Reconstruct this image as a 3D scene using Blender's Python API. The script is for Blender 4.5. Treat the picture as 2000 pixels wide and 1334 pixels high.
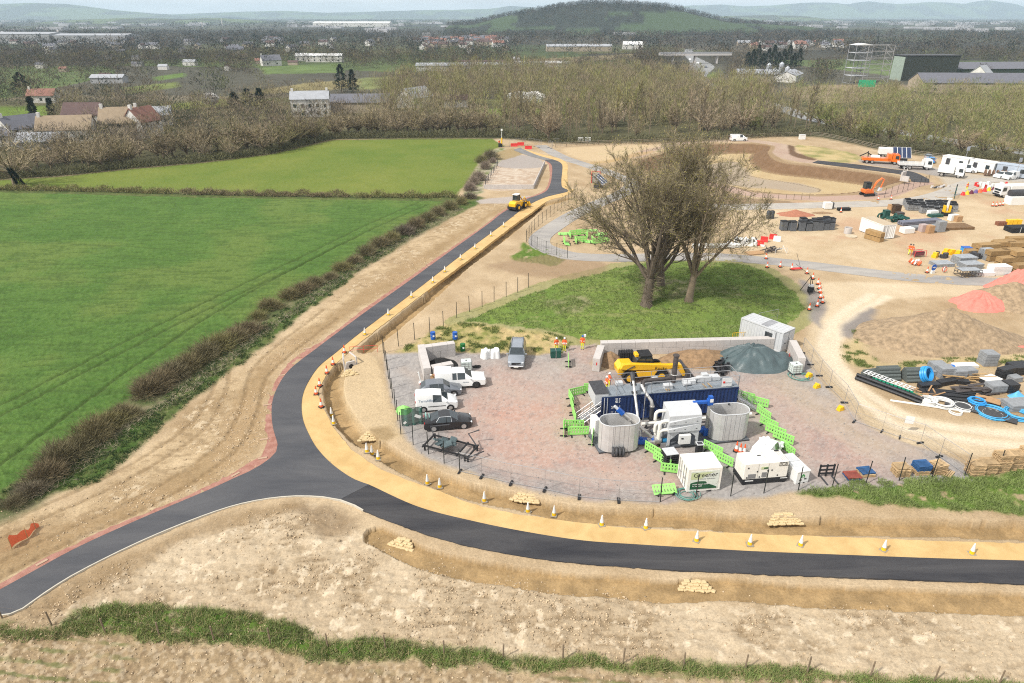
import bpy, math, random, colorsys
import numpy as np
from mathutils import Vector, Matrix
PI = math.pi
R = math.radians
scene = bpy.context.scene
for o in list(bpy.data.objects): bpy.data.objects.remove(o)
# ---------------------------------------------------------------- camera
H = 35.0
PITCH = R(25.54)
cd = bpy.data.cameras.new('camera'); cam = bpy.data.objects.new('camera', cd)
scene.collection.objects.link(cam)
cam.location = (0, 0, H); cam.rotation_euler = (PI/2 - PITCH, 0, 0)
cd.sensor_width = 36; cd.lens = 24.0; cd.clip_start = 0.5; cd.clip_end = 40000
scene.camera = cam
# ---------------------------------------------------------------- sky, sun, exposure
SUN_EL, SUN_AZ = R(47), R(238)          # azimuth measured clockwise from +Y: the sun stands behind the left shoulder
w = bpy.data.worlds.new('World'); scene.world = w; w.use_nodes = True
nt = w.node_tree; nt.nodes.clear()
def wn(t, **k):
 n = nt.nodes.new(t)
 for a, b in k.items(): setattr(n, a, b)
 return n
sky = wn('ShaderNodeTexSky', sky_type='NISHITA', sun_disc=False, sun_elevation=SUN_EL, sun_rotation=SUN_AZ)
sky.air_density = 1.0; sky.dust_density = 2.0; sky.ozone_density = 1.0
tc = wn('ShaderNodeTexCoord'); mp = wn('ShaderNodeMapping'); mp.inputs['Scale'].default_value = (1.6, 1.6, 9.0)
ns = wn('ShaderNodeTexNoise'); ns.inputs['Scale'].default_value = 2.2; ns.inputs['Detail'].default_value = 8; ns.inputs['Roughness'].default_value = 0.62
rmp = wn('ShaderNodeValToRGB'); rmp.color_ramp.elements[0].position = 0.30; rmp.color_ramp.elements[1].position = 0.62
rmp.color_ramp.elements[0].color = (.45, .45, .45, 1); rmp.color_ramp.elements[1].color = (1, 1, 1, 1)
mx = wn('ShaderNodeMixRGB'); mx.inputs[2].default_value = (10.2, 10.2, 10.2, 1)
bg = wn('ShaderNodeBackground'); bg.inputs['Strength'].default_value = 0.082
wo = wn('ShaderNodeOutputWorld')
L = nt.links.new
L(tc.outputs['Generated'], mp.inputs['Vector']); L(mp.outputs['Vector'], ns.inputs['Vector']); L(ns.outputs['Fac'], rmp.inputs['Fac'])
L(rmp.outputs['Color'], mx.inputs[0]); L(sky.outputs['Color'], mx.inputs[1]); L(mx.outputs['Color'], bg.inputs['Color']); L(bg.outputs['Background'], wo.inputs['Surface'])
sd = bpy.data.lights.new('sun', 'SUN'); sd.energy = 3.5; sd.angle = R(3.5); sd.color = (1, .96, .89)
sun = bpy.data.objects.new('sun', sd); scene.collection.objects.link(sun)
sdir = Vector((math.sin(SUN_AZ)*math.cos(SUN_EL), math.cos(SUN_AZ)*math.cos(SUN_EL), math.sin(SUN_EL)))
sun.rotation_euler = sdir.to_track_quat('Z', 'Y').to_euler(); sun.location = (-60, -60, 120)
vs = scene.view_settings
vs.view_transform = 'Standard'; vs.look = 'None'; vs.exposure = 0.38; vs.gamma = 1; vs.use_curve_mapping = False
scene.cycles.max_bounces = 5; scene.cycles.diffuse_bounces = 2; scene.cycles.transparent_max_bounces = 8
scene.cycles.volume_bounces = 1; scene.cycles.use_denoising = False; scene.cycles.filter_width = 1.1
# ---------------------------------------------------------------- measuring: photo pixel -> point on the ground
F = 1333.33
def G(px, py, z=0.0):
 dx, dy = (px-1000)/F, (667-py)/F
 vx, vy, vz = dx, math.cos(PITCH)+dy*math.sin(PITCH), -math.sin(PITCH)+dy*math.cos(PITCH)
 t = (z-H)/vz
 return Vector((vx*t, vy*t, z))
def GP(pts): return np.array([G(a, b)[:2] for a, b in pts])
def smooth(pts, step=0.5, closed=False):
 """Catmull-Rom through points, resampled"""
 p = np.asarray(pts, float); n = len(p); out = []
 rng = range(n if closed else n-1)
 for i in rng:
  if closed: p0, p1, p2, p3 = p[(i-1) % n], p[i], p[(i+1) % n], p[(i+2) % n]
  else:
   p1, p2 = p[i], p[i+1]; p0 = p[i-1] if i else 2*p1-p2; p3 = p[i+2] if i+2 < n else 2*p2-p1
  k = max(1, int(np.linalg.norm(p2-p1)/step))
  for j in range(k):
   t = j/k
   out.append(.5*((2*p1)+(p2-p0)*t+(2*p0-5*p1+4*p2-p3)*t*t+(3*p1-p0-3*p2+p3)*t**3))
 if not closed: out.append(p[-1])
 return np.array(out)
# ---------------------------------------------------------------- noise in numpy
def _h(ix, iy, s):
 h = (ix*374761393 + iy*668265263 + s*1442695041) & 0xffffffff
 h = ((h ^ (h >> 13))*1274126177) & 0xffffffff
 return ((h ^ (h >> 16)) & 0xffff)/65535.0
def vn(x, y, s=0):
 xi = np.floor(x).astype(np.int64); yi = np.floor(y).astype(np.int64)
 fx = x-xi; fy = y-yi; fx = fx*fx*(3-2*fx); fy = fy*fy*(3-2*fy)
 a = _h(xi, yi, s); b = _h(xi+1, yi, s); c = _h(xi, yi+1, s); d = _h(xi+1, yi+1, s)
 return (a*(1-fx)+b*fx)*(1-fy)+(c*(1-fx)+d*fx)*fy
def fbm(x, y, sc, o=4, s=0):
 r = 0; a = .5; f = 1/sc; t = 0
 for i in range(o):
  r = r+a*vn(x*f+17.3*i, y*f-9.1*i, s+i); t += a; a *= .55; f *= 2.05
 return r/t
def ss(a, b, v):
 t = np.clip((v-a)/(b-a), 0, 1); return t*t*(3-2*t)
# ---------------------------------------------------------------- objects and tags
C = scene.collection
def tag(o, label=None, cat=None, group=None, kind=None):
 if label: o['label'] = label
 if cat: o['category'] = cat
 if group: o['group'] = group
 if kind: o['kind'] = kind
 return o
def thing(name, label, cat, loc=(0, 0, 0), rz=0.0, group=None):
 o = bpy.data.objects.new(name, None); C.objects.link(o)
 o.empty_display_size = .3; o.location = loc; o.rotation_euler = (0, 0, rz)
 return tag(o, label, cat, group)
def dup(root, loc, rz=None, label=None, group=None, scale=None):
 r = root.copy(); C.objects.link(r); r.location = loc
 if rz is not None: r.rotation_euler = (0, 0, rz)
 if scale is not None: r.scale = scale if hasattr(scale, '__len__') else (scale,)*3
 if label: r['label'] = label
 if group: r['group'] = group
 for ch in list(root.children):
  c = ch.copy(); C.objects.link(c); c.parent = r
  for g in ch.children:
   d = g.copy(); C.objects.link(d); d.parent = c
 return r
# ---------------------------------------------------------------- materials
MATS = {}
def mat(name, col, rough=.7, metal=0.0, var=.12, scale=3.0, bump=0.0, spec=.4, alpha=1.0, dirt=None, trans=0.0, coat=0.0, rand=0.0):
 """plain procedural paint: base colour broken up by two octaves of noise (object space)"""
 if name in MATS: return MATS[name]
 m = bpy.data.materials.new(name); m.use_nodes = True; t = m.node_tree; b = t.nodes['Principled BSDF']
 b.inputs['Roughness'].default_value = rough; b.inputs['Metallic'].default_value = metal
 b.inputs['Specular IOR Level'].default_value = spec; b.inputs['Alpha'].default_value = alpha
 b.inputs['Coat Weight'].default_value = coat; b.inputs['Transmission Weight'].default_value = trans
 c = t.nodes.new('ShaderNodeTexCoord'); n = t.nodes.new('ShaderNodeTexNoise')
 n.inputs['Scale'].default_value = scale; n.inputs['Detail'].default_value = 6; n.inputs['Roughness'].default_value = .65
 t.links.new(c.outputs['Object'], n.inputs['Vector'])
 r = t.nodes.new('ShaderNodeValToRGB'); r.color_ramp.elements[0].position = .3; r.color_ramp.elements[1].position = .7
 lo = [max(0, x*(1-var)) for x in col]; hi = [min(1, x*(1+var)) for x in col]
 if dirt: lo = [x*(1-var*2)+d*var*2 for x, d in zip(col, dirt)]
 r.color_ramp.elements[0].color = (*lo, 1); r.color_ramp.elements[1].color = (*hi, 1)
 t.links.new(n.outputs['Fac'], r.inputs['Fac']); out = r.outputs['Color']
 if rand:
  oi = t.nodes.new('ShaderNodeObjectInfo'); mm = t.nodes.new('ShaderNodeMapRange')
  mm.inputs[3].default_value = 1-rand; mm.inputs[4].default_value = 1+rand
  t.links.new(oi.outputs['Random'], mm.inputs[0])
  hs = t.nodes.new('ShaderNodeHueSaturation'); t.links.new(mm.outputs[0], hs.inputs['Value']); t.links.new(out, hs.inputs['Color']); out = hs.outputs['Color']
 t.links.new(out, b.inputs['Base Color'])
 if bump:
  n2 = t.nodes.new('ShaderNodeTexNoise'); n2.inputs['Scale'].default_value = scale*6; n2.inputs['Detail'].default_value = 5
  t.links.new(c.outputs['Object'], n2.inputs['Vector'])
  bp = t.nodes.new('ShaderNodeBump'); bp.inputs['Strength'].default_value = bump; bp.inputs['Distance'].default_value = .05
  t.links.new(n2.outputs['Fac'], bp.inputs['Height']); t.links.new(bp.outputs['Normal'], b.inputs['Normal'])
 MATS[name] = m; return m
def vcmat(name, rough=.95, scale=8.0, amt=.25, bump=.4, scale2=40.0, attr='Col'):
 """ground: albedo stored with the mesh, broken up by fine noise in world space"""
 m = bpy.data.materials.new(name); m.use_nodes = True; t = m.node_tree; b = t.nodes['Principled BSDF']
 b.inputs['Roughness'].default_value = rough; b.inputs['Specular IOR Level'].default_value = .15
 a = t.nodes.new('ShaderNodeAttribute'); a.attribute_name = attr
 c = t.nodes.new('ShaderNodeTexCoord')
 n = t.nodes.new('ShaderNodeTexNoise'); n.inputs['Scale'].default_value = scale; n.inputs['Detail'].default_value = 12; n.inputs['Roughness'].default_value = .8
 t.links.new(c.outputs['Object'], n.inputs['Vector'])
 mr = t.nodes.new('ShaderNodeMapRange'); mr.inputs[1].default_value = .3; mr.inputs[2].default_value = .7
 mr.inputs[3].default_value = 1-amt; mr.inputs[4].default_value = 1+amt
 t.links.new(n.outputs['Fac'], mr.inputs[0])
 mu = t.nodes.new('ShaderNodeVectorMath'); mu.operation = 'SCALE'
 t.links.new(a.outputs['Color'], mu.inputs[0]); t.links.new(mr.outputs[0], mu.inputs['Scale']); t.links.new(mu.outputs[0], b.inputs['Base Color'])
 if bump:
  bp = t.nodes.new('ShaderNodeBump'); bp.inputs['Strength'].default_value = bump; bp.inputs['Distance'].default_value = .08
  t.links.new(n.outputs['Fac'], bp.inputs['Height']); t.links.new(bp.outputs['Normal'], b.inputs['Normal'])
 MATS[name] = m; return m
# ---------------------------------------------------------------- mesh builder
class MB:
 def __init__(s): s.v = []; s.f = []; s.m = []; s.mi = 0
 def add(s, vs_, fs):
  k = len(s.v); s.v += [tuple(p) for p in vs_]; s.f += [tuple(i+k for i in f) for f in fs]; s.m += [s.mi]*len(fs); return s
 def box(s, c, d, rz=0.0, rx=0.0, ry=0.0, taper=1.0):
  """centre, full size; taper scales the top in x,y"""
  M = Matrix.Rotation(rz, 3, 'Z') @ Matrix.Rotation(ry, 3, 'Y') @ Matrix.Rotation(rx, 3, 'X'); p = []
  for z in (-1, 1):
   k = taper if z > 0 else 1
   for x, y in ((-1, -1), (1, -1), (1, 1), (-1, 1)):
    p.append(Vector(c)+M @ Vector((x*d[0]/2*k, y*d[1]/2*k, z*d[2]/2)))
  return s.add(p, [(3, 2, 1, 0), (4, 5, 6, 7), (0, 1, 5, 4), (1, 2, 6, 5), (2, 3, 7, 6), (3, 0, 4, 7)])
 def base(s, c, d, **k): return s.box((c[0], c[1], c[2]+d[2]/2), d, **k)
 def tube(s, pts, r, n=6, cap=True):
  """round bar through points; r one radius or one per point"""
  P_ = [Vector(p) for p in pts]; rr = r if hasattr(r, '__len__') else [r]*len(P_); V = []; Fc = []; up = None
  for i, p in enumerate(P_):
   a = P_[max(i-1, 0)]; b = P_[min(i+1, len(P_)-1)]; d = (b-a)
   d = d.normalized() if d.length > 1e-9 else Vector((0, 0, 1))
   if up is None: up = d.orthogonal().normalized()
   else:
    up = up-d*up.dot(d)
    up = up.normalized() if up.length > 1e-6 else d.orthogonal().normalized()
   w_ = d.cross(up)
   for k in range(n):
    t = 2*PI*k/n; V.append(p+(up*math.cos(t)+w_*math.sin(t))*rr[i])
  for i in range(len(P_)-1):
   for k in range(n):
    k2 = (k+1) % n; Fc.append((i*n+k, i*n+k2, (i+1)*n+k2, (i+1)*n+k))
  if cap:
   Fc.append(tuple(range(n-1, -1, -1))); q = (len(P_)-1)*n; Fc.append(tuple(range(q, q+n)))
  return s.add(V, Fc)
 def cyl(s, p0, p1, r0, r1=None, n=12): return s.tube([p0, p1], [r0, r0 if r1 is None else r1], n)
 def ring(s, c, R_, r, n=16, k=5, axis='z', squash=1.0, turns=1.0, dz=0.0):
  pts = []
  N = int(n*turns)
  for i in range(N+1):
   t = 2*PI*i/n; a, b, z = math.cos(t)*R_, math.sin(t)*R_*squash, dz*i/n
   pts.append(Vector(c)+(Vector((a, b, z)) if axis == 'z' else Vector((a, z, b)) if axis == 'y' else Vector((z, a, b))))
  return s.tube(pts, r, k, cap=turns != 1.0)
 def prof(s, pts, y0, y1, axis='y', top=None):
  """closed outline (a,b) pushed from y0 to y1; axis y: a->x b->z, axis x: a->y b->z, axis z: a->x b->y"""
  n = len(pts)
  f = {'y': lambda a, b, c: (a, c, b), 'x': lambda a, b, c: (c, a, b), 'z': lambda a, b, c: (a, b, c)}[axis]
  V = [f(a, b, y0) for a, b in pts]+[f(a, b, y1) for a, b in (top or pts)]
  Fc = [tuple(range(n-1, -1, -1)), tuple(range(n, 2*n))]+[(i, (i+1) % n, n+(i+1) % n, n+i) for i in range(n)]
  return s.add(V, Fc)
 def lathe(s, c, prof, n=12):
  V = []; Fc = []; m = len(prof)
  for r, z in prof:
   for k in range(n):
    t = 2*PI*k/n; V.append((c[0]+r*math.cos(t), c[1]+r*math.sin(t), c[2]+z))
  for i in range(m-1):
   for k in range(n):
    k2 = (k+1) % n; Fc.append((i*n+k, i*n+k2, (i+1)*n+k2, (i+1)*n+k))
  Fc.append(tuple(range(n-1, -1, -1))); Fc.append(tuple(range((m-1)*n, m*n)))
  return s.add(V, Fc)
 def quad(s, a, b, c, d): return s.add([a, b, c, d], [(0, 1, 2, 3)])
 def mat(s, i): s.mi = i; return s
 def mesh(s, name, mats, smooth=False, fix=True):
  me = bpy.data.meshes.new(name); me.from_pydata(s.v, [], s.f)
  for m in (mats if isinstance(mats, (list, tuple)) else [mats]): me.materials.append(m)
  if any(s.m): me.polygons.foreach_set('material_index', s.m)
  if smooth: me.polygons.foreach_set('use_smooth', [True]*len(s.f))
  me.update()
  if fix:
   import bmesh
   b = bmesh.new(); b.from_mesh(me); bmesh.ops.recalc_face_normals(b, faces=b.faces); b.to_mesh(me); b.free()
  return me
 def obj(s, name, mats, parent=None, loc=(0, 0, 0), rz=0.0, smooth=False, bevel=0.0, fix=True, angle=40):
  me = s.mesh(name, mats, smooth, fix); o = bpy.data.objects.new(name, me); C.objects.link(o)
  o.location = loc; o.rotation_euler = (0, 0, rz)
  if parent is not None: o.parent = parent
  if smooth and angle: me.set_sharp_from_angle(angle=R(angle))
  if bevel:
   md = o.modifiers.new('bevel', 'BEVEL'); md.width = bevel; md.segments = 2; md.limit_method = 'ANGLE'; md.angle_limit = R(35)
  return o
def np_mesh(name, V, quads, mats, cols=None, smooth=False, mi=None):
 me = bpy.data.meshes.new(name); nv, nf = len(V), len(quads); k = quads.shape[1]
 me.vertices.add(nv); me.vertices.foreach_set('co', V.astype(np.float32).ravel())
 me.loops.add(nf*k); me.loops.foreach_set('vertex_index', quads.astype(np.int32).ravel())
 me.polygons.add(nf); me.polygons.foreach_set('loop_start', np.arange(0, nf*k, k, dtype=np.int32))
 for m in mats: me.materials.append(m)
 if mi is not None: me.polygons.foreach_set('material_index', mi.astype(np.int32))
 me.update(calc_edges=True)
 if smooth: me.polygons.foreach_set('use_smooth', np.ones(nf, bool))
 if cols is not None:
  a = me.color_attributes.new('Col', 'FLOAT_COLOR', 'POINT')
  a.data.foreach_set('color', np.concatenate([cols, np.ones((nv, 1))], 1).astype(np.float32).ravel())
 return me
def link(name, me, parent=None, loc=(0, 0, 0), rz=0):
 o = bpy.data.objects.new(name, me); C.objects.link(o); o.location = loc; o.rotation_euler = (0, 0, rz)
 if parent is not None: o.parent = parent
 return o
def text(name, body, size, m, parent, loc, rot, depth=.01, align='LEFT', sx=1.0):
 cu = bpy.data.curves.new(name, 'FONT'); cu.body = body; cu.size = size; cu.extrude = depth/2; cu.align_x = align; cu.resolution_u = 3
 to = bpy.data.objects.new(name, cu); C.objects.link(to)
 dg = bpy.context.evaluated_depsgraph_get(); me = bpy.data.meshes.new_from_object(to.evaluated_get(dg)); bpy.data.objects.remove(to)
 me.materials.clear(); me.materials.append(m); me.name = name
 o = link(name, me, parent, loc); o.rotation_euler = rot; o.scale = (sx, 1, 1); return o
rnd = random.Random(7)
# ================================================================ GROUND
cp, sp = math.cos(PITCH), math.sin(PITCH)
def geo(a, b, n): return a*(b/a)**np.linspace(0, 1, n)
Yr = np.concatenate([np.linspace(-70, 17, 12)[:-1], np.linspace(17, 24, 12)[:-1], geo(24, 300, 720)[:-1], geo(300, 12500, 230)])
U = np.concatenate([-geo(1.12, 3.2, 14)[::-1][:-1], np.linspace(-1.12, 1.12, 960), geo(1.12, 3.2, 14)[1:]])
wid = 0.75*(np.maximum(Yr, 24)*cp+H*sp)
X2, Y2 = U[None, :]*wid[:, None], np.repeat(Yr[:, None], len(U), 1)
nR, nC = X2.shape
gx, gy = X2.ravel(), Y2.ravel(); NV = len(gx)
def sdf(poly, x, y, margin=12.0, closed=True):
 """signed distance, positive inside; far outside = -margin"""
 p = np.asarray(poly, float)
 d = np.full(len(x), -margin)
 sel = (x > p[:, 0].min()-margin) & (x < p[:, 0].max()+margin) & (y > p[:, 1].min()-margin) & (y < p[:, 1].max()+margin)
 xs, ys = x[sel], y[sel]; best = np.full(len(xs), 1e18); ins = np.zeros(len(xs), bool); n = len(p)
 for i in range(n if closed else n-1):
  a, b = p[i], p[(i+1) % n]; e = b-a; ll = e@e
  if ll < 1e-12: continue
  t = np.clip(((xs-a[0])*e[0]+(ys-a[1])*e[1])/ll, 0, 1)
  best = np.minimum(best, (xs-a[0]-t*e[0])**2+(ys-a[1]-t*e[1])**2)
  if closed:
   c = (a[1] > ys) != (b[1] > ys)
   with np.errstate(divide='ignore', invalid='ignore'):
    ins ^= c & (xs < e[0]*(ys-a[1])/(e[1] if abs(e[1]) > 1e-12 else 1e-12)+a[0])
 best = np.sqrt(best)
 d[sel] = np.where(ins, best, -best) if closed else -best
 return d
near = gy < 310
wx = (fbm(gx, gy, 2.2, 4, 3)-.5)*2; wy = (fbm(gx, gy, 2.2, 4, 9)-.5)*2
n1 = fbm(gx, gy, 1.0, 4, 21); n4 = fbm(gx, gy, 4.0, 4, 33); n15 = fbm(gx, gy, 15, 4, 41); n03 = fbm(gx, gy, .35, 2, 55)
def zone(px, soft=.5, warp=.6, step=1.5, curve=True, margin=12.0):
 p = GP(px); p = smooth(p, step, True) if curve else p
 d = sdf(p, gx+wx*warp, gy+wy*warp, max(margin, 3*soft))
 return ss(-soft, soft, d), d
def line(px, width, soft=.15, warp=.15, step=1.0):
 d = -sdf(smooth(GP(px), step), gx+wx*warp, gy+wy*warp, 8+width, False)
 return 1-ss(width/2-soft, width/2+soft, d), d
col = np.zeros((NV, 3)); gz = np.zeros(NV)
def paint(m, c, c2=None, n=None):
 global col
 c = np.array(c, float)[None]
 if c2 is not None: c = c+(np.array(c2, float)[None]-c)*np.clip(n, 0, 1)[:, None]
 col = col*(1-m[:, None])+c*m[:, None]
def con(n, k=2.2): return np.clip((n-.5)*k+.5, 0, 1)
# --- bare earth everywhere near
paint(np.ones(NV), (.49, .375, .24), (.33, .235, .135), con(.45*n4+.35*n15+.2*n1, 2.6))
gz += (n4-.5)*.16+(n1-.5)*.10+(n03-.5)*.05
# --- foreground: scraped straw-coloured soil below the road
fg, _ = zone([(20, 1205), (140, 1150), (280, 1080), (420, 1020), (560, 990), (640, 992), (720, 1062), (860, 1110), (1050, 1145), (1400, 1180), (2080, 1210), (2080, 1340), (1400, 1300), (700, 1262), (200, 1235)], 1.2, 1.0)
nr = fbm(gx*.3+gy*.06, gy*1.5-gx*.1, .8, 4, 101); nf = fbm(gx*.6+gy*.2, gy*1.7-gx*.2, .55, 5, 61); nc = fbm(gx, gy, .45, 3, 71)
paint(fg, (.50, .40, .275), (.34, .255, .16), con(.45*n15+.55*n4, 2.6)); paint(fg*ss(.54, .68, nf)*(.25+.45*ss(.42, .6, n4)), (.25, .18, .105)); paint(fg*ss(.60, .70, nc)*ss(.45, .6, n4)*.5, (.21, .145, .08)); paint(fg*ss(.62, .72, fbm(gx, gy, .6, 3, 81))*.6, (.66, .55, .40))
gz += fg*((.5-nf)*.30+(.5-nc)*.14)
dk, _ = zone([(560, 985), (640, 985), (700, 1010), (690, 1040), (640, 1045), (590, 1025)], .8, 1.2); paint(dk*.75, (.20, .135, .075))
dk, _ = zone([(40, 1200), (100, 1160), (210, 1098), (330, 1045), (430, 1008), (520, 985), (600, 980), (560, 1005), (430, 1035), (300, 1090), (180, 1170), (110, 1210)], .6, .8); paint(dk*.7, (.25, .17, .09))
# --- strip between hedge and road, with wheel marks
br, _ = zone([(-60, 1010), (140, 985), (260, 900), (380, 800), (480, 715), (640, 590), (760, 500), (920, 410), (940, 395), (1010, 392), (960, 425), (640, 655), (560, 705), (520, 770), (515, 860), (440, 930), (280, 1005), (0, 1135), (-60, 1160)], .7, .7)
paint(br, (.50, .38, .235), (.30, .21, .115), con(.3*n15+.4*n4+.3*n1, 3.0)); paint(br*ss(.55, .66, nf)*.5, (.22, .15, .08)); paint(br*ss(.58, .68, nc)*ss(.45, .6, n4)*.6, (.60, .49, .34))
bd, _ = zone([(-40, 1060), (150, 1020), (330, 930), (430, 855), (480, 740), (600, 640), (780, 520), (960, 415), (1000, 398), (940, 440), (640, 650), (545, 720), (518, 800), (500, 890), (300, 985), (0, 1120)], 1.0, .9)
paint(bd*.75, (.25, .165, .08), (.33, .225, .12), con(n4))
def offs(px, k): return [(a+k[0], b+k[1]) for a, b in px]
trk = [(0, 1128), (90, 1080), (200, 1030), (300, 985), (400, 925), (470, 870), (505, 800), (520, 740), (570, 690), (660, 620)]
for k, dep in (((0, 0), .10), ((-30, -14), .08), ((-62, -42), .06), ((-82, -58), .06)):
 q = offs(trk, k); m, d = line(q, .45, .12, .12)
 gz -= m*dep*(.7+.6*np.sin(gx*6+gy*6)*.5); paint(m*.45, (.19, .125, .062))
# --- green crop field with tramlines
CROP = [(-500, 366), (0, 371), (450, 383), (700, 387), (890, 386), (905, 392), (860, 415), (740, 477), (620, 545), (520, 610), (440, 655), (330, 722), (230, 800), (120, 880), (20, 955), (-60, 1010), (-500, 1300)]
HL = [(-60, 1020), (40, 975), (120, 908), (220, 838), (330, 750), (440, 680), (520, 625), (620, 560), (740, 490), (860, 424), (925, 388)]
m, d = line(HL, 4.2, .8, .6); paint(m, (.20, .175, .10), (.07, .10, .03), con(.5*n4+.5*n1, 3))
crop, dcrop = zone(CROP, .35, .35, 3.0, False)
row = np.sin((gx*.62-gy*.78)*5.2+3*n4)
paint(crop, (.060, .122, .023), (.098, .168, .036), con(.4*n15+.3*n4+.3*n03, 2.6)+.12*row)
paint(crop*ss(.48, .66, n15)*.55, (.125, .165, .04)); paint(crop*ss(.52, .64, nr)*.5, (.05, .09, .02)); gz += crop*(.12+(n03-.5)*.16-.09*ss(.5, .62, nr))
for px in ([(-200, 872), (0, 792), (250, 665), (450, 567), (600, 497), (720, 438), (838, 387)], [(-200, 893), (0, 813), (250, 683), (450, 583), (600, 512), (720, 451), (838, 399)],
           [(-60, 955), (60, 865), (250, 725), (420, 612), (560, 532), (700, 462)],
           [(-200, 462), (0, 472), (250, 482), (500, 503), (640, 512)], [(-200, 416), (0, 421), (250, 434), (480, 440), (650, 446)],
           [(-200, 504), (0, 510), (200, 520), (400, 535)], [(-200, 536), (0, 541), (250, 556), (420, 562)], [(-300, 395), (100, 386), (400, 390), (800, 396)]):
 m, d = line(px, .42, .16, .15); k = 1.0 if px[0][1] > 800 else .6
 gz -= m*crop*.16*k; paint(m*crop*.75*k, (.055, .085, .022))
gp, _ = zone([(-500, 362), (0, 364), (450, 376), (893, 379), (900, 394), (450, 388), (0, 377), (-500, 372)], .4, .3, 3, False); paint(gp, (.12, .135, .045), (.06, .085, .025), con(n1, 2))
# --- upper meadow
MEAD = [(-500, 375), (-500, 350), (0, 352), (120, 345), (250, 331), (400, 318), (520, 303), (600, 285), (650, 274), (800, 271), (960, 271), (985, 285), (945, 300), (930, 330), (908, 362), (893, 380), (700, 382), (450, 377), (0, 366)]
mead, dmead = zone(MEAD, .5, .5, 3, False)
paint(mead, (.105, .155, .024), (.165, .19, .038), con(.55*n15+.3*n4+.15*n03, 2.2)); gz += mead*((n03-.5)*.08+.08)
# --- grass bank beside the hedge
vg, _ = zone([(-80, 1010), (0, 1000), (110, 962), (190, 940), (250, 893), (330, 820), (420, 750), (520, 672), (620, 592), (740, 505), (850, 440), (935, 398), (925, 385), (880, 402), (740, 485), (620, 565), (500, 640), (380, 735), (250, 830), (120, 905), (0, 965)], .5, .8)
paint(vg, (.05, .095, .018), (.15, .15, .06), con(.5*n4+.5*n1, 2.6)); gz += vg*((n03-.5)*.3+.1)
# --- tip of dried grass by the corner
dg_, _ = zone([(905, 380), (930, 330), (950, 300), (985, 290), (985, 330), (950, 360), (940, 378)], .6, .8); paint(dg_, (.36, .32, .23), (.15, .17, .06), con(n1, 3))
# --- grass knoll round the big trees
KN = [(880, 629), (930, 610), (1010, 577), (1095, 546), (1150, 533), (1240, 512), (1330, 506), (1440, 512), (1490, 522), (1535, 548), (1570, 577), (1583, 605), (1562, 632), (1520, 655), (1500, 668), (1160, 670), (1110, 662), (1075, 655), (1000, 642), (930, 634)]
kn, dkn = zone(KN, .35, .45, 1.5, True, 16)
paint(kn, (.115, .18, .036), (.20, .255, .06), con(.4*n15+.3*n4+.3*n1, 2.6))
paint(kn*ss(.5, .68, n15)*.4, (.08, .13, .03)); paint(kn*ss(.6, .7, nr)*.5, (.26, .25, .11))
for e in ([(1060, 595), (1110, 582), (1160, 600), (1130, 618), (1085, 615)], [(1380, 575), (1430, 565), (1450, 578), (1400, 590)], [(1240, 560), (1290, 556), (1380, 566), (1330, 596), (1270, 592)]):
 m, _ = zone(e, .8, 1.2); paint(m*kn*.75, (.27, .24, .14), (.09, .12, .03), con(n1, 3))
gz += ss(0, 14, dkn)*1.1+kn*((n03-.5)*.25+(n1-.5)*.2)
# --- dry fringe in front of the knoll
fr, _ = zone([(775, 684), (830, 660), (885, 630), (1000, 641), (1105, 660), (1108, 682), (1090, 690), (960, 690), (850, 688)], .5, .7)
paint(fr, (.46, .35, .17), (.17, .19, .045), con(.45*n4+.55*n1, 3.6)); gz += fr*(n03-.5)*.2
# --- small patches of grass
for e in ([(1000, 506), (1015, 490), (1024, 474), (1040, 482), (1090, 492), (1108, 505), (1095, 514), (1070, 520), (1040, 515)], [(1568, 968), (1640, 945), (1760, 936), (1880, 930), (2100, 915), (2100, 995), (1950, 1003), (1850, 997), (1780, 990), (1690, 975), (1600, 975)],
          [(110, 1222), (150, 1200), (260, 1186), (370, 1184), (470, 1200), (560, 1222), (640, 1245), (760, 1254), (900, 1267), (1100, 1281), (1350, 1301), (1600, 1318), (1800, 1330), (2100, 1345), (2100, 1375), (1700, 1345), (1400, 1325), (1100, 1304), (900, 1296), (640, 1287), (500, 1266), (350, 1252), (200, 1240), (0, 1242), (-90, 1240), (-90, 1225), (60, 1224)]):
 m, _ = zone(e, .4, .8); paint(m*ss(.28, .48, n1+.15), (.065, .135, .018), (.13, .18, .035), con(.5*n4+.5*n1, 3)); gz += m*(n03-.5)*.35
for e in ([(1640, 690), (1680, 640), (1690, 690), (1720, 710), (1900, 700), (2050, 690), (2050, 715), (1860, 715), (1700, 722), (1660, 712)], [(1380, 320), (1460, 335), (1440, 348), (1380, 335)], [(1165, 300), (1250, 292), (1300, 294), (1210, 304)]):
 m, _ = zone(e, .8, .9); paint(m*ss(.5, .62, n1), (.12, .16, .04)); paint(m*(1-ss(.5, .62, n1))*.7, (.44, .35, .17))
m, _ = zone([(1090, 498), (1190, 520), (1110, 545), (960, 525), (980, 512)], .8, 1); paint(m*.6, (.25, .165, .10))
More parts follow.
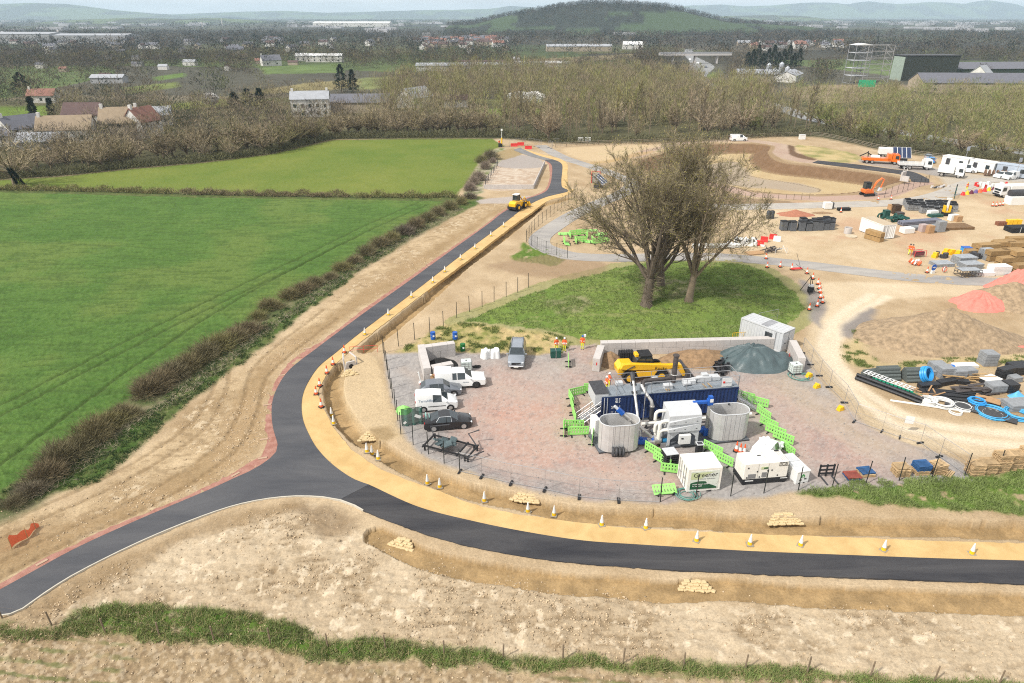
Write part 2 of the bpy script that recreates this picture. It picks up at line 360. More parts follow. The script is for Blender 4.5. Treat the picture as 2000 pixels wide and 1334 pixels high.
# --- ploughed stubble along the bottom edge
st, _ = zone([(-90, 1240), (200, 1242), (500, 1268), (640, 1290), (900, 1299), (1400, 1330), (1700, 1350), (1700, 1700), (-400, 1700)], .5, .5)
paint(st, (.37, .275, .165), (.24, .17, .095), con(.3*n4+.4*n1+.3*n03, 2.6)); paint(st*ss(.54, .64, nc)*.55, (.17, .115, .065)); paint(st*ss(.56, .68, vn(gx*4, gy*4, 15))*.45, (.52, .42, .29)); paint(st*ss(.42, .58, n4)*ss(.45, .6, np.sin((gy+.12*gx)*7+2*n4)*.5+n1*.5)*.6, (.09, .13, .03)); gz += st*(n03-.5)*.16
# --- gravel yard
YARD = [(752, 690), (800, 688), (960, 692), (1090, 692), (1112, 676), (1160, 672), (1168, 690), (1165, 724), (1380, 722), (1540, 722), (1545, 690), (1572, 690), (1600, 735), (1640, 782), (1700, 832), (1780, 868), (1845, 888), (1905, 925), (1900, 936), (1760, 944), (1625, 957), (1500, 968), (1360, 978), (1250, 983), (1130, 972), (1000, 947), (930, 928), (880, 912), (830, 890), (795, 858), (775, 810), (757, 730)]
yd, dyd = zone(YARD, .4, .5)
paint(yd, (.235, .22, .212), (.33, .305, .285), con(.5*n4+.5*n1, 2))
for e, k in (([(880, 830), (960, 770), (1120, 770), (1180, 800), (1190, 880), (1290, 880), (1290, 960), (1150, 950), (1000, 930), (930, 880)], .85), ([(950, 715), (1180, 725), (1260, 740), (1500, 740), (1640, 800), (1760, 870), (1700, 930), (1500, 880), (1450, 800), (1180, 760), (960, 780)], .6), ([(1105, 690), (1115, 672), (1168, 672), (1165, 700)], 1.0)):
 m, _ = zone(e, 4, 2.5); paint(m*yd*k*ss(.26, .52, .5*n4+.5*n15), (.45, .25, .185), (.40, .29, .23), con(n4, 1.6))
m, _ = zone([(1500, 740), (1560, 735), (1700, 840), (1800, 880), (1700, 885), (1560, 800)], 2, 1.5); paint(m*yd*.7, (.36, .29, .21))
paint(yd*ss(.55, .75, nc)*.3, (.15, .135, .13)); paint(yd*ss(.55, .7, vn(gx*6, gy*6, 91))*.25, (.50, .46, .42))
for px in ([(790, 720), (880, 790), (1000, 830), (1140, 820)], [(930, 740), (1050, 780), (1130, 770)], [(950, 900), (1100, 930), (1280, 930)], [(1500, 760), (1600, 820), (1720, 890)], [(1540, 750), (1640, 805), (1790, 895)]):
 m, d = line(px, 1.6, .7, .8); paint(m*yd*.35, (.42, .34, .28))
gz = gz*(1-yd)+yd*(n03-.5)*.05
# --- pale worn haul track and yard
tr, _ = zone([(1600, 555), (1760, 552), (2000, 562), (2080, 575), (1800, 580), (1700, 600), (1645, 650), (1650, 700), (1690, 755), (1760, 800), (1860, 825), (2080, 842), (2080, 900), (1960, 895), (1840, 880), (1740, 850), (1660, 800), (1610, 740), (1575, 685), (1580, 640), (1610, 600)], .8, .5)
paint(tr, (.58, .475, .33), (.46, .355, .225), con(.5*n4+.5*n15, 2.2))
for px in ([(1700, 575), (1640, 615), (1608, 665), (1625, 715), (1700, 795), (1800, 845), (2080, 880)], [(1730, 580), (1665, 620), (1630, 670), (1645, 720), (1715, 780), (1810, 825), (2080, 860)]):
 m, d = line(px, 1.3, .5, .3); paint(m*.7, (.64, .545, .41)); gz -= m*.06
YB, _ = zone([(1440, 410), (1560, 405), (1740, 400), (1880, 392), (2080, 380), (2080, 560), (1800, 540), (1500, 505), (1440, 470)], 1.5, 1.2)
paint(YB*.85, (.55, .435, .29), (.45, .34, .21), con(.3*n15+.4*n4+.3*n1, 3.0))
st2, _ = zone([(1420, 405), (1900, 388), (1990, 470), (1700, 500), (1420, 470)], 3, 3); paint(st2*ss(.52, .68, n15)*.6, (.42, .25, .155))
gg, _ = zone([(1640, 640), (1700, 600), (1715, 605), (1690, 640), (1655, 660)], .7, .6); paint(gg*.9, (.21, .19, .18))
gg, _ = zone([(1560, 545), (1590, 560), (1612, 595), (1600, 640), (1582, 625), (1580, 590)], .5, .5); paint(gg*.9, (.24, .215, .20))
# --- attenuation basin: track on the rim, brown batter, dried grass floor
BAS = [(1285, 300), (1330, 287), (1400, 280), (1470, 280), (1510, 285), (1508, 300), (1530, 316), (1600, 324), (1680, 334), (1752, 344), (1774, 352), (1760, 358), (1690, 376), (1580, 382), (1470, 374), (1400, 360), (1300, 345), (1240, 325), (1250, 310)]
bas, dbas = zone(BAS, .3, .1, 1.5, True, 40)
paint(bas, (.47, .36, .20), (.39, .28, .15), con(.5*n4+.5*n15, 2.4))
depth = 2.2*ss(0, 5.5, dbas); gz -= np.where(bas > 0, depth, 0)
paint(bas*(1-ss(4.5, 6.0, dbas)), (.16, .095, .05), (.21, .13, .075), con(n1, 2))
m, _ = zone([(1330, 318), (1430, 300), (1455, 312), (1480, 330), (1560, 340), (1605, 352), (1590, 358), (1500, 350), (1440, 345)], 1.0, .8); paint(m*.8, (.33, .27, .21))
m, d = line([(1425, 300), (1460, 308), (1462, 325), (1530, 337), (1600, 350), (1602, 356)], .35, .1, .1); paint(m*.8, (.12, .08, .05))
# ring track (pinkish stone)
RING = [(1240, 305), (1271, 291.5), (1297, 284), (1352, 276.5), (1426, 273.5), (1467, 275), (1511, 281), (1531, 287), (1528, 299), (1545, 309), (1580, 315.5)]
m, d = line(RING, 5.0, .3, .2); paint(m, (.36, .25, .19), (.42, .32, .24), con(n4)); gz = gz*(1-m)
m, d = line([(1806, 357), (1778, 362), (1726, 381), (1640, 387), (1582, 387), (1467, 379), (1408, 364), (1350, 352)], 4.0, .3, .2); paint(m, (.40, .28, .22)); gz = gz*(1-m)
m, _ = zone([(1280, 296), (1200, 316), (1150, 318), (1230, 300)], .6, .6); paint(m*.7, (.40, .27, .12))
m, _ = zone([(1385, 392), (1440, 386), (1540, 393), (1560, 398), (1450, 402), (1390, 402)], .5, .4); paint(m*.75, (.22, .15, .09))
m, _ = zone([(1540, 283), (1552, 286), (1556, 298), (1598, 310), (1590, 313), (1548, 305), (1541, 294)], .4, .3); paint(m, (.14, .085, .05))
m, _ = zone([(1565, 283), (1650, 296), (1690, 312), (1640, 318), (1580, 306), (1558, 292)], .6, .8); paint(m*.8, (.46, .36, .17), (.20, .21, .06), con(n4, 3))
m, _ = zone([(1800, 322), (1900, 340), (2060, 352), (2060, 385), (1880, 372), (1830, 345)], 1, .7); paint(m*.85, (.42, .37, .30))
m, _ = zone([(1690, 312), (1830, 330), (1845, 345), (1780, 335), (1690, 320)], .6, .5); paint(m*.8, (.27, .25, .24))
# compound beside the far road
m, _ = zone([(945, 367), (975, 318), (1005, 302), (1040, 305), (1063, 318), (1055, 330), (1040, 366)], .3, .2); paint(m, (.50, .42, .33), (.38, .28, .2), con(n1, 2.5))
m, _ = zone([(972, 325), (985, 310), (1008, 303), (1042, 306), (1062, 318), (1058, 326), (1020, 329)], .4, .3); paint(m, (.33, .29, .26))
m, _ = zone([(930, 394), (960, 387), (1040, 383), (1045, 390), (1010, 396), (935, 398)], .3, .3); paint(m, (.38, .33, .29))
m, _ = zone([(967, 300), (1000, 290), (1020, 300), (985, 312), (972, 312)], .5, .4); paint(m*.9, (.30, .22, .11))
m, _ = zone([(1098, 291), (1170, 286), (1300, 282), (1270, 290), (1180, 314), (1130, 310)], .8, .6); paint(m*.8, (.50, .38, .23))
# --- ditches
def ditch(px, wd, dep, c=(.26, .175, .085)):
 d = -sdf(smooth(GP(px), .8), gx+wx*.12, gy+wy*.12, 6, False)
 global gz
 k = 1-ss(wd*.22, wd*.5, d); gz = gz*(1-k)-dep*k+(n1-.5)*.15*k
 paint(1-ss(wd*.42, wd*.6, d), c, [x*1.5 for x in c], con(n1))
ditch([(1056, 402), (1010, 440), (953, 485)], 1.7, .9); ditch([(946, 490), (905, 520), (843, 576)], 1.7, .9); ditch([(834, 584), (790, 620), (716, 681)], 1.8, .9)
ditch([(1108, 387), (1090, 393), (1062, 400)], 1.0, .5)
ditch([(672, 716), (652, 748), (656, 787), (674, 822), (702, 853), (716, 862)], 1.6, .8)
ditch([(738, 874), (784, 905), (836, 928), (900, 955), (960, 968), (1040, 985), (1105, 1000), (1210, 1009), (1350, 1014), (1490, 1026), (1650, 1027), (1825, 1031), (2080, 1040)], 1.5, .75)
ditch([(735, 1046), (790, 1072), (845, 1096), (950, 1117), (1070, 1136), (1210, 1147), (1300, 1154), (1405, 1149), (1580, 1163), (1755, 1170), (2080, 1183)], 1.2, .42)
lv, _ = zone([(668, 705), (720, 690), (745, 720), (765, 800), (790, 860), (735, 858), (690, 825), (668, 770)], .4, .4); paint(lv*.55, (.52, .40, .24)); gz += lv*.08
m, _ = zone([(720, 838), (765, 835), (780, 850), (755, 862), (725, 858)], .4, .5); paint(m*.8, (.27, .185, .09))
# --- everything is level under made surfaces (roads are laid on later)
MADE = []
# --- beyond the near woods: patchwork of fields and hedged plots, town, plain
far = ss(285, 330, gy)
cellx, celly = np.floor(gx/170+fbm(gx, gy, 300, 2, 5)*1.2), np.floor(gy/(140+gy*.05)+fbm(gx, gy, 300, 2, 8)*1.2)
ch = _h(cellx.astype(np.int64), celly.astype(np.int64), 77)
fc = np.where(ch[:, None] < .5, np.array([[.062, .058, .042]]), np.where(ch[:, None] < .7, np.array([[.075, .10, .035]]), np.where(ch[:, None] < .85, np.array([[.12, .125, .05]]), np.array([[.13, .11, .075]]))))
fc = fc*((.45+.5*fbm(gx, gy, 60, 4, 12))*(1+.9*(1-ss(450, 800, gy))))[:, None]  # field colours dimmed with distance: cloud shade put into the albedo
fd = ss(700, 1100, gy)*(1-ss(2500, 4200, gy)); fc = fc*(1-.55*fd[:, None])+np.array([[.05, .052, .042]])*.55*fd[:, None]  # middle plain darkened further, cloud shade painted into its colour
rim = ((gy > 205) & (gy < 330)); wf = ss(203, 214, gy+.02*np.abs(gx)*0)
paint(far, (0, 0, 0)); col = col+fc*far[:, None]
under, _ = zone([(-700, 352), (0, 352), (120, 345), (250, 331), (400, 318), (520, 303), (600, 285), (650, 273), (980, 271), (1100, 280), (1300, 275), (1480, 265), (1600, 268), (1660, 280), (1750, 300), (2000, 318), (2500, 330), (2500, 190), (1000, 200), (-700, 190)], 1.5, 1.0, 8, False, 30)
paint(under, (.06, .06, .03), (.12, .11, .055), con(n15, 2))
for e, c in (([(-60, 209), (100, 207), (100, 232), (-60, 240)], (.13, .19, .03)), ([(240, 171), (345, 160), (350, 170), (250, 184)], (.15, .18, .05)), ([(310, 206), (440, 193), (446, 207), (318, 216)], (.17, .19, .04)),
             ([(455, 184), (600, 162), (770, 150), (770, 160), (600, 181)], (.24, .20, .09)), ([(505, 131), (665, 124), (670, 142), (520, 145)], (.12, .17, .05)), ([(700, 153), (760, 150), (760, 172), (700, 176)], (.17, .19, .07)),
             ([(985, 119), (1235, 105), (1240, 114), (1000, 129)], (.22, .18, .10)), ([(900, 213), (1060, 211), (1060, 224), (900, 226)], (.14, .18, .04)), ([(1530, 172), (1620, 165), (1770, 165), (1790, 190), (1620, 203), (1540, 190)], (.26, .20, .13)),
             ([(1790, 196), (2100, 200), (2100, 235), (1900, 215)], (.20, .17, .09)), ([(1330, 150), (1350, 148), (1350, 165), (1330, 175)], (.12, .17, .04)), ([(1375, 150), (1395, 140), (1430, 180), (1400, 178)], (.13, .17, .05)),
             ([(1090, 48), (1150, 42), (1150, 50), (1085, 56)], (.09, .13, .04)), ([(300, 150), (360, 142), (362, 150), (304, 158)], (.11, .17, .04)), ([(1920, 275), (2080, 285), (2080, 300), (1940, 290)], (.28, .22, .12))):
 m, _ = zone(e, 1.5, 1, 5, False, 20); paint(m, c, [x*.75 for x in c], con(n15))
# --- build the sheets: one grid, split by what covers each face
gmat = vcmat('soil', scale=6.0, amt=.34, bump=.8); grmat = vcmat('crop', scale=7.0, amt=.45, bump=.9); gvmat = vcmat('gravel', scale=14.0, amt=.26, bump=.4); fmat = vcmat('plain_cover', scale=.05, amt=.35, bump=0)
V = np.stack([gx, gy, gz], 1); idx = np.arange(NV).reshape(nR, nC)
Q = np.stack([idx[:-1, :-1], idx[:-1, 1:], idx[1:, 1:], idx[1:, :-1]], -1).reshape(-1, 4)
def fv(a): return a[Q].mean(1)
lab = np.zeros(len(Q), int)
lab[fv(crop) > .5] = 1; lab[fv(mead) > .5] = 2; lab[fv(kn) > .5] = 3; lab[fv(yd) > .5] = 4; lab[fv(tr) > .5] = 5; lab[fv(far) > .5] = 6; lab[fv(st) > .5] = 7
def sheet(name, sel, m):
 q = Q[sel]; u, inv = np.unique(q.ravel(), return_inverse=True)
 o = link(name, np_mesh(name, V[u], inv.reshape(-1, 4), [m], np.clip(col[u], 0, 1), True)); tag(o, kind='structure'); return o
for i, (nm, m) in enumerate((('ground', gmat), ('crop_field', grmat), ('meadow', grmat), ('grass_knoll', grmat), ('gravel_yard', gvmat), ('haul_track', gmat), ('plain', fmat), ('stubble_field', gmat))):
 sheet(nm, lab == i, m)
from bisect import bisect
def gh(x, y):
 """ground height at a point (nearest vertex)"""
 r = min(max(bisect(Yr, y), 1), nR-1); r = r if Yr[r]-y < y-Yr[r-1] else r-1
 u = x/wid[r]; c = min(max(int(np.searchsorted(U, u)), 0), nC-1)
 return float(gz[r*nC+c])
def ON(px, py, dz=0.0):
 p = G(px, py)
 for _ in range(3): p = G(px, py, gh(p.x, p.y))
 p.z += dz; return p
# ---------------------------------------------------------------- roads, footway, verges
def dense(px, step=.6, jit=0.0, seed=1):
 p = smooth(GP(px), step); r = np.random.RandomState(seed); return p+r.normal(0, jit, p.shape) if jit else p
def slab(name, outline, top, m, bottom=-.35, kind='structure'):
 """flat made surface: filled outline with a real edge going down into the ground"""
 from mathutils.geometry import tessellate_polygon
 pts = [Vector((a, b, top)) for a, b in outline]; tris = tessellate_polygon([pts])
 n = len(pts); Vv = [tuple(p) for p in pts]+[(p.x, p.y, bottom) for p in pts]
 Ff = [tuple(t) for t in tris]+[(i, (i+1) % n, n+(i+1) % n, n+i) for i in range(n)]
 b = MB(); b.add(Vv, Ff); o = b.obj(name, m); tag(o, kind=kind); return o
def roadmat(name, c, c2, scale=.6, streak=None, fine=30, rough=.8, fv_=.22):
 m = bpy.data.materials.new(name); m.use_nodes = True; t = m.node_tree; b = t.nodes['Principled BSDF']
 b.inputs['Roughness'].default_value = rough; b.inputs['Specular IOR Level'].default_value = .3
 tc_ = t.nodes.new('ShaderNodeTexCoord'); mp_ = t.nodes.new('ShaderNodeMapping')
 if streak: mp_.inputs['Rotation'].default_value = (0, 0, streak[0]); mp_.inputs['Scale'].default_value = (streak[1], 1, 1)
 n = t.nodes.new('ShaderNodeTexNoise'); n.inputs['Scale'].default_value = scale; n.inputs['Detail'].default_value = 9; n.inputs['Roughness'].default_value = .68; n.inputs['Distortion'].default_value = .4
 t.links.new(tc_.outputs['Object'], mp_.inputs[0]); t.links.new(mp_.outputs[0], n.inputs['Vector'])
 r = t.nodes.new('ShaderNodeValToRGB'); r.color_ramp.elements[0].position = .35; r.color_ramp.elements[1].position = .68
 r.color_ramp.elements[0].color = (*c, 1); r.color_ramp.elements[1].color = (*c2, 1); t.links.new(n.outputs['Fac'], r.inputs[0])
 n2 = t.nodes.new('ShaderNodeTexNoise'); n2.inputs['Scale'].default_value = fine; n2.inputs['Detail'].default_value = 3; t.links.new(tc_.outputs['Object'], n2.inputs['Vector'])
 mr = t.nodes.new('ShaderNodeMapRange'); mr.inputs[1].default_value = .3; mr.inputs[2].default_value = .7; mr.inputs[3].default_value = 1-fv_; mr.inputs[4].default_value = 1+fv_; t.links.new(n2.outputs['Fac'], mr.inputs[0])
 mu = t.nodes.new('ShaderNodeVectorMath'); mu.operation = 'SCALE'; t.links.new(r.outputs[0], mu.inputs[0]); t.links.new(mr.outputs[0], mu.inputs['Scale']); t.links.new(mu.outputs[0], b.inputs['Base Color'])
 bp = t.nodes.new('ShaderNodeBump'); bp.inputs['Strength'].default_value = .3; bp.inputs['Distance'].default_value = .02; t.links.new(n2.outputs['Fac'], bp.inputs['Height']); t.links.new(bp.outputs[0], b.inputs['Normal'])
 return m
M_as = roadmat('asphalt', (.056, .058, .066), (.10, .099, .103), .35, (R(35), .25)); M_an = roadmat('asphalt_fresh', (.027, .027, .032), (.072, .069, .07), .5, (R(-8), .12))
M_sand = roadmat('sand_base', (.48, .315, .13), (.60, .42, .19), .5, None, 18, .95, .10); M_red = roadmat('red_stone', (.27, .115, .085), (.40, .22, .17), 1.5, None, 22, .95, .3)
M_con = roadmat('worn_concrete', (.25, .235, .225), (.40, .37, .33), .25, (R(20), .3), 14, .9, .12); M_kerb = mat('kerb_concrete', (.50, .46, .38), .8, var=.1)
RL = [(1063, 313), (1075, 320), (1078.6, 328), (1077.7, 345), (1075, 359), (1068, 372.6), (1053, 381), (1026, 390.5), (998.6, 406), (976.5, 420), (952.7, 439), (880, 491), (800, 549), (720, 606), (647, 660), (616.6, 683), (591, 702), (568, 721), (553, 739), (542.7, 757), (535, 774.7), (531, 795), (531, 818), (533.8, 838.4), (539, 856), (542.5, 870), (539.5, 884), (527.4, 897), (509.6, 909.7), (486.6, 922.5), (458.6, 935), (425.5, 950.5), (385, 968), (297.5, 1005), (210, 1043.5), (140, 1076.7), (70, 1115), (0, 1153.7), (-40, 1176)]
RR = [(1080, 312), (1092, 316.5), (1098, 323), (1098, 335), (1096.4, 350.5), (1097, 364), (1101, 368), (1109, 372), (1105, 376), (1070, 384.5), (1044.5, 394.8), (1019, 410), (981.6, 439), (905, 496), (828, 556), (752, 614), (692, 660), (655, 690.6), (624, 716), (604, 744), (592.4, 769.6), (589, 795), (592.4, 823), (604, 851), (619, 876.6), (642, 902), (667.6, 922.5), (693, 938), (720.6, 948)]
SL = [(-20, 1205), (20, 1200), (45.5, 1189), (87.5, 1159), (140, 1125.7), (210, 1089), (280, 1055.7), (350, 1026), (420, 999.7), (472.5, 984), (525, 974), (577.5, 969.3), (630, 971), (665, 977)]
rl, rr, sl = dense(RL), dense(RR), dense(SL)
slab('asphalt_road', np.concatenate([rl[::-1], rr, sl[::-1]]), .10, M_as)
NU = [(720.6, 948), (818, 991.7), (930, 1020.7), (1035, 1041.7), (1140, 1057.5), (1245, 1065), (1350, 1071.5), (1475, 1078.5), (1650, 1085.5), (1825, 1092), (2000, 1096.7), (2200, 1103)]
NL = [(665, 977), (693, 987.5), (709.5, 998), (772.5, 1024), (860, 1054), (947.5, 1075), (1035, 1090.7), (1140, 1103), (1245, 1111), (1300, 1114), (1475, 1123), (1650, 1129), (1825, 1136), (2000, 1142.5), (2200, 1150)]
slab('fresh_asphalt_road', np.concatenate([dense(NU), dense(NL, .3, .02)[::-1]]), .096, M_an)
SO = [(1009, 287), (1029, 292.7), (1063, 303), (1092, 309.7), (1108, 321.6), (1108, 342), (1111, 366), (1121, 371), (1104, 383), (1070, 393), (1036, 417), (1005, 439), (930, 497), (850, 557), (775, 614), (716, 660), (688, 681.7), (665, 703), (647, 721), (635.7, 736.5), (625, 757), (621.7, 769.6), (629, 792.5), (639.6, 813), (649.7, 833), (670, 858.8), (688, 879), (718.5, 902), (757, 922.5), (808, 943), (858.7, 960.7), (909, 980.5), (965, 996), (1035, 1008.5), (1122.5, 1020.7), (1210, 1030), (1300, 1036), (1475, 1043.5), (1650, 1050.5), (1825, 1057.5), (2000, 1062.7), (2200, 1070)]
PX0 = [(1015.6, 288.5), (1036, 298), (1053, 304.6), (1080, 312)]
slab('sand_footway', np.concatenate([dense(SO, .5, .035), dense(NU)[::-1], rr[::-1], dense(PX0)[::-1]]), .06, M_sand)
VO = [(1072, 322), (1074, 342), (1070.5, 360), (1063, 372), (1045, 381), (1018, 390.5), (995, 404.5), (972, 419), (947.6, 439), (872, 491), (790, 549), (710, 605), (638, 660), (604, 681.7), (565.6, 708), (542.7, 739), (530, 767), (522, 792.5), (519, 818), (519.8, 843.5), (521, 864), (517, 878), (509.6, 892), (484, 907), (451, 927.6), (415, 945), (350, 977), (245, 1019), (157.6, 1057.5), (70, 1101), (0, 1140), (-40, 1162)]
slab('red_stone_verge', np.concatenate([dense(VO, .4, .06), rl[::-1]]), .05, M_red)
def ribbon(name, px, wdt, z0, hgt, m, thick_to=-.2):
 c = smooth(GP(px), .8); d = np.gradient(c, axis=0); d /= np.linalg.norm(d, axis=1)[:, None]; nn = np.stack([-d[:, 1], d[:, 0]], 1)
 return slab(name, np.concatenate([c+nn*wdt/2, (c-nn*wdt/2)[::-1]]), z0+hgt, m, thick_to)
ribbon('kerb', offs(SL+[(693, 987.5), (709.5, 997)], (0, 1.2)), .10, .09, .03, M_kerb)
PX1 = [(1003, 293), (1022, 301), (1046, 308), (1063, 313)]
slab('old_access_road', np.concatenate([dense([(1015.6, 288.5), (1036, 298), (1053, 304.6), (1080, 312)]), dense(PX1)[::-1]]), .08, roadmat('old_tar', (.16, .155, .15), (.24, .23, .22)))
CU = [(1062, 284), (1080, 294), (1104, 306), (1138, 316.5), (1179, 328), (1225, 345), (1250, 360), (1240, 372), (1211, 380), (1170, 393), (1120, 412), (1075, 445), (1050, 470)]
ribbon('concrete_road', [(1055, 284), (1078, 297), (1098, 307), (1130, 318), (1172, 331), (1210, 345), (1235, 360), (1215, 378), (1170, 397), (1120, 420), (1075, 448), (1055, 465), (1057, 480), (1085, 492), (1125, 501), (1200, 504), (1300, 502), (1400, 502), (1480, 508), (1570, 517), (1676, 530), (1811, 545), (2000, 553), (2200, 560)], 3.7, .03, .02, M_con)
ribbon('upper_road', [(1380, 404), (1460, 404), (1600, 401), (1730, 397), (1800, 390), (1850, 377), (1885, 362), (1930, 352), (2080, 350)], 4.6, .028, .014, roadmat('dusty_concrete', (.34, .31, .28), (.45, .41, .35), .3))
slab('new_basin_road', np.concatenate([dense([(1597, 314), (1667, 321), (1741, 330.6), (1785, 337), (1815, 351)]), dense([(1815, 357), (1782, 355), (1778, 350), (1755.7, 340.5), (1667, 329), (1587, 318)])]), .09, M_an)
# ================================================================ TREATMENT PLANT
W_white = mat('white_paint', (.74, .74, .72), .45, var=.06, scale=1.2, dirt=(.5, .46, .38)); W_cream = mat('cream_paint', (.76, .74, .68), .5, var=.07, dirt=(.5, .42, .3))
W_navy = mat('navy_paint', (.012, .030, .105), .5, var=.15, scale=.8); W_galv = mat('galvanised_steel', (.40, .40, .41), .45, .55, var=.18, scale=1.5)
W_grey = mat('grey_paint', (.52, .53, .54), .5, var=.08); W_dark = mat('dark_steel', (.05, .05, .055), .6, var=.3); W_black = mat('black_rubber', (.018, .018, .02), .85, var=.3)
W_blue = mat('blue_paint', (.015, .10, .42), .4, var=.15); W_lime = mat('lime_plastic', (.30, .66, .16), .45, var=.08); W_rust = mat('heat_stained_steel', (.10, .085, .08), .6, .4, var=.35)
W_stain = mat('pipe_steel', (.55, .53, .50), .35, .6, var=.1); W_orange = mat('orange_cloth', (.85, .13, .03), .8, var=.1); W_yel = mat('yellow_paint', (.80, .47, .015), .4, var=.08)
W_wood = mat('raw_timber', (.42, .27, .12), .85, var=.25, scale=4); W_glass = mat('dark_glass', (.03, .04, .045), .08, var=.3, spec=.8); W_conc = mat('pale_concrete', (.50, .465, .44), .9, var=.10, scale=1.6, bump=.3)
W_red = mat('red_plastic', (.62, .035, .03), .5, var=.1); W_ora2 = mat('cone_orange', (.75, .12, .035), .5, var=.1); W_teal = mat('green_tarp', (.075, .105, .11), .42, var=.25, scale=1.0, bump=.5)
W_dgreen = mat('dark_green', (.012, .07, .055), .6, var=.2); W_tan = mat('cardboard', (.40, .24, .12), .9, var=.15); W_lgreen = mat('pale_hose_green', (.10, .26, .22), .5)
W_skin = mat('skin', (.45, .24, .16), .7); W_hiyel = mat('yellow_cloth', (.75, .78, .04), .8); W_silv = mat('reflective_tape', (.7, .7, .68), .4); W_skyb = mat('blue_pipe', (.03, .30, .68), .4, var=.15)
W_dirt = mat('dark_soil', (.26, .165, .09), .95, var=.35, scale=2.5, bump=.8); W_peat = mat('black_cinder', (.014, .013, .012), .95, var=.4, scale=5, bump=.8)
def corrug(b, x0, x1, y, z0, z1, depth=.05, pitch=.36, along='x'):
 """trapezoid-ribbed sheet in the plane y (or x) from z0 to z1"""
 n = max(2, int(round((x1-x0)/pitch))); p = (x1-x0)/n; pts = []
 for i in range(n):
  a = x0+i*p; pts += [(a, 0), (a+.3*p, 0), (a+.45*p, depth), (a+.85*p, depth)]
 pts.append((x1, 0)); V_ = []; Fc = []
 for a, d in pts:
  for z in (z0, z1): V_.append((a, y+d, z) if along == 'x' else (y+d, a, z))
 for i in range(len(pts)-1): Fc.append((2*i, 2*i+2, 2*i+3, 2*i+1))
 b.add(V_, Fc)
def container(b, L_, D_, z0, z1, fr=.12, ribs=True, roof=True):
 """shipping box: corner posts, rails, ribbed skin, roof"""
 for x in (fr/2, L_-fr/2):
  for y in (fr/2, D_-fr/2): b.base((x, y, z0), (fr, fr, z1-z0))
 for z in (z0, z1-fr):
  for y in (fr/2, D_-fr/2): b.base((L_/2, y, z), (L_-2*fr, fr, fr))
  for x in (fr/2, L_-fr/2): b.base((x, D_/2, z), (fr, D_-2*fr, fr))
 if ribs:
  corrug(b, fr, L_-fr, .025, z0+fr, z1-fr, .045); corrug(b, fr, L_-fr, D_-.03, z0+fr, z1-fr, -.045)
  corrug(b, fr, D_-fr, .025, z0+fr, z1-fr, .045, along='y'); corrug(b, fr, D_-fr, L_-.03, z0+fr, z1-fr, -.045, along='y')
 if roof:
  n = int((L_-2*fr)/.42); p = (L_-2*fr)/n
  b.base((L_/2, D_/2, z1-.06), (L_-2*fr, D_-2*fr, .03))
  for i in range(n): b.base((fr+(i+.5)*p, D_/2, z1-.03), (p*.55, D_-2*fr-.1, .02))
def rail(b, pts, h=1.1, r=.03, z=0, mid=True, gap=1.9):
 for a, c in zip(pts[:-1], pts[1:]):
  A, Bv = Vector((*a, z)), Vector((*c, z)); n = max(1, round((Bv-A).length/gap))
  for i in range(n+1):
   p = A.lerp(Bv, i/n); b.tube([p, p+Vector((0, 0, h))], r, 5)
  for k in ((h, h*.52) if mid else (h,)): b.tube([A+Vector((0, 0, k)), Bv+Vector((0, 0, k))], r, 5)
# ---- navy container with machinery on its roof
o = G(1172.5, 829); AZ = R(8.6); LC, DC = 13.5, 1.85; ZB, ZT = .32, 2.95
pl = thing('process_container', 'long navy blue ribbed container unit with railed grey roof deck and tall dark chimney', 'container', (o.x, o.y, .0), AZ)
b = MB(); container(b, LC, DC, ZB, ZT, roof=False)
b.base((1.2, .06, ZB+.15), (2.3, .05, ZT-ZB-.3)); b.obj('container_body', W_navy, pl)
b = MB(); b.base((LC/2, DC/2, ZT+.003), (LC, DC, .05))
for i in range(34): b.base((1.2+i*.36, DC/2, ZT+.053), (.14, DC-.2, .03))
for x in (.3, 4.5, 9, 13.2): b.base((x, .3, .0), (.4, .4, ZB)); b.base((x, DC-.3, .0), (.4, .4, ZB))
b.obj('roof_deck', mat('deck_grey', (.25, .28, .31), .6, .2, var=.2, scale=1), pl)
b = MB(); rail(b, [(1.4, .05), (1.4, DC+.3), (LC-.05, DC+.3), (LC-.05, .05)], 1.15, .028, ZT+.05); rail(b, [(4.75, .07), (LC-.1, .07)], 1.15, .028, ZT+.05)
b.base((LC/2+.6, DC+.17, ZT-.03), (LC-1.4, .3, .05)); b.obj('railing', W_galv, pl)
b = MB(); b.tube([(7.55, 1.7, ZT), (7.55, 1.7, ZT+.8)], .22, 12); b.tube([(7.55, 1.7, ZT+.8), (7.55, 1.7, ZT+2.9)], .24, 14); b.tube([(7.55, 1.7, ZT+2.9), (7.55, 1.7, ZT+3.02)], .31, 14)
ch_ = b.obj('chimney', W_rust, pl, smooth=True); bb = MB(); bb.ring((7.55, 1.7, ZT+.95), .30, .05, 16, 5); bb.obj('collar', W_stain, ch_)
b = MB(); b.tube([(7.4, 1.8, ZT+.5), (4.6, 1.55, ZT+.55), (4.3, 1.3, ZT+.5), (4.25, .9, ZT+.3)], .2, 10); b.obj('exhaust_duct', W_rust, pl, smooth=True)
b = MB(); b.tube([(4.05, .9, ZT+.5), (4.3, .1, ZT-.05), (4.65, -.45, ZT-.5), (4.72, -.62, ZT-.9), (4.72, -.62, 2.0)], .17, 10); b.tube([(4.72, -.62, 2.02), (4.72, -.62, 1.9)], .24, 10); b.obj('flue_pipe', W_stain, pl, smooth=True)
b = MB(); b.tube([(4.72, -.62, 1.95), (4.72, -.62, .45)], .2, 10); b.obj('insulated_pipe', W_dark, pl)
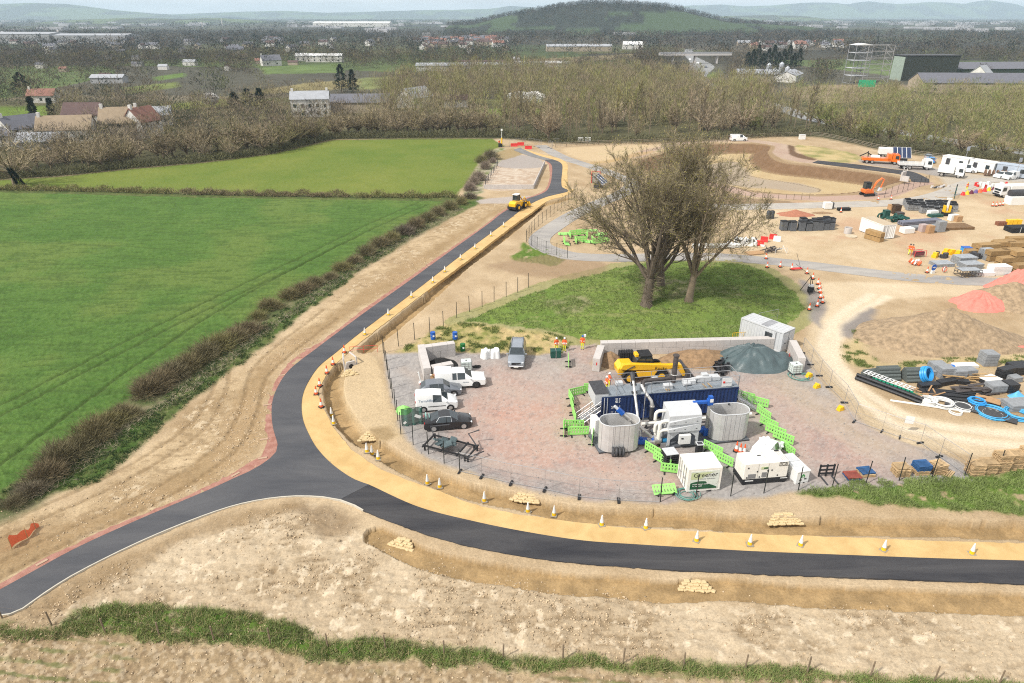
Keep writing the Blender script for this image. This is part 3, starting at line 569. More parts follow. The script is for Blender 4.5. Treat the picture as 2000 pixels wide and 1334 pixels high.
b = MB(); b.tube([(4.0, -.5, .1), (4.05, -.35, ZT+1.0)], .05, 7); b.tube([(4.02, -.45, 1.45), (4.02, -.45, 1.55)], .1, 8); b.obj('stand_pipe', W_galv, pl)
b = MB()
for x, y, sx, sy, h in ((8.9, 1.2, 1.2, .6, .45), (10.5, 1.5, 1.4, .5, .5), (11.7, 1.75, 1.0, .8, .35), (6.6, .7, .8, .6, .4), (2.2, 2.0, .7, .5, .35), (5.8, 2.1, .6, .6, .5)): b.base((x, y, ZT+.08), (sx, sy, h))
b.tube([(9.2, 1.3, ZT+.5), (11.2, 1.5, ZT+.55)], .16, 10); b.tube([(8.2, .8, ZT+.3), (8.9, .9, ZT+.3)], .2, 10); b.base((10.6, 1.6, ZT+.55), (.6, .5, .3))
b.obj('roof_machinery', W_grey, pl, bevel=.03)
b = MB()
for x in (10.2, 10.75, 6.3, 6.55): b.box((x, .55, ZT+.13), (.09, .9, .06), rz=.1)
b.obj('timber_bearer', W_wood, pl)
b = MB(); b.base((12.2, .03, ZT+.15), (1.0, .03, .9)); sg = b.obj('sign_board', mat('sign_white', (.7, .7, .7), .5), pl)
b = MB(); b.box((11.9, -.002, ZT+.62), (.2, .03, .2)); b.obj('sign_mark', W_red, sg)
b = MB(); [b.box((12.12+.14*i, -.002, ZT+.6), (.09, .03, .12)) for i in range(4)]; b.obj('sign_lettering', W_grey, sg)
b = MB(); b.base((.25, -.02, ZB), (.06, .05, ZT-ZB-.1)); b.base((.55, -.02, ZB), (.04, .05, ZT-ZB-.1)); b.obj('door_bar', W_grey, pl)
text('container_lettering', 'SBS 1', .42, W_white, pl, (.95, .033, 1.62), (PI/2, 0, 0)); text('container_lettering', 'TV', .42, W_white, pl, (.95, .033, 1.0), (PI/2, 0, 0))
b = MB(); [b.base((1.55+.0*i, .03, 2.62-.13*i), (.5-.1*(i % 2), .01, .07)) for i in range(4)]; b.obj('container_lettering', W_white, pl)
b = MB(); b.base((.0, 1.3, ZT-.9), (1.3, 2.4, 1.25)); pc = b.obj('control_cabinet', W_grey, pl, bevel=.02); b = MB(); b.base((.0, 1.3, ZT+.353), (1.36, 2.5, .05)); b.obj('cabinet_roof', W_dark, pc)
for sx_, x0, name_ in ((-1, -.1, 'stair_flight'), (1, LC+.05, 'stair_flight')):
 b = MB(); n = 7
 for i in range(n): b.base((x0+sx_*(.25+.28*i), .3, 1.55-.2*i), (.28, .9, .04))
 for y in (-.15, .75):
  b.tube([(x0, y, 1.6), (x0+sx_*2.1, y, .05)], .05, 5)
  for k in (.5, 1.0): b.tube([(x0, y, 1.6+k), (x0+sx_*2.1, y, .05+k)], .025, 5)
  for i in range(4): x = x0+sx_*(.1+.65*i); b.tube([(x, y, 1.6-.72*(.1+.65*i)), (x, y, 2.6-.72*(.1+.65*i))], .025, 5)
 rail(b, [(x0, -.15), (x0+sx_*-.01, .75)], 1.0, .025, 1.6); b.obj(name_, W_galv, pl)
# ---- open oval tanks
def oval(L_, D_, n=10):
 r = D_/2; a = L_/2-r
 return [(a+r*math.cos(t), r*math.sin(t)) for t in np.linspace(-PI/2, PI/2, n)]+[(-a+r*math.cos(t), r*math.sin(t)) for t in np.linspace(PI/2, 3*PI/2, n)]
def tank(px, lab, L_=3.6, D_=2.05, h=2.7):
 p = G(*px); t = thing('open_tank', lab, 'tank', (p.x, p.y, .22), R(6), 'galvanised open-topped tanks on the skids')
 oo, ii = oval(L_, D_), oval(L_-.12, D_-.12); n = len(oo); b = MB()
 V_ = [(x, y, z) for z, q in ((0, oo), (h, oo), (h, ii), (.15, ii)) for x, y in q]; Fc = []
 for k in range(3): Fc += [(k*n+i, k*n+(i+1) % n, (k+1)*n+(i+1) % n, (k+1)*n+i) for i in range(n)]
 Fc.append(tuple(range(3*n, 4*n))); b.add(V_, Fc); b.obj('tank_wall', mat('tank_steel', (.58, .57, .555), .5, .35, var=.12, scale=.9), t)
 b = MB()
 for i in list(range(1, n, 3)): b.tube([(oo[i][0]*1.003, oo[i][1]*1.003, .02), (oo[i][0]*1.003, oo[i][1]*1.003, h-.05)], .018, 4)
 for f in np.linspace(-.8, .8, 4): b.tube([(f*(L_/2-D_/2), -D_/2-.003, .02), (f*(L_/2-D_/2), -D_/2-.003, h-.05)], .016, 4)
 b.obj('panel_seam', W_galv, t)
 b = MB(); b.tube([(x, y, h+.01) for x, y in oval(L_-.04, D_-.04)+[oval(L_-.04, D_-.04)[0]]], .05, 6); b.obj('rim', W_grey, t)
 b = MB(); b.box((.3, D_/2-.07, h-.06), (.12, .12, .16)); b.obj('bracket', W_black, t); return t
tank((1206, 874), 'open oval steel tank at the left end with the blue-headed auger leaning in'); tank((1417, 852), 'open oval steel tank standing on the long skid beside the white van')
def skid(px0, px1, dpt, lab):
 a, c = G(*px0), G(*px1); v = c-a; L_ = v.length
 t = thing('steel_skid', lab, 'skid', (a.x, a.y, 0), math.atan2(v.y, v.x)); b = MB()
 b.base((L_/2, dpt/2, .12), (L_, dpt, .06)); b.obj('deck_plate', mat('skid_plate', (.12, .13, .145), .6, .2, var=.2), t); b = MB()
 for y in (.07, dpt-.07): b.base((L_/2, y, 0), (L_, .14, .118))
 for i in range(7): b.base((.1+i*(L_-.2)/6, dpt/2, 0), (.12, dpt-.3, .118))
 b.obj('skid_beam', W_dark, t)
skid((1170, 887), (1247, 876), 2.9, 'dark steel skid under the left oval tank'); skid((1292, 878), (1463, 861), 3.0, 'long dark steel skid carrying the filter housing and right tank')
# ---- filter housing
p = G(1301, 877); FZ = R(7)
fu = thing('filter_unit', 'light grey filter housing on splayed legs with white ducts at its left', 'filter unit', (p.x, p.y, .18), FZ); FW, FD = 2.95, 1.9
b = MB(); b.prof([(0, 3.2), (.35, 3.5), (FD, 3.62), (FD, 1.5), (0, 1.5)], 0, FW, 'x'); b.obj('housing', W_grey, fu, bevel=.03)
for z0, z1 in ((2.35, 2.95), (1.6, 2.2)):
 b = MB(); b.add([(.0, -.005, z0), (FW, -.005, z0), (FW, -.005, z1+.1), (0, -.005, z1-.25), (.0, -.16, z0+.02), (FW, -.04, z0+.02), (FW, -.04, z1+.1), (0, -.16, z1-.3)], [(4, 5, 6, 7), (0, 4, 7, 3), (1, 2, 6, 5), (3, 7, 6, 2), (0, 1, 5, 4)])
 dr = b.obj('access_door', W_grey, fu); b = MB()
 for x in (.5, 1.5, 2.55): b.box((x, -.15+.035*x, z0+.25), (.14, .03, .05))
 b.obj('latch', W_dark, dr)
b = MB()
for x in (0.05, FW-.3):
 for y in (.05, FD-.25): b.base((x+.13, y+.1, .0), (.22, .16, 1.5))
b.add([(.3, .06, 1.5), (.3, .06, .75), (.95, .06, 1.32), (2.2, .06, 1.32), (2.85, .06, .75), (2.85, .06, 1.5), (.3, .16, 1.5), (.3, .16, .75), (.95, .16, 1.32), (2.2, .16, 1.32), (2.85, .16, .75), (2.85, .16, 1.5)], [(0, 1, 2), (0, 2, 3, 5), (3, 4, 5), (6, 8, 7), (6, 11, 9, 8), (9, 11, 10), (1, 7, 8, 2), (2, 8, 9, 3), (3, 9, 10, 4)]); b.obj('support_leg', W_grey, fu)
b = MB(); b.base((1.55, -.12, .38), (1.05, .3, .92)); cb = b.obj('control_box', W_white, fu, bevel=.02); b = MB(); b.base((1.28, -.29, .95), (.2, .03, .12)); b.obj('display', W_black, cb)
b = MB(); [b.box((1.1+.13*i, -.012, 1.42), (.09, .02, .07)) for i in range(8)]; b.obj('nameplate', W_dark, fu)
for dx, dy, z in ((-.15, 1.2, 3.1), (-.15, 1.0, 2.0), (.02, .35, 2.55), (.02, .3, 1.65)):
 b = MB(); q = [(dx+.25, dy, z)]+[(dx-.35-.35*math.sin(t), dy, z-.35+.35*math.cos(t)) for t in np.linspace(0, PI/2, 6)]+[(dx-.70, dy, z-.9)]
 b.tube(q, .15, 10); b.tube([(dx+.18, dy, z), (dx+.24, dy, z)], .2, 10); b.obj('duct', W_cream, fu, smooth=True)
b = MB(); b.tube([(-.72, 1.1, 2.1), (-.72, 1.1, .5)], .16, 10); b.tube([(-.72, .32, 1.6), (-.72, .32, .4)], .15, 10); b.obj('duct', W_cream, fu, smooth=True)
b = MB(); b.tube([(-1.05, .55, .55), (-.45, .55, .55)], .42, 14); b.box((-1.2, .6, .25), (.7, .7, .45)); b.obj('fan_casing', W_stain, fu, smooth=True)
b = MB(); b.tube([(-.3, .45, .45), (.1, .45, .45)], .22, 10); b.base((-.1, .45, .0), (.4, .4, .25)); b.obj('motor', mat('motor_blue', (.015, .16, .32), .4), fu, smooth=True)
b = MB(); b.base((-.35, -.12, .02), (.5, .06, .55)); b.obj('guard_frame', W_galv, fu)
# ---- augers and conveyors
def auger(lab, foot, head, r=.13, blue_head=True, blue_foot=True, box=(.7, .4, .45)):
 a, c = Vector(foot), Vector(head); t = thing('screw_auger', lab, 'auger', (a.x, a.y, a.z)); v = c-a
 b = MB(); b.tube([(0, 0, .2), v], r, 10)
 for k in (.35, .75): m = v*k; n = v.normalized()*.06; b.tube([m-n, m+n], r*1.35, 10)
 b.obj('auger_tube', W_stain, t, smooth=True)
 if blue_head:
  b = MB(); d = v.normalized(); b.tube([v-d*.15, v+d*.55], .24, 4); b.obj('drive_head', W_blue, t); b = MB(); b.tube([v+d*.55, v+d*.95], .14, 8); b.obj('drive_motor', W_grey, t)
 if blue_foot: b = MB(); b.base((0, 0, 0), box); b.base((0, 0, box[2]), (.3, .3, .2), taper=.8); b.obj('hopper', W_blue, t, bevel=.03)
 return t
q = G(1251, 868); h_ = G(1236.5, 742, 4.3); auger('tall slanted steel auger rising past the container front with a dark outlet on top', (q.x, q.y, .18), (h_.x, h_.y, 4.3), .13, False, True, (1.3, .6, .4))
ax = [o_ for o_ in C.objects if o_.name.startswith('screw_auger')][0]; vv = Vector((h_.x-q.x, h_.y-q.y, 4.1))
b = MB(); b.tube([vv-vv.normalized()*.1, vv+vv.normalized()*.75], [.16, .26], 8); b.obj('outlet_hood', W_dark, ax)
b = MB()
for k in (.8, .93): m = vv*k; b.box(m, (.55, .3, .12));
b.obj('pipe_bracket', W_dark, ax)
q = G(1277, 860, .5); h_ = G(1215, 806, 3.15); auger('steel auger with a blue drive head leaning over the left tank', (q.x, q.y, .5), (h_.x, h_.y, 3.15), .14, True, True, (.5, .5, .3))
q = G(1377, 852); cv = thing('bucket_elevator', 'white vertical pipe with a blue head and blue foot beside the filter housing', 'elevator', (q.x, q.y, .2), FZ)
b = MB(); b.tube([(0, 0, .5), (0, 0, 3.3)], .16, 10); b.obj('riser_pipe', W_stain, cv, smooth=True); b = MB(); b.base((0, 0, 3.2), (.5, .45, .55)); b.base((.02, 0, 3.6), (.45, .4, .5), taper=.8); b.base((-.9, 0, 3.35), (1.4, .28, .28)); b.obj('head_box', W_blue, cv, bevel=.03)
b = MB(); b.base((.05, -.24, 3.55), (.3, .03, .32)); b.obj('label_plate', W_white, cv); b = MB(); b.base((0, 0, 0), (.6, .6, .75)); b.base((0, 0, .35), (1.3, .4, .35)); b.obj('boot_box', W_blue, cv, bevel=.03)
b = MB();
for x in (8.75, 11.3): pass
# long pale pipe lying between container and skids
t = thing('transfer_pipe', 'pale horizontal pipe lying low in front of the navy container', 'pipe', (*G(1252, 838)[:2], 0), AZ); b = MB(); b.tube([(0, 0, .55), (11.0, .2, .55)], .16, 10); b.obj('pipe_run', W_cream, t, smooth=True); b = MB(); [b.base((x, .05, 0), (.1, .3, .42)) for x in (.5, 3.5, 6.5, 10)]; b.obj('pipe_support', W_dark, t)
t = thing('switch_cabinet', 'tall white cabinet between the stairs and the left oval tank', 'cabinet', (*G(1161, 857)[:2], 0), R(20)); b = MB(); b.prof([(0, 0), (.75, 0), (.75, 1.6), (.5, 1.95), (0, 1.95)], 0, 1.1, 'y'); b.obj('cabinet_body', W_white, t, bevel=.03); b = MB(); b.base((.765, .55, .15), (.03, .9, 1.2)); b.obj('door', W_grey, t)
# corrugated drain coils against the tank
t = thing('drain_coil', 'dark ribbed drain pipe coils stacked against the left oval tank', 'pipe coil', (*G(1206, 888)[:2], .0)); b = MB()
for i in range(4): b.ring((-.45+.3*i, -.15, .42), .32, .11, 12, 6, 'x', 1.15)
b.obj('coil', W_dark, t, smooth=True)
# ---- green plastic barriers
BAR = None
def make_barrier():
 t = thing('plastic_barrier', 'x', 'barrier', group='lime green plastic barriers in the gravel yard'); b = MB(); L_ = 1.95
 b.base((0, 0, .12), (L_, .05, .2)); b.base((0, 0, .86), (L_, .05, .16))
 for i in range(8): b.base((-L_/2+.08+i*(L_-.16)/7, 0, .32), (.17, .045, .54))
 b.base((0, 0, .54), (L_, .043, .14))
 b.obj('panel', W_lime, t, bevel=.02)
 for x in (-.62, .62): b = MB(); b.box((x, 0, .05), (.12, .75, .1), taper=.8); b.obj('foot', W_black, t)
 return t
def barrier(px, ang, lab):
 global BAR
 p = G(*px)
 if BAR is None: BAR = make_barrier(); t = BAR; t.location = (p.x, p.y, 0); t.rotation_euler = (0, 0, R(ang)); t['label'] = lab
 else: t = dup(BAR, (p.x, p.y, 0), R(ang), lab)
 return t
for px, ang, lab in (((1128, 773), 24, 'lime barrier at the far left corner of the row round the stairs'), ((1158, 765), 4, 'lime barrier behind the stairs next to the navy container end'), ((1115, 785), 100, 'lime barrier seen end-on at the left edge, farthest of its row'),
 ((1117, 800), 95, 'lime barrier seen end-on at the left edge, middle of its row'), ((1121, 818), 95, 'lime barrier seen end-on at the left edge, nearest of its row'), ((1167, 785), 80, 'lime barrier standing against the navy container end'), ((1166, 802), 82, 'lime barrier at the head of the steel stairs'),
 ((1120, 838), 0, 'lime barrier facing the camera at the foot of the stairs, rear one'), ((1129, 851), 4, 'lime barrier facing the camera at the foot of the stairs, front one'), ((1101, 845), 85, 'lime barrier seen end-on at the far left by the stairs'), ((1157, 862), 80, 'lime barrier end-on beside the white cabinet'),
 ((1275, 888), -52, 'lime barrier with red and white tape left of the black crate stack, rear one'), ((1292, 907), -52, 'lime barrier with red and white tape left of the black crate stack, middle one'), ((1312, 925), -12, 'lime barrier running into the left side of the white battery box'),
 ((1391, 885), -48, 'lime barrier right of the white battery box, rear one'), ((1411, 905), -48, 'lime barrier right of the white battery box, front one'),
 ((1453, 782), -30, 'lime barrier at the right end of the navy container, rear one'), ((1480, 793), -32, 'lime barrier near the right stairs, beside the pale worn track'), ((1490, 815), -68, 'first lime barrier in the line running down to the white van'), ((1500, 835), -55, 'second lime barrier in the line running down to the white van'),
 ((1513, 850), -45, 'third lime barrier in the line, behind the white van'), ((1528, 863), -45, 'fourth lime barrier in the line, touching the van bonnet'), ((1536, 885), -72, 'last lime barrier in the line, next to the white fuel tank'),
 ((1110, 712), 88, 'lone lime barrier seen end-on beside the dark green crate')): barrier(px, ang, lab)
t = barrier((1301, 970), 6, 'lime barrier lying flat by the black fence post and green hose'); t.rotation_euler = (R(-62), 0, R(8)); t.location.z = .12
# ---- battery box, generator, fuel tank
bp_ = G(1340, 963); t = thing('battery_container', 'white battery container lettered Greener with a dark green hill on its front', 'battery box', (bp_.x, bp_.y, .0), R(7)); BW, BD, BH = 2.8, 2.2, 2.3
b = MB(); container(b, BW, BD, .12, BH, .13, True, True); b.base((BW/2, .02, .2), (BW-.2, .03, BH-.3)); b.base((BW/2, BD/2, 0), (BW-.3, BD-.1, .12)); b.obj('container_body', W_cream, t)
G_pale = mat('poster_pale', (.62, .66, .60), .5, var=.05); G_dk = mat('poster_green', (.012, .085, .035), .5, var=.1); G_txt = mat('lettering_black', (.015, .015, .015), .6); G_yg = mat('poster_yellow_green', (.50, .56, .33), .5, var=.04)
b = MB(); b.base((BW/2, -.012, .32), (BW-.42, .02, BH-.55)); po = b.obj('front_poster', G_pale, t)
b = MB(); b.prof([(.24, 1.3), (1.1, 1.3), (1.6, 1.75), (2.2, 1.95), (.24, 1.95)], -.031, -.024); b.obj('poster_tint', G_yg, po)
b = MB(); b.prof([(.24, .33)]+[(.24+2.25*i/14, .34+.72*math.sin(PI*(.28+.6*i/14))+(.16 if i < 9 else -.03)-.12) for i in range(15)]+[(2.5, .33)], -.034, -.026); b.obj('poster_hill', G_dk, po)
text('poster_lettering', 'Greener', .60, G_txt, po, (.42, -.03, 1.5), (PI/2, 0, 0), sx=.98); text('poster_lettering', 'Power Solutions', .19, mat('lettering_grey', (.25, .27, .27), .6), po, (1.02, -.03, 1.26), (PI/2, 0, 0))
text('poster_lettering', 'Mobile battery power', .155, W_white, po, (.42, -.05, .78), (PI/2, 0, 0)); text('poster_lettering', 'for less noise', .155, W_white, po, (.42, -.05, .6), (PI/2, 0, 0))
b = MB(); b.prof([(2.1, .85), (2.3, .7), (2.5, .85), (2.5, 1.0), (2.1, 1.0)], -.045, -.036); b.obj('poster_shield', G_pale, po)
b = MB(); [b.tube([(-.02, y, .2), (-.02, y, BH-.15)], .03, 5) for y in (.5, .95, 1.5, 1.95)]; [b.base((-.03, y, 1.0), (.05, .35, .06)) for y in (.72, 1.72)]; b.obj('door_bar', W_galv, t)
b = MB(); b.base((.9, .0, .0), (.35, .06, .12)); b.base((1.9, .0, .0), (.35, .06, .12)); b.obj('fork_pocket', W_black, t)
g0 = G(1449, 948); t = thing('generator', 'cream generator set with JCB lettering on a black base frame', 'generator', (g0.x, g0.y, 0), R(7)); GW, GD = 3.8, 1.75
b = MB(); b.base((GW/2, GD/2, .1), (GW+.1, GD, .42)); b.base((.2, GD/2, 0), (.2, GD, .1)); b.base((GW-.2, GD/2, 0), (.2, GD, .1)); b.obj('base_frame', W_black, t)
b = MB(); b.base((GW/2, GD/2, .521), (GW, GD-.06, 1.55)); b.obj('canopy', W_cream, t, bevel=.05); b = MB()
for x in (1.2, 2.05): b.base((x, GD/2, 2.06), (.035, GD-.1, .025)); b.base((x, .02, .6), (.02, .02, 1.4))
for x in (3.3, 3.45, 3.6, 3.75): b.base((x, GD/2, 2.06), (.06, GD-.4, .025))
b.obj('panel_seam', mat('seam_grey', (.45, .43, .38), .7), t)
b = MB(); b.base((.72, .016, .62), (.66, .03, .42)); b.base((1.78, .016, .68), (.42, .03, .46)); b.obj('louvre', mat('louvre_grey', (.2, .2, .2), .6), t)
b = MB(); b.base((1.65, 1.1, 2.07), (.3, .12, .03)); b.base((3.4, 1.55, 2.07), (.4, .18, .03)); [b.base((x, .018, z), (.1, .03, .12)) for x, z in ((.35, 1.6), (1.15, 1.2), (2.05, 1.22), (2.4, 1.25), (.3, .65), (1.4, .65), (2.95, .7))]; b.obj('latch', W_black, t)
text('generator_lettering', 'JCB', .36, G_txt, t, (3.05, .022, 1.72), (PI/2, 0, 0), sx=1.15); b = MB(); b.base((3.43, .021, 2.0), (.86, .02, .03)); b.base((3.43, .021, 1.66), (.86, .02, .03)); b.base((2.99, .021, 1.66), (.03, .02, .35)); b.base((3.85, .021, 1.66), (.03, .02, .35)); b.obj('logo_frame', G_txt, t)
b = MB(); b.base((1.75, .021, 1.45), (.62, .02, .24)); st_ = b.obj('sticker', G_yg, t); b = MB(); b.base((1.86, .008, 1.5), (.36, .02, .13)); b.obj('sticker_mark', G_dk, st_)
b = MB(); b.base((.55, -.01, .36), (.7, .02, .08)); b.base((3.55, -.01, .42), (.6, .02, .06)); b.obj('base_lettering', W_white, t)
b = MB(); b.base((-.01, .9, .7), (.03, 1.1, 1.2)); b.obj('end_door', W_cream, t, bevel=.01)
f0 = G(1553, 947); t = thing('fuel_tank', 'white ribbed fuel tank with a grey lid and a green mark on its end', 'fuel tank', (f0.x, f0.y, 0), R(14))
b = MB(); b.base((.6, 1.25, .12), (1.2, 2.5, 1.05)); b.base((.6, 1.25, 1.175), (1.28, 2.58, .12)); b.obj('tank_body', W_white, t, bevel=.04); b = MB(); b.base((.6, 1.9, 1.30), (1.0, 1.1, .06)); b.base((.6, .9, 1.30), (.9, .5, .03)); b.obj('lid', W_grey, t, bevel=.02)
b = MB(); [b.base((x, y, 0), (.25, .25, .12)) for x in (.15, .6, 1.05) for y in (.15, .85, 1.6, 2.35)]; b.obj('skid_foot', W_white, t); b = MB(); b.prof([(.45, .6), (.45, .85), (.6, 1.0), (.75, .85), (.75, .6), (.66, .6), (.66, .8), (.54, .8), (.54, .6)], -.012, -.003); b.obj('emblem', mat('emblem_green', (.05, .28, .08), .5), t); b = MB(); b.base((.4, -.006, .35), (.22, .02, .12)); b.base((.85, -.006, .42), (.2, .02, .12)); b.obj('label_plate', W_dark, t)
# ---- black crates, post box, fork carriage
t = thing('crate_stack', 'stack of black slatted trays strapped together with a grey lid behind the barriers', 'crate stack', (*G(1306, 908)[:2], 0), R(12)); b = MB()
for k in range(6): b.base((0, 0, .06+.22*k), (1.15, 1.15, .13), taper=1.03)
b.obj('tray', W_black, t, bevel=.02); b = MB(); b.base((0, 0, 1.39), (1.1, 1.1, .05)); b.obj('lid', W_grey, t); b = MB(); b.box((-.2, -.6, .72), (.05, .03, 1.4)); b.box((.61, 0, .72), (.03, .05, 1.4)); b.obj('strap', W_galv, t)
t = thing('power_pedestal', 'short dark pedestal with a grey framed top behind the battery box', 'pedestal', (*G(1364, 886)[:2], 0), R(6)); b = MB(); b.base((0, 0, 0), (.5, .5, 1.05)); b.obj('column', W_black, t); b = MB(); b.base((0, 0, 1.052), (.62, .58, .06)); b.obj('top_plate', W_grey, t); b = MB(); b.base((0, 0, 1.113), (.44, .4, .02)); b.obj('grille', W_dark, t)
t = thing('fork_carriage', 'black pallet fork carriage standing alone on the gravel', 'pallet forks', (*G(1612, 930)[:2], 0), R(5)); b = MB()
for z in (.25, .6, 1.0): b.base((0, 0, z), (1.35, .09, .12))
for x in (-.6, 0, .6): b.base((x, 0, .0), (.1, .12, 1.2))
b.obj('carriage_frame', W_black, t); b = MB(); b.box((-.45, -.62, .05), (.12, 1.2, .07)); b.box((.5, -.62, .05), (.12, 1.2, .07)); b.obj('fork', W_dark, t)
# ---- concrete block walls (bays)
def blockwall(lab, a, c, courses, th=.8, bl=1.62, bh=.8, drop=()):
 A, Bv = Vector((a[0], a[1], 0)), Vector((c[0], c[1], 0)); v = Bv-A; n = max(1, round(v.length/bl)); l = v.length/n
 t = thing('block_wall', lab, 'wall', A, math.atan2(v.y, v.x), 'pale concrete block walls of the bays')
 for k in range(courses):
  off = (k % 2)*.5; xs = [0]+[i*l+off*l for i in range(0 if off else 1, n)]+[n*l]; xs = sorted(set(max(0, min(n*l, x)) for x in xs))
  for x0, x1 in zip(xs[:-1], xs[1:]):
   if x1-x0 < .1 or (k, round(x0/l)) in drop: continue
   b = MB(); b.base(((x0+x1)/2, 0, k*bh), (x1-x0-.02, th, bh-.012)); b.obj('block', W_conc, t, bevel=.025)
 return t
wl = [G(1163, 724), G(1172, 692), G(1538, 682), G(1560, 722)]
blockwall('long back wall of the big concrete bay behind the telehandler', (wl[1].x, wl[1].y), (wl[2].x, wl[2].y), 2)
blockwall('short left end wall of the big concrete bay with a small red mark', (wl[0].x, wl[0].y-.2), (wl[1].x-.05, wl[1].y-.82), 2); blockwall('right end wall of the big concrete bay by the grey cabin', (wl[2].x+.05, wl[2].y-.82), (wl[3].x, wl[3].y-.3), 2)
ub = [G(836, 745), G(824, 697), G(872, 690), G(884, 736)]
blockwall('left wall of the small concrete bay with black cinder', (ub[0].x, ub[0].y), (ub[1].x, ub[1].y), 2); blockwall('back wall of the small concrete bay, stepped down at its right', (ub[1].x+.45, ub[1].y-.42), (ub[2].x+1.0, ub[2].y-.3), 2, drop=((1, 2),)); blockwall('front wall of the small concrete bay behind the white pickup', (ub[0].x+.45, ub[0].y+.42), (ub[3].x, ub[3].y+.35), 2)
b = MB(); b.box((wl[0].x, wl[0].y-.62, 1.15), (.12, .02, .35)); o = b.obj('red_tag', W_red); tag(o, 'small red marker plate on the end of the left bay wall', 'marker')
t = thing('crate_stack', 'small black slatted crate on the soil behind the telehandler', 'crate stack', (*G(1222, 703)[:2], 0), R(5)); b = MB(); [b.base((.28*i-.7, 0, 0), (.2, .9, 1.1)) for i in range(6)]; b.obj('slats', W_black, t); b = MB(); b.base((0, 0, .4), (1.7, .8, .08)); b.obj('shelf', W_black, t)
# ---- heaps
def heap(name, lab, cat, px, rx, ry, h, m, seed=1, rz=0, rough=.12, flat=.0, n=44, group=None, fold=0):
 p = ON(*px) if 'ON' in globals() else G(*px); r = np.linspace(0, 1, 18); th = np.linspace(0, 2*PI, n, endpoint=False)
 Rr, T = np.meshgrid(r, th, indexing='ij'); x, y = Rr*np.cos(T), Rr*np.sin(T); irr = 1+.22*(vn(np.cos(T)*1.7+9, np.sin(T)*1.7+seed, seed)-.5)*2
 z = h*np.clip((1-np.maximum(Rr-flat, 0)/(1-flat)), 0, 1)**1.12*(.85+.3*vn(x*2+5, y*2+seed, seed+3)); X_, Y_ = x*rx*irr, y*ry*irr
 z = z+fold*h*np.abs(np.sin(T*6.5+3*vn(x*3+4, y*3, seed)))*Rr*(1-Rr)*2*(.4+vn(x*4, y*4, seed+1))
 z = z+rough*(fbm(X_+50, Y_+50*seed, .9, 4, seed)-.5)*2*np.clip(z/h*4, 0, 1)*h*.6; z = np.where(Rr > .97, -.15, z)
 nr, nt_ = Rr.shape; ix = np.arange(nr*nt_).reshape(nr, nt_); nx = np.roll(ix, -1, 1)
 q = np.stack([ix[:-1], nx[:-1], nx[1:], ix[1:]], -1).reshape(-1, 4)
 o = link(name, np_mesh(name, np.stack([X_.ravel(), Y_.ravel(), z.ravel()], 1), q[:, ::-1], [m], None, True), None, (p.x, p.y, p.z-.02), rz); return tag(o, lab, cat, group)
heap('soil_heap', 'brown soil heap in the big bay left of the telehandler', 'soil heap', (1192, 705), 1.9, 2.0, 1.35, W_dirt, 2); heap('soil_heap', 'wide brown soil heap in the big bay between telehandler and green sheeted pile', 'soil heap', (1375, 702), 4.8, 2.6, 1.5, W_dirt, 5)
heap('cinder_heap', 'black cinder heap spilling out of the small concrete bay', 'cinder heap', (860, 715), 1.9, 1.9, .75, W_peat, 3, flat=.3); heap('cinder_heap', 'little spill of black cinder right of the white liquid tote', 'cinder heap', (931, 716), .7, .5, .12, W_peat, 6)
heap('sheeted_pile', 'pile under a dark green tarpaulin with folds in the right of the big bay', 'covered pile', (1466, 706), 4.6, 2.9, 1.9, W_teal, 8, rough=.22, flat=.25, n=110, fold=.35)
t = thing('black_sheeting', 'crumpled black plastic sheeting along the left edge of the green tarpaulin', 'sheeting', (*G(1415, 712)[:2], .1), R(60)); b = MB(); rr_ = random.Random(4)
for i in range(46):
 x, y = rr_.uniform(-3, 3), rr_.uniform(-.7, .7); b.box((x, y, .12+.7*math.exp(-(x/3)**2)*rr_.random()), (rr_.uniform(.5, 1.2), rr_.uniform(.2, .5), .08), rr_.uniform(-.6, .6), rr_.uniform(-.7, .7), rr_.uniform(-.6, .6))
b.obj('folds', mat('black_film', (.02, .02, .022), .25, var=.3), t)
# ================================================================ VEHICLES
W_tyre = mat('tyre', (.018, .018, .019), .9, var=.2); W_rim = mat('alloy', (.5, .5, .5), .35, .7, var=.08); W_chrome = mat('lamp_lens', (.7, .72, .75), .15, var=.05); W_tail = mat('tail_red', (.45, .012, .01), .3)
def paint_mat(n, c, metal=0.0, rough=.28): return mat(n, c, rough, metal, var=.05, coat=.6, scale=.8)
def wheel(t, x, y, r, wd=.22, rim=None, rr=.62):
 s = 1 if y > 0 else -1; b = MB(); b.tube([(x, y-s*wd, r), (x, y-s*.03, r), (x, y, r)], [r, r, r*.93], 18); o = b.obj('wheel', W_tyre, t, smooth=True, angle=50)
 b = MB(); b.tube([(x, y-.01*s, r), (x, y+.012*s, r)], r*rr, 16)
 o2 = b.obj('rim', rim or W_rim, o)
 b = MB(); b.tube([(x, y+.012*s, r), (x, y+.018*s, r)], r*.16, 8)
 for k in range(5): a = 2*PI*k/5; b.box((x+.36*r*math.cos(a), y+.008*s, r+.36*r*math.sin(a)), (.12*r*1.2, .02, .26*r), ry=-a+PI/2)
 return o
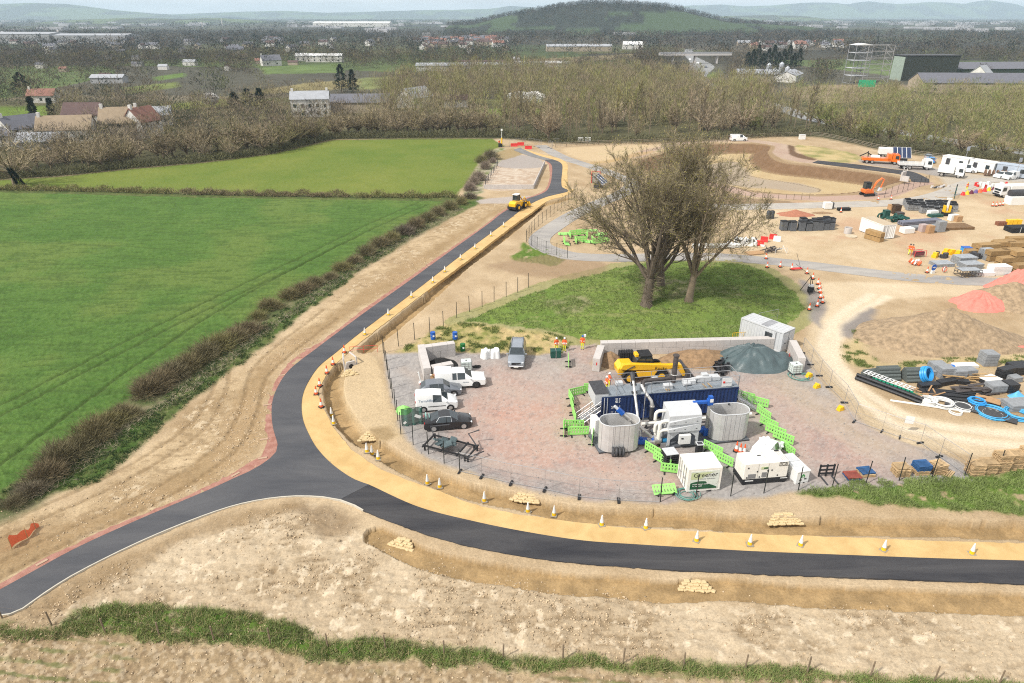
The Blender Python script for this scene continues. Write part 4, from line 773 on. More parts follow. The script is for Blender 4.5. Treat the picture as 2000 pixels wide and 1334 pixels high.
def stations_car(t, S, paint, glass=W_glass, lamp=True, mirror=True):
 """body lofted through stations (x, half width, z sill, z waist, z top, half width top, side, top); the last two are p or g for the span to the next station"""
 pts = []
 for x, hw, zb, zw, zt, ht, *_ in S: pts.append([(x, hw, zb), (x, hw*1.0, zw), (x, ht, zt), (x, -ht, zt), (x, -hw, zw), (x, -hw, zb)])
 B_, Gl = MB(), MB()
 for i in range(len(S)-1):
  a, c = pts[i], pts[i+1]; sd_, tp = S[i][6], S[i][7]
  def q(dst, j):
   p = [Vector(a[j]), Vector(a[j+1]), Vector(c[j+1]), Vector(c[j])]; dst.add(p, [(0, 1, 2, 3)])
  for j in (0, 4): q(B_, j)
  for j in (1, 3): q(Gl if sd_ == 'g' else B_, j)
  q(Gl if tp == 'g' else B_, 2); B_.add([a[5], a[0], c[0], c[5]], [(0, 1, 2, 3)])
 B_.add(pts[0], [tuple(range(6))]); B_.add(pts[-1], [tuple(range(6))])
 bo = B_.obj('body', paint, t, smooth=True, angle=38); import bmesh
 bm = bmesh.new(); bm.from_mesh(bo.data); bmesh.ops.remove_doubles(bm, verts=bm.verts, dist=.001); bmesh.ops.recalc_face_normals(bm, faces=bm.faces); bm.to_mesh(bo.data); bm.free(); bo.data.set_sharp_from_angle(angle=R(38))
 if Gl.v: Gl.obj('windows', glass, t, smooth=False)
 return bo
def arches(t, xs, hw, r):
 for x in xs:
  b = MB()
  for s in (1, -1): b.prof([(x+r*1.14*math.cos(a), max(r+r*1.14*math.sin(a), .12)) for a in np.linspace(-.5, PI+.5, 16)], s*(hw-.02), s*(hw+.006), 'y')
  b.obj('wheel_arch', W_black, t)
def lights(t, xf, yf, zf, xr, yr, zr, size=.3):
 for s in (1, -1):
  b = MB(); b.box((xf, s*yf, zf), (.16, size, .13), rz=-s*.35); b.obj('headlight', W_chrome, t, bevel=.03)
  b = MB(); b.box((xr, s*yr, zr), (.1, .16, .24)); b.obj('taillight', W_tail, t, bevel=.02)
def mirrors(t, x, y, z, m):
 for s in (1, -1): b = MB(); b.box((x, s*(y+.1), z), (.12, .22, .15)); b.obj('mirror', m, t, bevel=.03)
def plate(t, x, z, m=None): b = MB(); b.box((x, 0, z), (.02, .5, .11)); b.obj('number_plate', m or mat('plate_white', (.65, .65, .6), .5), t)
def vehicle(name, lab, cat, px, hd, S, paint, r=.33, wx=(1.4, -1.35), lamps=None, rim=None, group=None, mir=None, rr=.62, glass=W_glass):
 p = ON(*px); t = thing(name, lab, cat, (p.x, p.y, p.z), R(hd), group)
 hw = max(s_[1] for s_ in S); stations_car(t, S, paint, glass); arches(t, wx, hw, r)
 for x in wx:
  for s in (1, -1): wheel(t, x, s*(hw+.02), r, .22, rim, rr)
 if lamps: lights(t, *lamps)
 if mir: mirrors(t, *mir, paint)
 plate(t, S[0][0]+.012, .42)
 return t
SEDAN = [(2.28, .62, .30, .50, .56, .5, 'p', 'p'), (2.12, .82, .20, .64, .70, .62, 'p', 'p'), (1.3, .90, .17, .80, .88, .72, 'p', 'p'), (.92, .905, .17, .86, .95, .74, 'p', 'g'), (.22, .905, .17, .90, 1.38, .60, 'g', 'p'), (-.14, .905, .17, .91, 1.42, .61, 'p', 'p'), (-.2, .905, .17, .91, 1.42, .61, 'g', 'p'), (-.85, .905, .17, .92, 1.38, .60, 'g', 'g'), (-1.1, .905, .18, .93, 1.28, .62, 'p', 'g'), (-1.62, .89, .2, .95, 1.05, .70, 'p', 'p'), (-2.15, .85, .24, .92, 1.0, .68, 'p', 'p'), (-2.28, .76, .32, .6, .66, .6, 'p', 'p')]
HATCH = [(2.15, .62, .30, .52, .58, .5, 'p', 'p'), (2.0, .82, .20, .66, .74, .62, 'p', 'p'), (1.2, .89, .17, .84, .93, .72, 'p', 'p'), (.95, .895, .17, .88, .98, .74, 'p', 'g'), (.3, .895, .17, .92, 1.42, .60, 'g', 'p'), (-.16, .895, .17, .93, 1.46, .61, 'p', 'p'), (-.22, .895, .17, .93, 1.46, .61, 'g', 'p'), (-1.1, .89, .18, .95, 1.43, .60, 'p', 'p'), (-1.5, .88, .2, .97, 1.36, .60, 'p', 'g'), (-2.0, .85, .26, .95, 1.03, .66, 'p', 'p'), (-2.14, .78, .32, .6, .66, .6, 'p', 'p')]
SVAN = [(2.08, .60, .32, .58, .64, .5, 'p', 'p'), (1.93, .82, .22, .76, .84, .64, 'p', 'p'), (1.35, .875, .2, .98, 1.07, .72, 'p', 'p'), (1.12, .88, .2, 1.02, 1.12, .74, 'p', 'g'), (.5, .88, .2, 1.06, 1.68, .66, 'g', 'p'), (-.35, .88, .2, 1.06, 1.80, .68, 'p', 'p'), (-1.9, .88, .22, 1.06, 1.80, .69, 'p', 'p'), (-2.02, .85, .3, 1.0, 1.70, .67, 'p', 'p'), (-2.06, .8, .34, .9, 1.5, .66, 'p', 'p')]
LVAN = [(2.55, .66, .34, .66, .74, .55, 'p', 'p'), (2.4, .9, .24, .92, 1.0, .72, 'p', 'p'), (1.75, .96, .22, 1.12, 1.22, .8, 'p', 'g'), (.95, .97, .22, 1.16, 1.88, .74, 'g', 'p'), (.05, .97, .22, 1.16, 1.96, .76, 'p', 'p'), (-2.4, .97, .24, 1.16, 1.96, .77, 'p', 'p'), (-2.52, .94, .3, 1.1, 1.84, .74, 'p', 'p')]
PICK = [(2.68, .66, .45, .72, .8, .56, 'p', 'p'), (2.52, .9, .36, .9, 1.0, .74, 'p', 'p'), (1.45, .93, .34, 1.06, 1.16, .80, 'p', 'p'), (1.2, .93, .34, 1.08, 1.2, .8, 'p', 'g'), (.5, .93, .34, 1.14, 1.76, .68, 'g', 'p'), (-.3, .93, .34, 1.14, 1.82, .69, 'p', 'p'), (-.38, .93, .34, 1.14, 1.82, .69, 'g', 'p')]
PICKC = PICK+[(-.8, .93, .34, 1.14, 1.8, .69, 'p', 'p'), (-.86, .93, .34, 1.14, 1.9, .80, 'p', 'p'), (-2.5, .93, .36, 1.14, 1.94, .80, 'p', 'p'), (-2.62, .92, .4, 1.1, 1.84, .78, 'p', 'p')]
PICKD = PICK+[(-1.05, .93, .34, 1.14, 1.82, .68, 'p', 'p'), (-1.15, .93, .34, 1.14, 1.80, .70, 'g', 'p'), (-2.2, .93, .36, 1.14, 1.78, .69, 'p', 'p'), (-2.45, .92, .38, 1.12, 1.64, .68, 'p', 'p'), (-2.6, .90, .42, 1.1, 1.2, .8, 'p', 'p')]
P_white, P_black, P_grey, P_silver = paint_mat('car_white', (.78, .78, .77), 0, .35), paint_mat('car_black', (.012, .012, .014), 0, .2), paint_mat('car_grey', (.20, .215, .24), .5, .35), paint_mat('car_silver', (.34, .37, .41), .55, .35)
v = vehicle('parked_car', 'black saloon car parked nearest the green debris netting', 'car', (875, 831), 10, SEDAN, P_black, .33, (1.42, -1.38), (2.12, .62, .62, -2.18, .66, .82, .34), None, 'cars and vans parked in the gravel yard', (.75, .88, .98), .7)
b = MB(); [b.tube([(.3, s*.9, .92), (.25, s*.63, 1.37), (-.8, s*.63, 1.38), (-1.15, s*.86, .95)], .02, 4) for s in (1, -1)]; b.obj('window_trim', W_chrome, v)
v = vehicle('parked_car', 'grey hatchback car parked between the white van and white pickup', 'car', (861, 768), 8, HATCH, P_grey, .33, (1.32, -1.3), (2.0, .62, .66, -2.05, .66, .85, .32), None, 'cars and vans parked in the gravel yard', (.75, .88, .98))
v = vehicle('parked_van', 'small white panel van with grey lettering on its side, between grey and black cars', 'van', (853, 795), 9, SVAN, P_white, .32, (1.32, -1.3), (1.92, .64, .84, -2.05, .72, 1.15, .3), None, 'cars and vans parked in the gravel yard', (.9, .88, 1.1))
b = MB(); [b.box((.0, s*.89, .62), (1.7, .02, .06)) for s in (1, -1)]; b.obj('side_moulding', W_black, v); text('van_lettering', 'TerraAffix', .34, mat('lettering_blue_grey', (.22, .28, .35), .6), v, (-1.75, -.866, 1.16), (R(75), 0, 0))
v = vehicle('pickup_truck', 'white pickup with a white canopy on its load bed', 'pickup', (899, 752), 8, PICKC, P_white, .38, (1.62, -1.6), (2.5, .68, .92, -2.62, .78, 1.0, .3), mat('dark_rim', (.03, .03, .03), .5), 'cars and vans parked in the gravel yard', (1.0, .93, 1.2))
b = MB(); [b.box((-1.7, -.86, 1.5), (1.3, .02, .5), rx=-.17)]; b.obj('canopy_door', W_white, v, bevel=.02); text('van_lettering', 'TerraAffix', .16, MATS['lettering_blue_grey'], v, (.2, -.937, .75), (PI/2, 0, 0))
v = vehicle('pickup_truck', 'silver double-cab pickup facing the camera beside the white bulk bags', 'pickup', (1010, 702), -93, PICKD, P_silver, .37, (1.6, -1.55), (2.5, .66, .92, -2.6, .74, 1.0, .34), None, 'cars and vans parked in the gravel yard', (1.0, .93, 1.2))
b = MB(); b.box((2.62, 0, .78), (.12, 1.0, .24)); b.obj('grille', W_black, v); b = MB(); [b.tube([(.4, s*.62, 1.86), (-1.9, s*.62, 1.84)], .025, 5) for s in (1, -1)]; b.obj('roof_rail', W_dark, v); b = MB(); b.box((2.66, 0, .5), (.08, 1.5, .12)); b.obj('bumper', W_chrome, v, bevel=.03)
v = vehicle('parked_van', 'white panel van with chamfered roof parked behind the generator, nose to the lime barriers', 'van', (1495, 893), 50, SVAN, P_white, .32, (1.32, -1.3), (1.92, .64, .84, -2.05, .72, 1.15, .3), None, 'cars and vans parked in the gravel yard', (.9, .88, 1.1))
b = MB(); b.box((-2.07, 0, 1.0), (.02, .03, 1.0)); b.box((-2.07, 0, .42), (.06, 1.6, .12)); b.obj('rear_door_gap', W_dark, v); text('van_lettering', 'TerraAffix', .26, MATS['lettering_blue_grey'], v, (-2.09, .55, 1.15), (PI/2, 0, -PI/2)); text('van_lettering', 'TerraAffix', .30, MATS['lettering_blue_grey'], v, (-1.75, -.866, 1.16), (R(75), 0, 0))
b = MB(); b.box((-.9, 0, 1.81), (.3, .12, .03)); b.obj('roof_vent', W_grey, v); b = MB(); b.box((-2.085, 0, .6), (.02, 1.5, .16)); b.obj('rear_marking', W_yel, v)
v = vehicle('parked_van', 'small white van on the curved track above the dry basin', 'van', (1442, 275), 4, LVAN, P_white, .34, (1.6, -1.55), (2.4, .7, .98, -2.54, .82, 1.2, .3), None, 'vans round the upper track and cabins', (1.3, .97, 1.3))
v = vehicle('parked_van', 'white van parked in front of the white cabins', 'van', (1884, 336), -28, LVAN, P_white, .34, (1.6, -1.55), (2.4, .7, .98, -2.54, .82, 1.2, .3), None, 'vans round the upper track and cabins', (1.3, .97, 1.3))
v = vehicle('parked_van', 'white van at the right edge among the fenced materials', 'van', (1972, 350), 205, SVAN, P_white, .32, (1.32, -1.3), (1.92, .64, .84, -2.05, .72, 1.15, .3), None, 'vans round the upper track and cabins', (.9, .88, 1.1))
v = vehicle('parked_car', 'white car behind the fenced materials near the right edge', 'car', (1955, 347), 205, HATCH, P_white, .33, (1.32, -1.3), (2.0, .62, .66, -2.05, .66, .85, .32), None, 'vans round the upper track and cabins', (.75, .88, .98))
v = vehicle('parked_car', 'bright blue car parked at the left end of the white cabins', 'car', (1818, 317), 60, HATCH, paint_mat('car_blue', (.02, .22, .55)), .33, (1.32, -1.3), (2.0, .62, .66, -2.05, .66, .85, .32), None, 'vans round the upper track and cabins', (.75, .88, .98))
v = vehicle('parked_car', 'silver car parked behind the bright blue car', 'car', (1812, 311), 60, HATCH, P_silver, .33, (1.32, -1.3), (2.0, .62, .66, -2.05, .66, .85, .32), None, 'vans round the upper track and cabins', (.75, .88, .98))
# ---- lorries
def lorry(name, lab, px, hd, paint, L_=7.0, bed='dropside', cat='lorry'):
 p = ON(*px); t = thing(name, lab, cat, (p.x, p.y, p.z), R(hd), 'lorries by the upper road'); h = L_/2; hw = 1.12
 b = MB(); b.prof([(h-1.85, .75), (h-.05, .55), (h, 1.35), (h-.12, 2.35), (h-.3, 2.65), (h-1.75, 2.7)], -hw, hw); b.obj('cab', paint, t, bevel=.06)
 b = MB(); b.add([(h+.005, -.95, 1.42), (h+.005, .95, 1.42), (h-.13, .9, 2.3), (h-.13, -.9, 2.3)], [(0, 1, 2, 3)]); b.obj('windscreen', W_glass, t)
 for s in (1, -1): b = MB(); b.prof([(h-1.15, 1.45), (h-.25, 1.4), (h-.35, 2.25), (h-1.15, 2.25)], s*(hw+.005), s*(hw+.02)); b.obj('side_window', W_glass, t)
 b = MB(); b.base((-.6, 0, .65), (L_-1.4, .9, .25)); b.obj('chassis', W_dark, t); b = MB(); b.base((h-.05, 0, .45), (.2, 2.1, .35)); b.base((h+.01, 0, .95), (.05, 1.4, .3)); b.obj('bumper', W_black if bed != 'tow' else W_galv, t)
 for x in ((h-1.0, -h+1.1) if L_ < 7.5 else (h-1.1, -h+2.6, -h+1.3)):
  for s in (1, -1): wheel(t, x, s*(hw-.02), .48, .3)
 for s in (1, -1): b = MB(); b.box((h+.02, s*.85, .8), (.05, .3, .18)); b.obj('headlight', W_chrome, t)
 if bed == 'dropside':
  b = MB(); b.base((-1.0, 0, .95), (L_-2.1, 2.3, .12)); b.obj('load_deck', W_galv, t); b = MB()
  for s in (1, -1):
   for z in (1.1, 1.32, 1.54): b.base((-1.0, s*1.15, z), (L_-2.1, .05, .13))
   for k in range(5): b.base((-h+.1+k*(L_-2.2)/4, s*1.17, .95), (.08, .06, .75))
  for z in (1.1, 1.32, 1.54): b.base((-h+.05, 0, z), (.05, 2.3, .13))
  b.base((h-2.0, 0, 1.0), (.06, 2.2, 1.3)); b.obj('dropside_board', W_white, t)
 if bed == 'tow':
  b = MB(); b.base((-1.0, 0, .75), (L_-2.2, 2.2, .75)); b.base((h-2.4, 0, .75), (1.0, 2.2, 1.9)); b.obj('side_locker', paint, t, bevel=.05); b = MB(); b.base((-h+3.2, 0, 1.5), (2.2, 1.6, .5)); b.obj('winch_cover', W_white, t, bevel=.08)
  b = MB(); b.tube([(-h+2.9, 0, 1.6), (-h+1.2, 0, 2.6), (-h-.5, 0, 1.6)], .16, 6); b.tube([(-h+1.6, .4, 1.5), (-h+1.4, .4, 2.9)], .12, 6); b.obj('tow_boom', W_black, t)
 if bed == 'box': b = MB(); b.base((-1.0, 0, .95), (L_-2.2, 2.3, 1.6)); b.obj('load_box', W_white, t, bevel=.06)
 return t
lorry('recovery_lorry', 'bright orange recovery lorry with black tow boom', (1717, 319), -17, paint_mat('lorry_orange', (.80, .16, .01)), 9.0, 'tow'); lorry('flatbed_lorry', 'white dropside lorry below the solar panels', (1784, 330), -14, P_white, 7.6, 'dropside')
lorry('small_lorry', 'white cab lorry with cream box standing left of the white van by the cabins', (1855, 345), -38, P_white, 5.6, 'box'); lorry('covered_lorry', 'lorry with pale cover half hidden behind the orange recovery lorry', (1742, 308), -15, P_white, 7.4, 'box')
lorry('tank_lorry', 'cream cab lorry with a dark tank near the right edge', (1972, 384), 186, P_white, 6.6, 'box')
# ---- telehandler
p = G(1254, 737); t = thing('telehandler', 'yellow telehandler with lettered boom working in the bay', 'telehandler', (p.x, p.y, 0), R(7)); TY = paint_mat('plant_yellow', (.84, .47, .012))
b = MB(); b.prof([(-2.6, .75), (-2.65, 1.3), (-2.3, 1.75), (-1.2, 1.72), (-.9, 1.2), (2.0, 1.1), (2.2, .75), (1.4, .6), (-.8, .6), (-1.2, .8), (-1.9, .75)], -.7, .75); b.obj('chassis', TY, t, bevel=.06)
b = MB(); b.prof([(-2.55, 1.55), (-2.3, 2.0), (-1.6, 2.05), (1.9, 1.75), (3.0, 1.72), (3.1, 1.45), (1.9, 1.28), (-1.5, 1.4)], -1.15, -.75); bo = b.obj('boom', TY, t, bevel=.04); text('boom_lettering', 'Rocko', .42, G_txt, bo, (.75, -1.16, 1.36), (PI/2, R(4), 0), sx=1.1)
b = MB(); b.prof([(2.9, 1.75), (3.35, 1.65), (3.95, .55), (3.6, .45), (3.1, 1.1), (2.7, 1.35)], -1.1, -.55); b.obj('boom_head', TY, t, bevel=.03)
b = MB(); b.prof([(3.7, .3), (3.9, 1.1), (4.1, 1.1), (4.9, .1), (3.9, .08)], -1.5, 1.1); b.obj('bucket', W_dark, t)
b = MB(); b.prof([(-.85, 1.3), (-.8, 2.05), (-.45, 2.45), (.55, 2.45), (.95, 1.3)], -.55, .7); b.obj('cab_glass', W_glass, t); b = MB()
for y in (-.56, .71):
 b.tube([(-.85, y, 1.3), (-.8, y, 2.05), (-.45, y, 2.47), (.55, y, 2.47), (.95, y, 1.3)], .05, 5); b.tube([(0, y, 1.3), (0, y, 2.45)], .04, 5)
b.base((.05, .07, 2.46), (1.15, 1.35, .07)); b.obj('cab_frame', W_black, t); b = MB(); b.base((-.75, .1, 2.25), (.35, .7, .3)); b.obj('cab_rear_hood', TY, t, bevel=.05)
b = MB(); b.prof([(-.8, .65), (-1.0, 1.25), (1.1, 1.25), (.9, .65)], -1.12, -.72); b.obj('side_tank', TY, t, bevel=.06)
for x in (-1.55, 1.5):
 for s in (1, -1): wheel(t, x, s*1.12, .56, .42, TY, .58)
b = MB(); [b.prof([(x+.72*math.cos(a), .58+.72*math.sin(a)) for a in np.linspace(.1, PI-.1, 9)]+[(x+.62*math.cos(a), .58+.62*math.sin(a)) for a in np.linspace(PI-.1, .1, 9)], s*.75, s*1.15) for x in (-1.55, 1.5) for s in (1, -1)]; b.obj('mudguard', W_black, t)
b = MB(); b.tube([(-1.9, -1.16, 1.5), (-1.2, -1.18, 1.85)], .05, 5); b.tube([(1.7, -1.0, 1.35), (2.9, -.95, 1.2)], .07, 6); b.obj('hydraulic_ram', W_dark, t)
t.scale = (1.12, 1.12, 1.15)
# ---- yellow loader driving away along the new road
p = ON(1011, 409, .1); t = thing('wheel_loader', 'yellow loader seen from behind driving up the new asphalt road', 'loader', p, R(58)); b = MB(); b.prof([(-2.2, .75), (-2.25, 1.5), (-1.6, 1.85), (-.3, 1.75), (1.2, 1.35), (1.5, .8), (.9, .6), (-1.6, .55)], -.75, .75); b.obj('bonnet', TY, t, bevel=.08)
b = MB(); b.base((.1, .35, 1.6), (1.2, 1.0, 1.2), taper=.9); b.obj('cab_glass', W_glass, t); b = MB(); b.base((.1, .35, 2.8), (1.35, 1.15, .14)); b.obj('cab_roof', W_white, t, bevel=.04); b = MB()
for x in (-.5, .7):
 for y in (-.15, .85): b.tube([(x, y, 1.6), (x*.92, y*.95, 2.8)], .05, 5)
b.obj('cab_pillar', W_black, t); b = MB(); [b.tube([(.7, s*.5, 1.3), (1.8, s*.5, 2.1), (2.8, s*.5, .9)], .13, 5) for s in (1, -1)]; b.prof([(2.6, .2), (2.7, 1.1), (3.4, .2)], -1.2, 1.2); b.obj('loader_arm', TY, t)
for x in (-1.25, 1.3):
 for s in (1, -1): wheel(t, x, s*1.12, .66, .45, TY, .5)
b = MB(); b.base((-2.2, 0, .45), (.3, 1.9, .45)); b.obj('counterweight', W_black, t)
# ---- small orange excavator
p = ON(1693, 382); t = thing('mini_excavator', 'small orange excavator with raised boom on the pink track', 'excavator', p, R(10)); b = MB()
for s in (1, -1): b.prof([(-1.2, .1), (-1.3, .35), (-1.1, .6), (1.1, .6), (1.3, .35), (1.2, .1)], s*.75-.2, s*.75+.2)
b.obj('crawler_track', W_black, t); b = MB(); b.base((0, 0, .62), (2.0, 1.6, .2)); b.prof([(-1.2, .8), (-1.25, 1.4), (-.3, 1.6), (.8, 1.3), (.9, .8)], -.8, .8); b.obj('upper_body', paint_mat('excavator_orange', (.78, .17, .03)), t, bevel=.06); b = MB(); b.base((-.25, .2, 1.55), (1.3, 1.1, 1.25), taper=.92); b.obj('cab_glass', W_glass, t); b = MB()
for x in (-.85, .35):
 for y in (-.3, .72): b.tube([(x, y, 1.55), (x*.95, y*.95, 2.8)], .06, 5)
b.base((-.25, .2, 2.78), (1.35, 1.15, .1)); b.obj('cab_frame', W_black, t); b = MB(); b.tube([(.9, 0, 1.1), (1.7, 0, 2.9), (2.7, 0, 3.6), (3.3, 0, 3.3)], [.22, .24, .2, .14], 6); b.tube([(3.3, 0, 3.3), (2.9, 0, 1.6)], .14, 6); b.obj('boom', MATS['excavator_orange'], t); b = MB(); b.prof([(2.6, 1.6), (3.1, 1.6), (3.0, 1.0), (2.3, .9)], -.35, .35); b.obj('bucket', W_grey, t); b = MB(); b.base((1.7, 0, .2), (.1, 1.8, .5)); b.obj('dozer_blade', W_galv, t)
# ================================================================ PEOPLE
def make_person(pose):
 import bmesh
 bm = bmesh.new(); ly = bm.verts.layers.skin.verify(); vs_ = {}
 def V_(n, p, r): v = bm.verts.new(p); v[ly].radius = (r if hasattr(r, '__len__') else (r, r)); vs_[n] = v; return v
 def E(*n):
  for a, c in zip(n[:-1], n[1:]): bm.edges.new((vs_[a], vs_[c]))
 st = pose.get('stride', .06); V_('hip', (0, 0, .95), (.16, .13)); vs_['hip'][ly].use_root = True
 V_('chest', (.02, 0, 1.22), (.17, .13)); V_('sh', (.02, 0, 1.40), (.15, .10)); V_('neck', (.03, 0, 1.52), .06); V_('head', (.05, 0, 1.63), (.085, .1)); V_('crown', (.04, 0, 1.74), (.08, .085)); E('hip', 'chest', 'sh', 'neck', 'head', 'crown')
 for s, k in ((1, 'l'), (-1, 'r')):
  f = st*s; V_('t'+k, (0, .1*s, .88), .105); V_('k'+k, (f+.03, .11*s, .50), .07); V_('a'+k, (f*1.3, .11*s, .10), .052); V_('o'+k, (f*1.3+.17, .13*s, .035), (.05, .035)); E('hip', 't'+k, 'k'+k, 'a'+k, 'o'+k)
  e, h = pose['arm'+k]; V_('s'+k, (.02, .19*s, 1.39), .07); V_('e'+k, e, .052); V_('w'+k, h, .036); d = (Vector(h)-Vector(e)).normalized(); pm = Vector(h)+d*.09; V_('p'+k, pm, (.042, .022)); E('sh', 's'+k, 'e'+k, 'w'+k, 'p'+k)
  side = d.cross(Vector((1, 0, .2))).normalized()
  for i in range(5):
   o_ = side*(.018*(i-1.5)) if i < 4 else side*-.045; base = pm+(o_ if i < 4 else o_-d*.04); ln = (.075, .085, .08, .06, .05)[i]
   V_(f'f{k}{i}', base+d*ln*.6+Vector((.008, 0, 0)), .009); V_(f'g{k}{i}', base+d*ln+Vector((.022, 0, 0)), .008); E('p'+k, f'f{k}{i}', f'g{k}{i}')
 me = bpy.data.meshes.new('person'); bm.to_mesh(me); bm.free(); o = bpy.data.objects.new('tmp', me); C.objects.link(o)
 md = o.modifiers.new('skin', 'SKIN'); md.use_smooth_shade = True; s2 = o.modifiers.new('sub', 'SUBSURF'); s2.levels = 1; s2.render_levels = 1
 dg = bpy.context.evaluated_depsgraph_get(); m2 = bpy.data.meshes.new_from_object(o.evaluated_get(dg)); bpy.data.objects.remove(o); m2.name = 'person'
 m2.materials.clear()
 for m in (W_hiyel, W_orange, W_skin, W_black, W_silv): m2.materials.append(m)
 for p in m2.polygons:
  c = p.center; arm = abs(c.y) > .2 or c.x > .2; z = c.z
  if z < .1: i = 3
  elif z > 1.5 and abs(c.y) < .15: i = 2
  elif z > .86: i = 1
  else: i = 0
  hw_ = min((c-Vector(pose['arm'+k][1])).length for k in 'lr'); pv = min((c-(Vector(pose['arm'+k][1])+(Vector(pose['arm'+k][1])-Vector(pose['arm'+k][0])).normalized()*.1)).length for k in 'lr')
  if pv < .11: i = 2
  elif arm and z < 1.3 and hw_ < .4: i = 1
  if i in (0, 1) and (abs(z-.36) < .03 or abs(z-1.08) < .03): i = 4
  p.material_index = i
 m2.polygons.foreach_set('use_smooth', [True]*len(m2.polygons)); return m2
POSES = [make_person({'arml': ((.05, .28, 1.12), (.22, .18, 1.0)), 'armr': ((.03, -.27, 1.12), (.2, -.12, 1.02))}), make_person({'stride': .16, 'arml': ((-.06, .27, 1.13), (-.03, .29, .88)), 'armr': ((.08, -.27, 1.13), (.2, -.26, .92))}), make_person({'stride': .03, 'arml': ((0, .27, 1.12), (.05, .27, .86)), 'armr': ((.0, -.27, 1.12), (.06, -.26, .86))})]
FACE = MB(); [FACE.box((.135, s*.035, 1.655), (.02, .022, .012)) for s in (1, -1)]; FACE.box((.13, 0, 1.585), (.02, .05, .012)); FACE = FACE.mesh('face_marks', W_dark)
EARS = MB(); [EARS.box((.04, s*.095, 1.63), (.05, .02, .06)) for s in (1, -1)]; EARS.box((.145, 0, 1.625), (.03, .025, .04)); EARS = EARS.mesh('nose_and_ears', W_skin)
def person(px, hd, lab, i, hat, dz=0.0):
 p = ON(px[0], px[1], dz) if not dz else G(px[0], px[1], dz); b = MB(); o = link('person', POSES[i], None, p, R(hd)); tag(o, lab, 'person', 'people at work on the site')
 b.lathe((.04, 0, 1.66), [(.125, 0), (.128, .03), (.115, .09), (.07, .14), (.01, .155)], 12); b.base((.14, 0, 1.665), (.1, .16, .015)); b.obj('hard_hat', hat, o, smooth=True); link('face', FACE, o); link('nose_and_ears', EARS, o)
person((1086, 686), -70, 'worker in orange jacket with white helmet, left of the trio by the knoll', 0, W_white); person((1102, 686), -95, 'worker in orange jacket with white helmet, middle of the trio by the knoll', 0, W_white); person((1137, 682), -100, 'worker in orange jacket with a blue helmet by the knoll', 2, W_blue)
person((1184.5, 764), 200, 'worker in orange bending behind the navy container end, nearer of the pair', 0, W_white); person((1190, 757), 200, 'worker in orange behind the navy container end, farther of the pair', 2, W_white)
person((1774, 497), 30, 'worker in orange walking across the sandy yard, left of the pair', 1, W_dark); person((1779, 498), 30, 'worker in orange walking across the sandy yard, right of the pair', 1, W_dark); person((1887, 372), -80, 'worker in orange beside the sack row near the gate', 2, W_yel); person((975, 285), -60, 'worker in orange by the far site entrance', 2, W_white)
# ================================================================ CONES, POSTS, FENCES
def make_cone(name, m):
 t = thing(name, 'x', 'traffic cone'); b = MB(); b.base((0, 0, 0), (.52, .52, .07)); b.obj('base', W_black if m is not W_yel else mat('cone_grey', (.28, .25, .2), .8), t, bevel=.02)
 b = MB(); b.lathe((0, 0, .07), [(.19, 0), (.155, .22)], 12); b.lathe((0, 0, .07), [(.098, .56), (.045, .93)], 12) if m is not W_yel else None; b.obj('cone_body', m, t, smooth=True); b = MB(); b.lathe((0, 0, .07), [(.158, .22), (.10, .56)] if m is not W_yel else [(.158, .26), (.045, .93)], 12); b.obj('reflective_sleeve', W_white, t, smooth=True); return t
CR, CY = make_cone('traffic_cone', W_ora2), make_cone('traffic_cone', W_yel); used = {CR: 0, CY: 0}
def cone(px, kind, lab, grp, sc=1.0):
 p = ON(*px, .06); src = CR if kind == 'r' else CY
 if not used[src]: used[src] = 1; src.location = p; src['label'] = lab; src['group'] = grp; return
 dup(src, p, R(rnd.uniform(0, 90)), lab, grp, sc)
gA, gB, gC, gD = 'red and white cones on the bend', 'yellow and white cones along the sand footway', 'cones lining the haul track corner', 'cones in the gravel yard'
for i, (px, w_) in enumerate((((673, 690), 'beside the culvert headwall, farthest up the bend'), ((651, 713), 'next below the one at the culvert'), ((639, 730), 'third down the bend'), ((625, 755), 'on the outer edge of the sand, fourth down the bend'), ((618, 771), 'where the sand footway is widest, fifth down the bend'), ((628, 796), 'last of the red ones going down the bend'))): cone(px, 'r', 'red and white cone '+w_, gA, .98)
for px, w_ in (((648, 814), 'just below the last red cone'), ((652, 829), 'second below the last red cone'), ((717, 884), 'left of the trio by the stepped sandbags'), ((727, 889), 'middle of the trio by the stepped sandbags'), ((739, 898), 'right of the trio by the stepped sandbags'), ((835, 946), 'left of a close pair beside the ditch'), ((859, 953), 'right of a close pair beside the ditch'), ((946, 980), 'alone between the close pair and the sandbags'),
 ((1031, 1001), 'in front of the sandbag dam in the ditch'), ((1082, 1008), 'just right of the sandbag dam in the ditch'), ((1175, 1027), 'below the temporary mesh fence'), ((1261, 1033), 'below the left side of the battery box'), ((1360, 1058), 'below the right side of the battery box'), ((1464, 1065), 'below the generator'), ((1563, 1067), 'below the pale sandbag heap'), ((1725, 1076), 'below the right hand grass bank'), ((1897, 1083), 'nearest the right edge'),
 ((713, 655), 'by the top end of the culvert'), ((759, 617), 'near the first gap in the upper ditch'), ((804, 582), 'beside the middle ditch, lower one'), ((845.5, 553), 'beside the gap between upper ditches'), ((869, 532), 'beside the middle ditch, upper one'), ((899.5, 508), 'halfway up the long straight'), ((928, 487), 'two below the yellow loader group'), ((959, 462), 'one below the loader on the straight'), ((983.6, 444), 'nearest behind the yellow loader')): cone(px, 'y', 'yellow and white cone '+w_, gB, .95)
for px, w_ in (((1437.6, 882), 'left of three beside the white van'), ((1445, 886), 'middle of three beside the white van'), ((1453, 887), 'right of three beside the white van')): cone(px, 'r', 'orange and white cone, '+w_, gD)
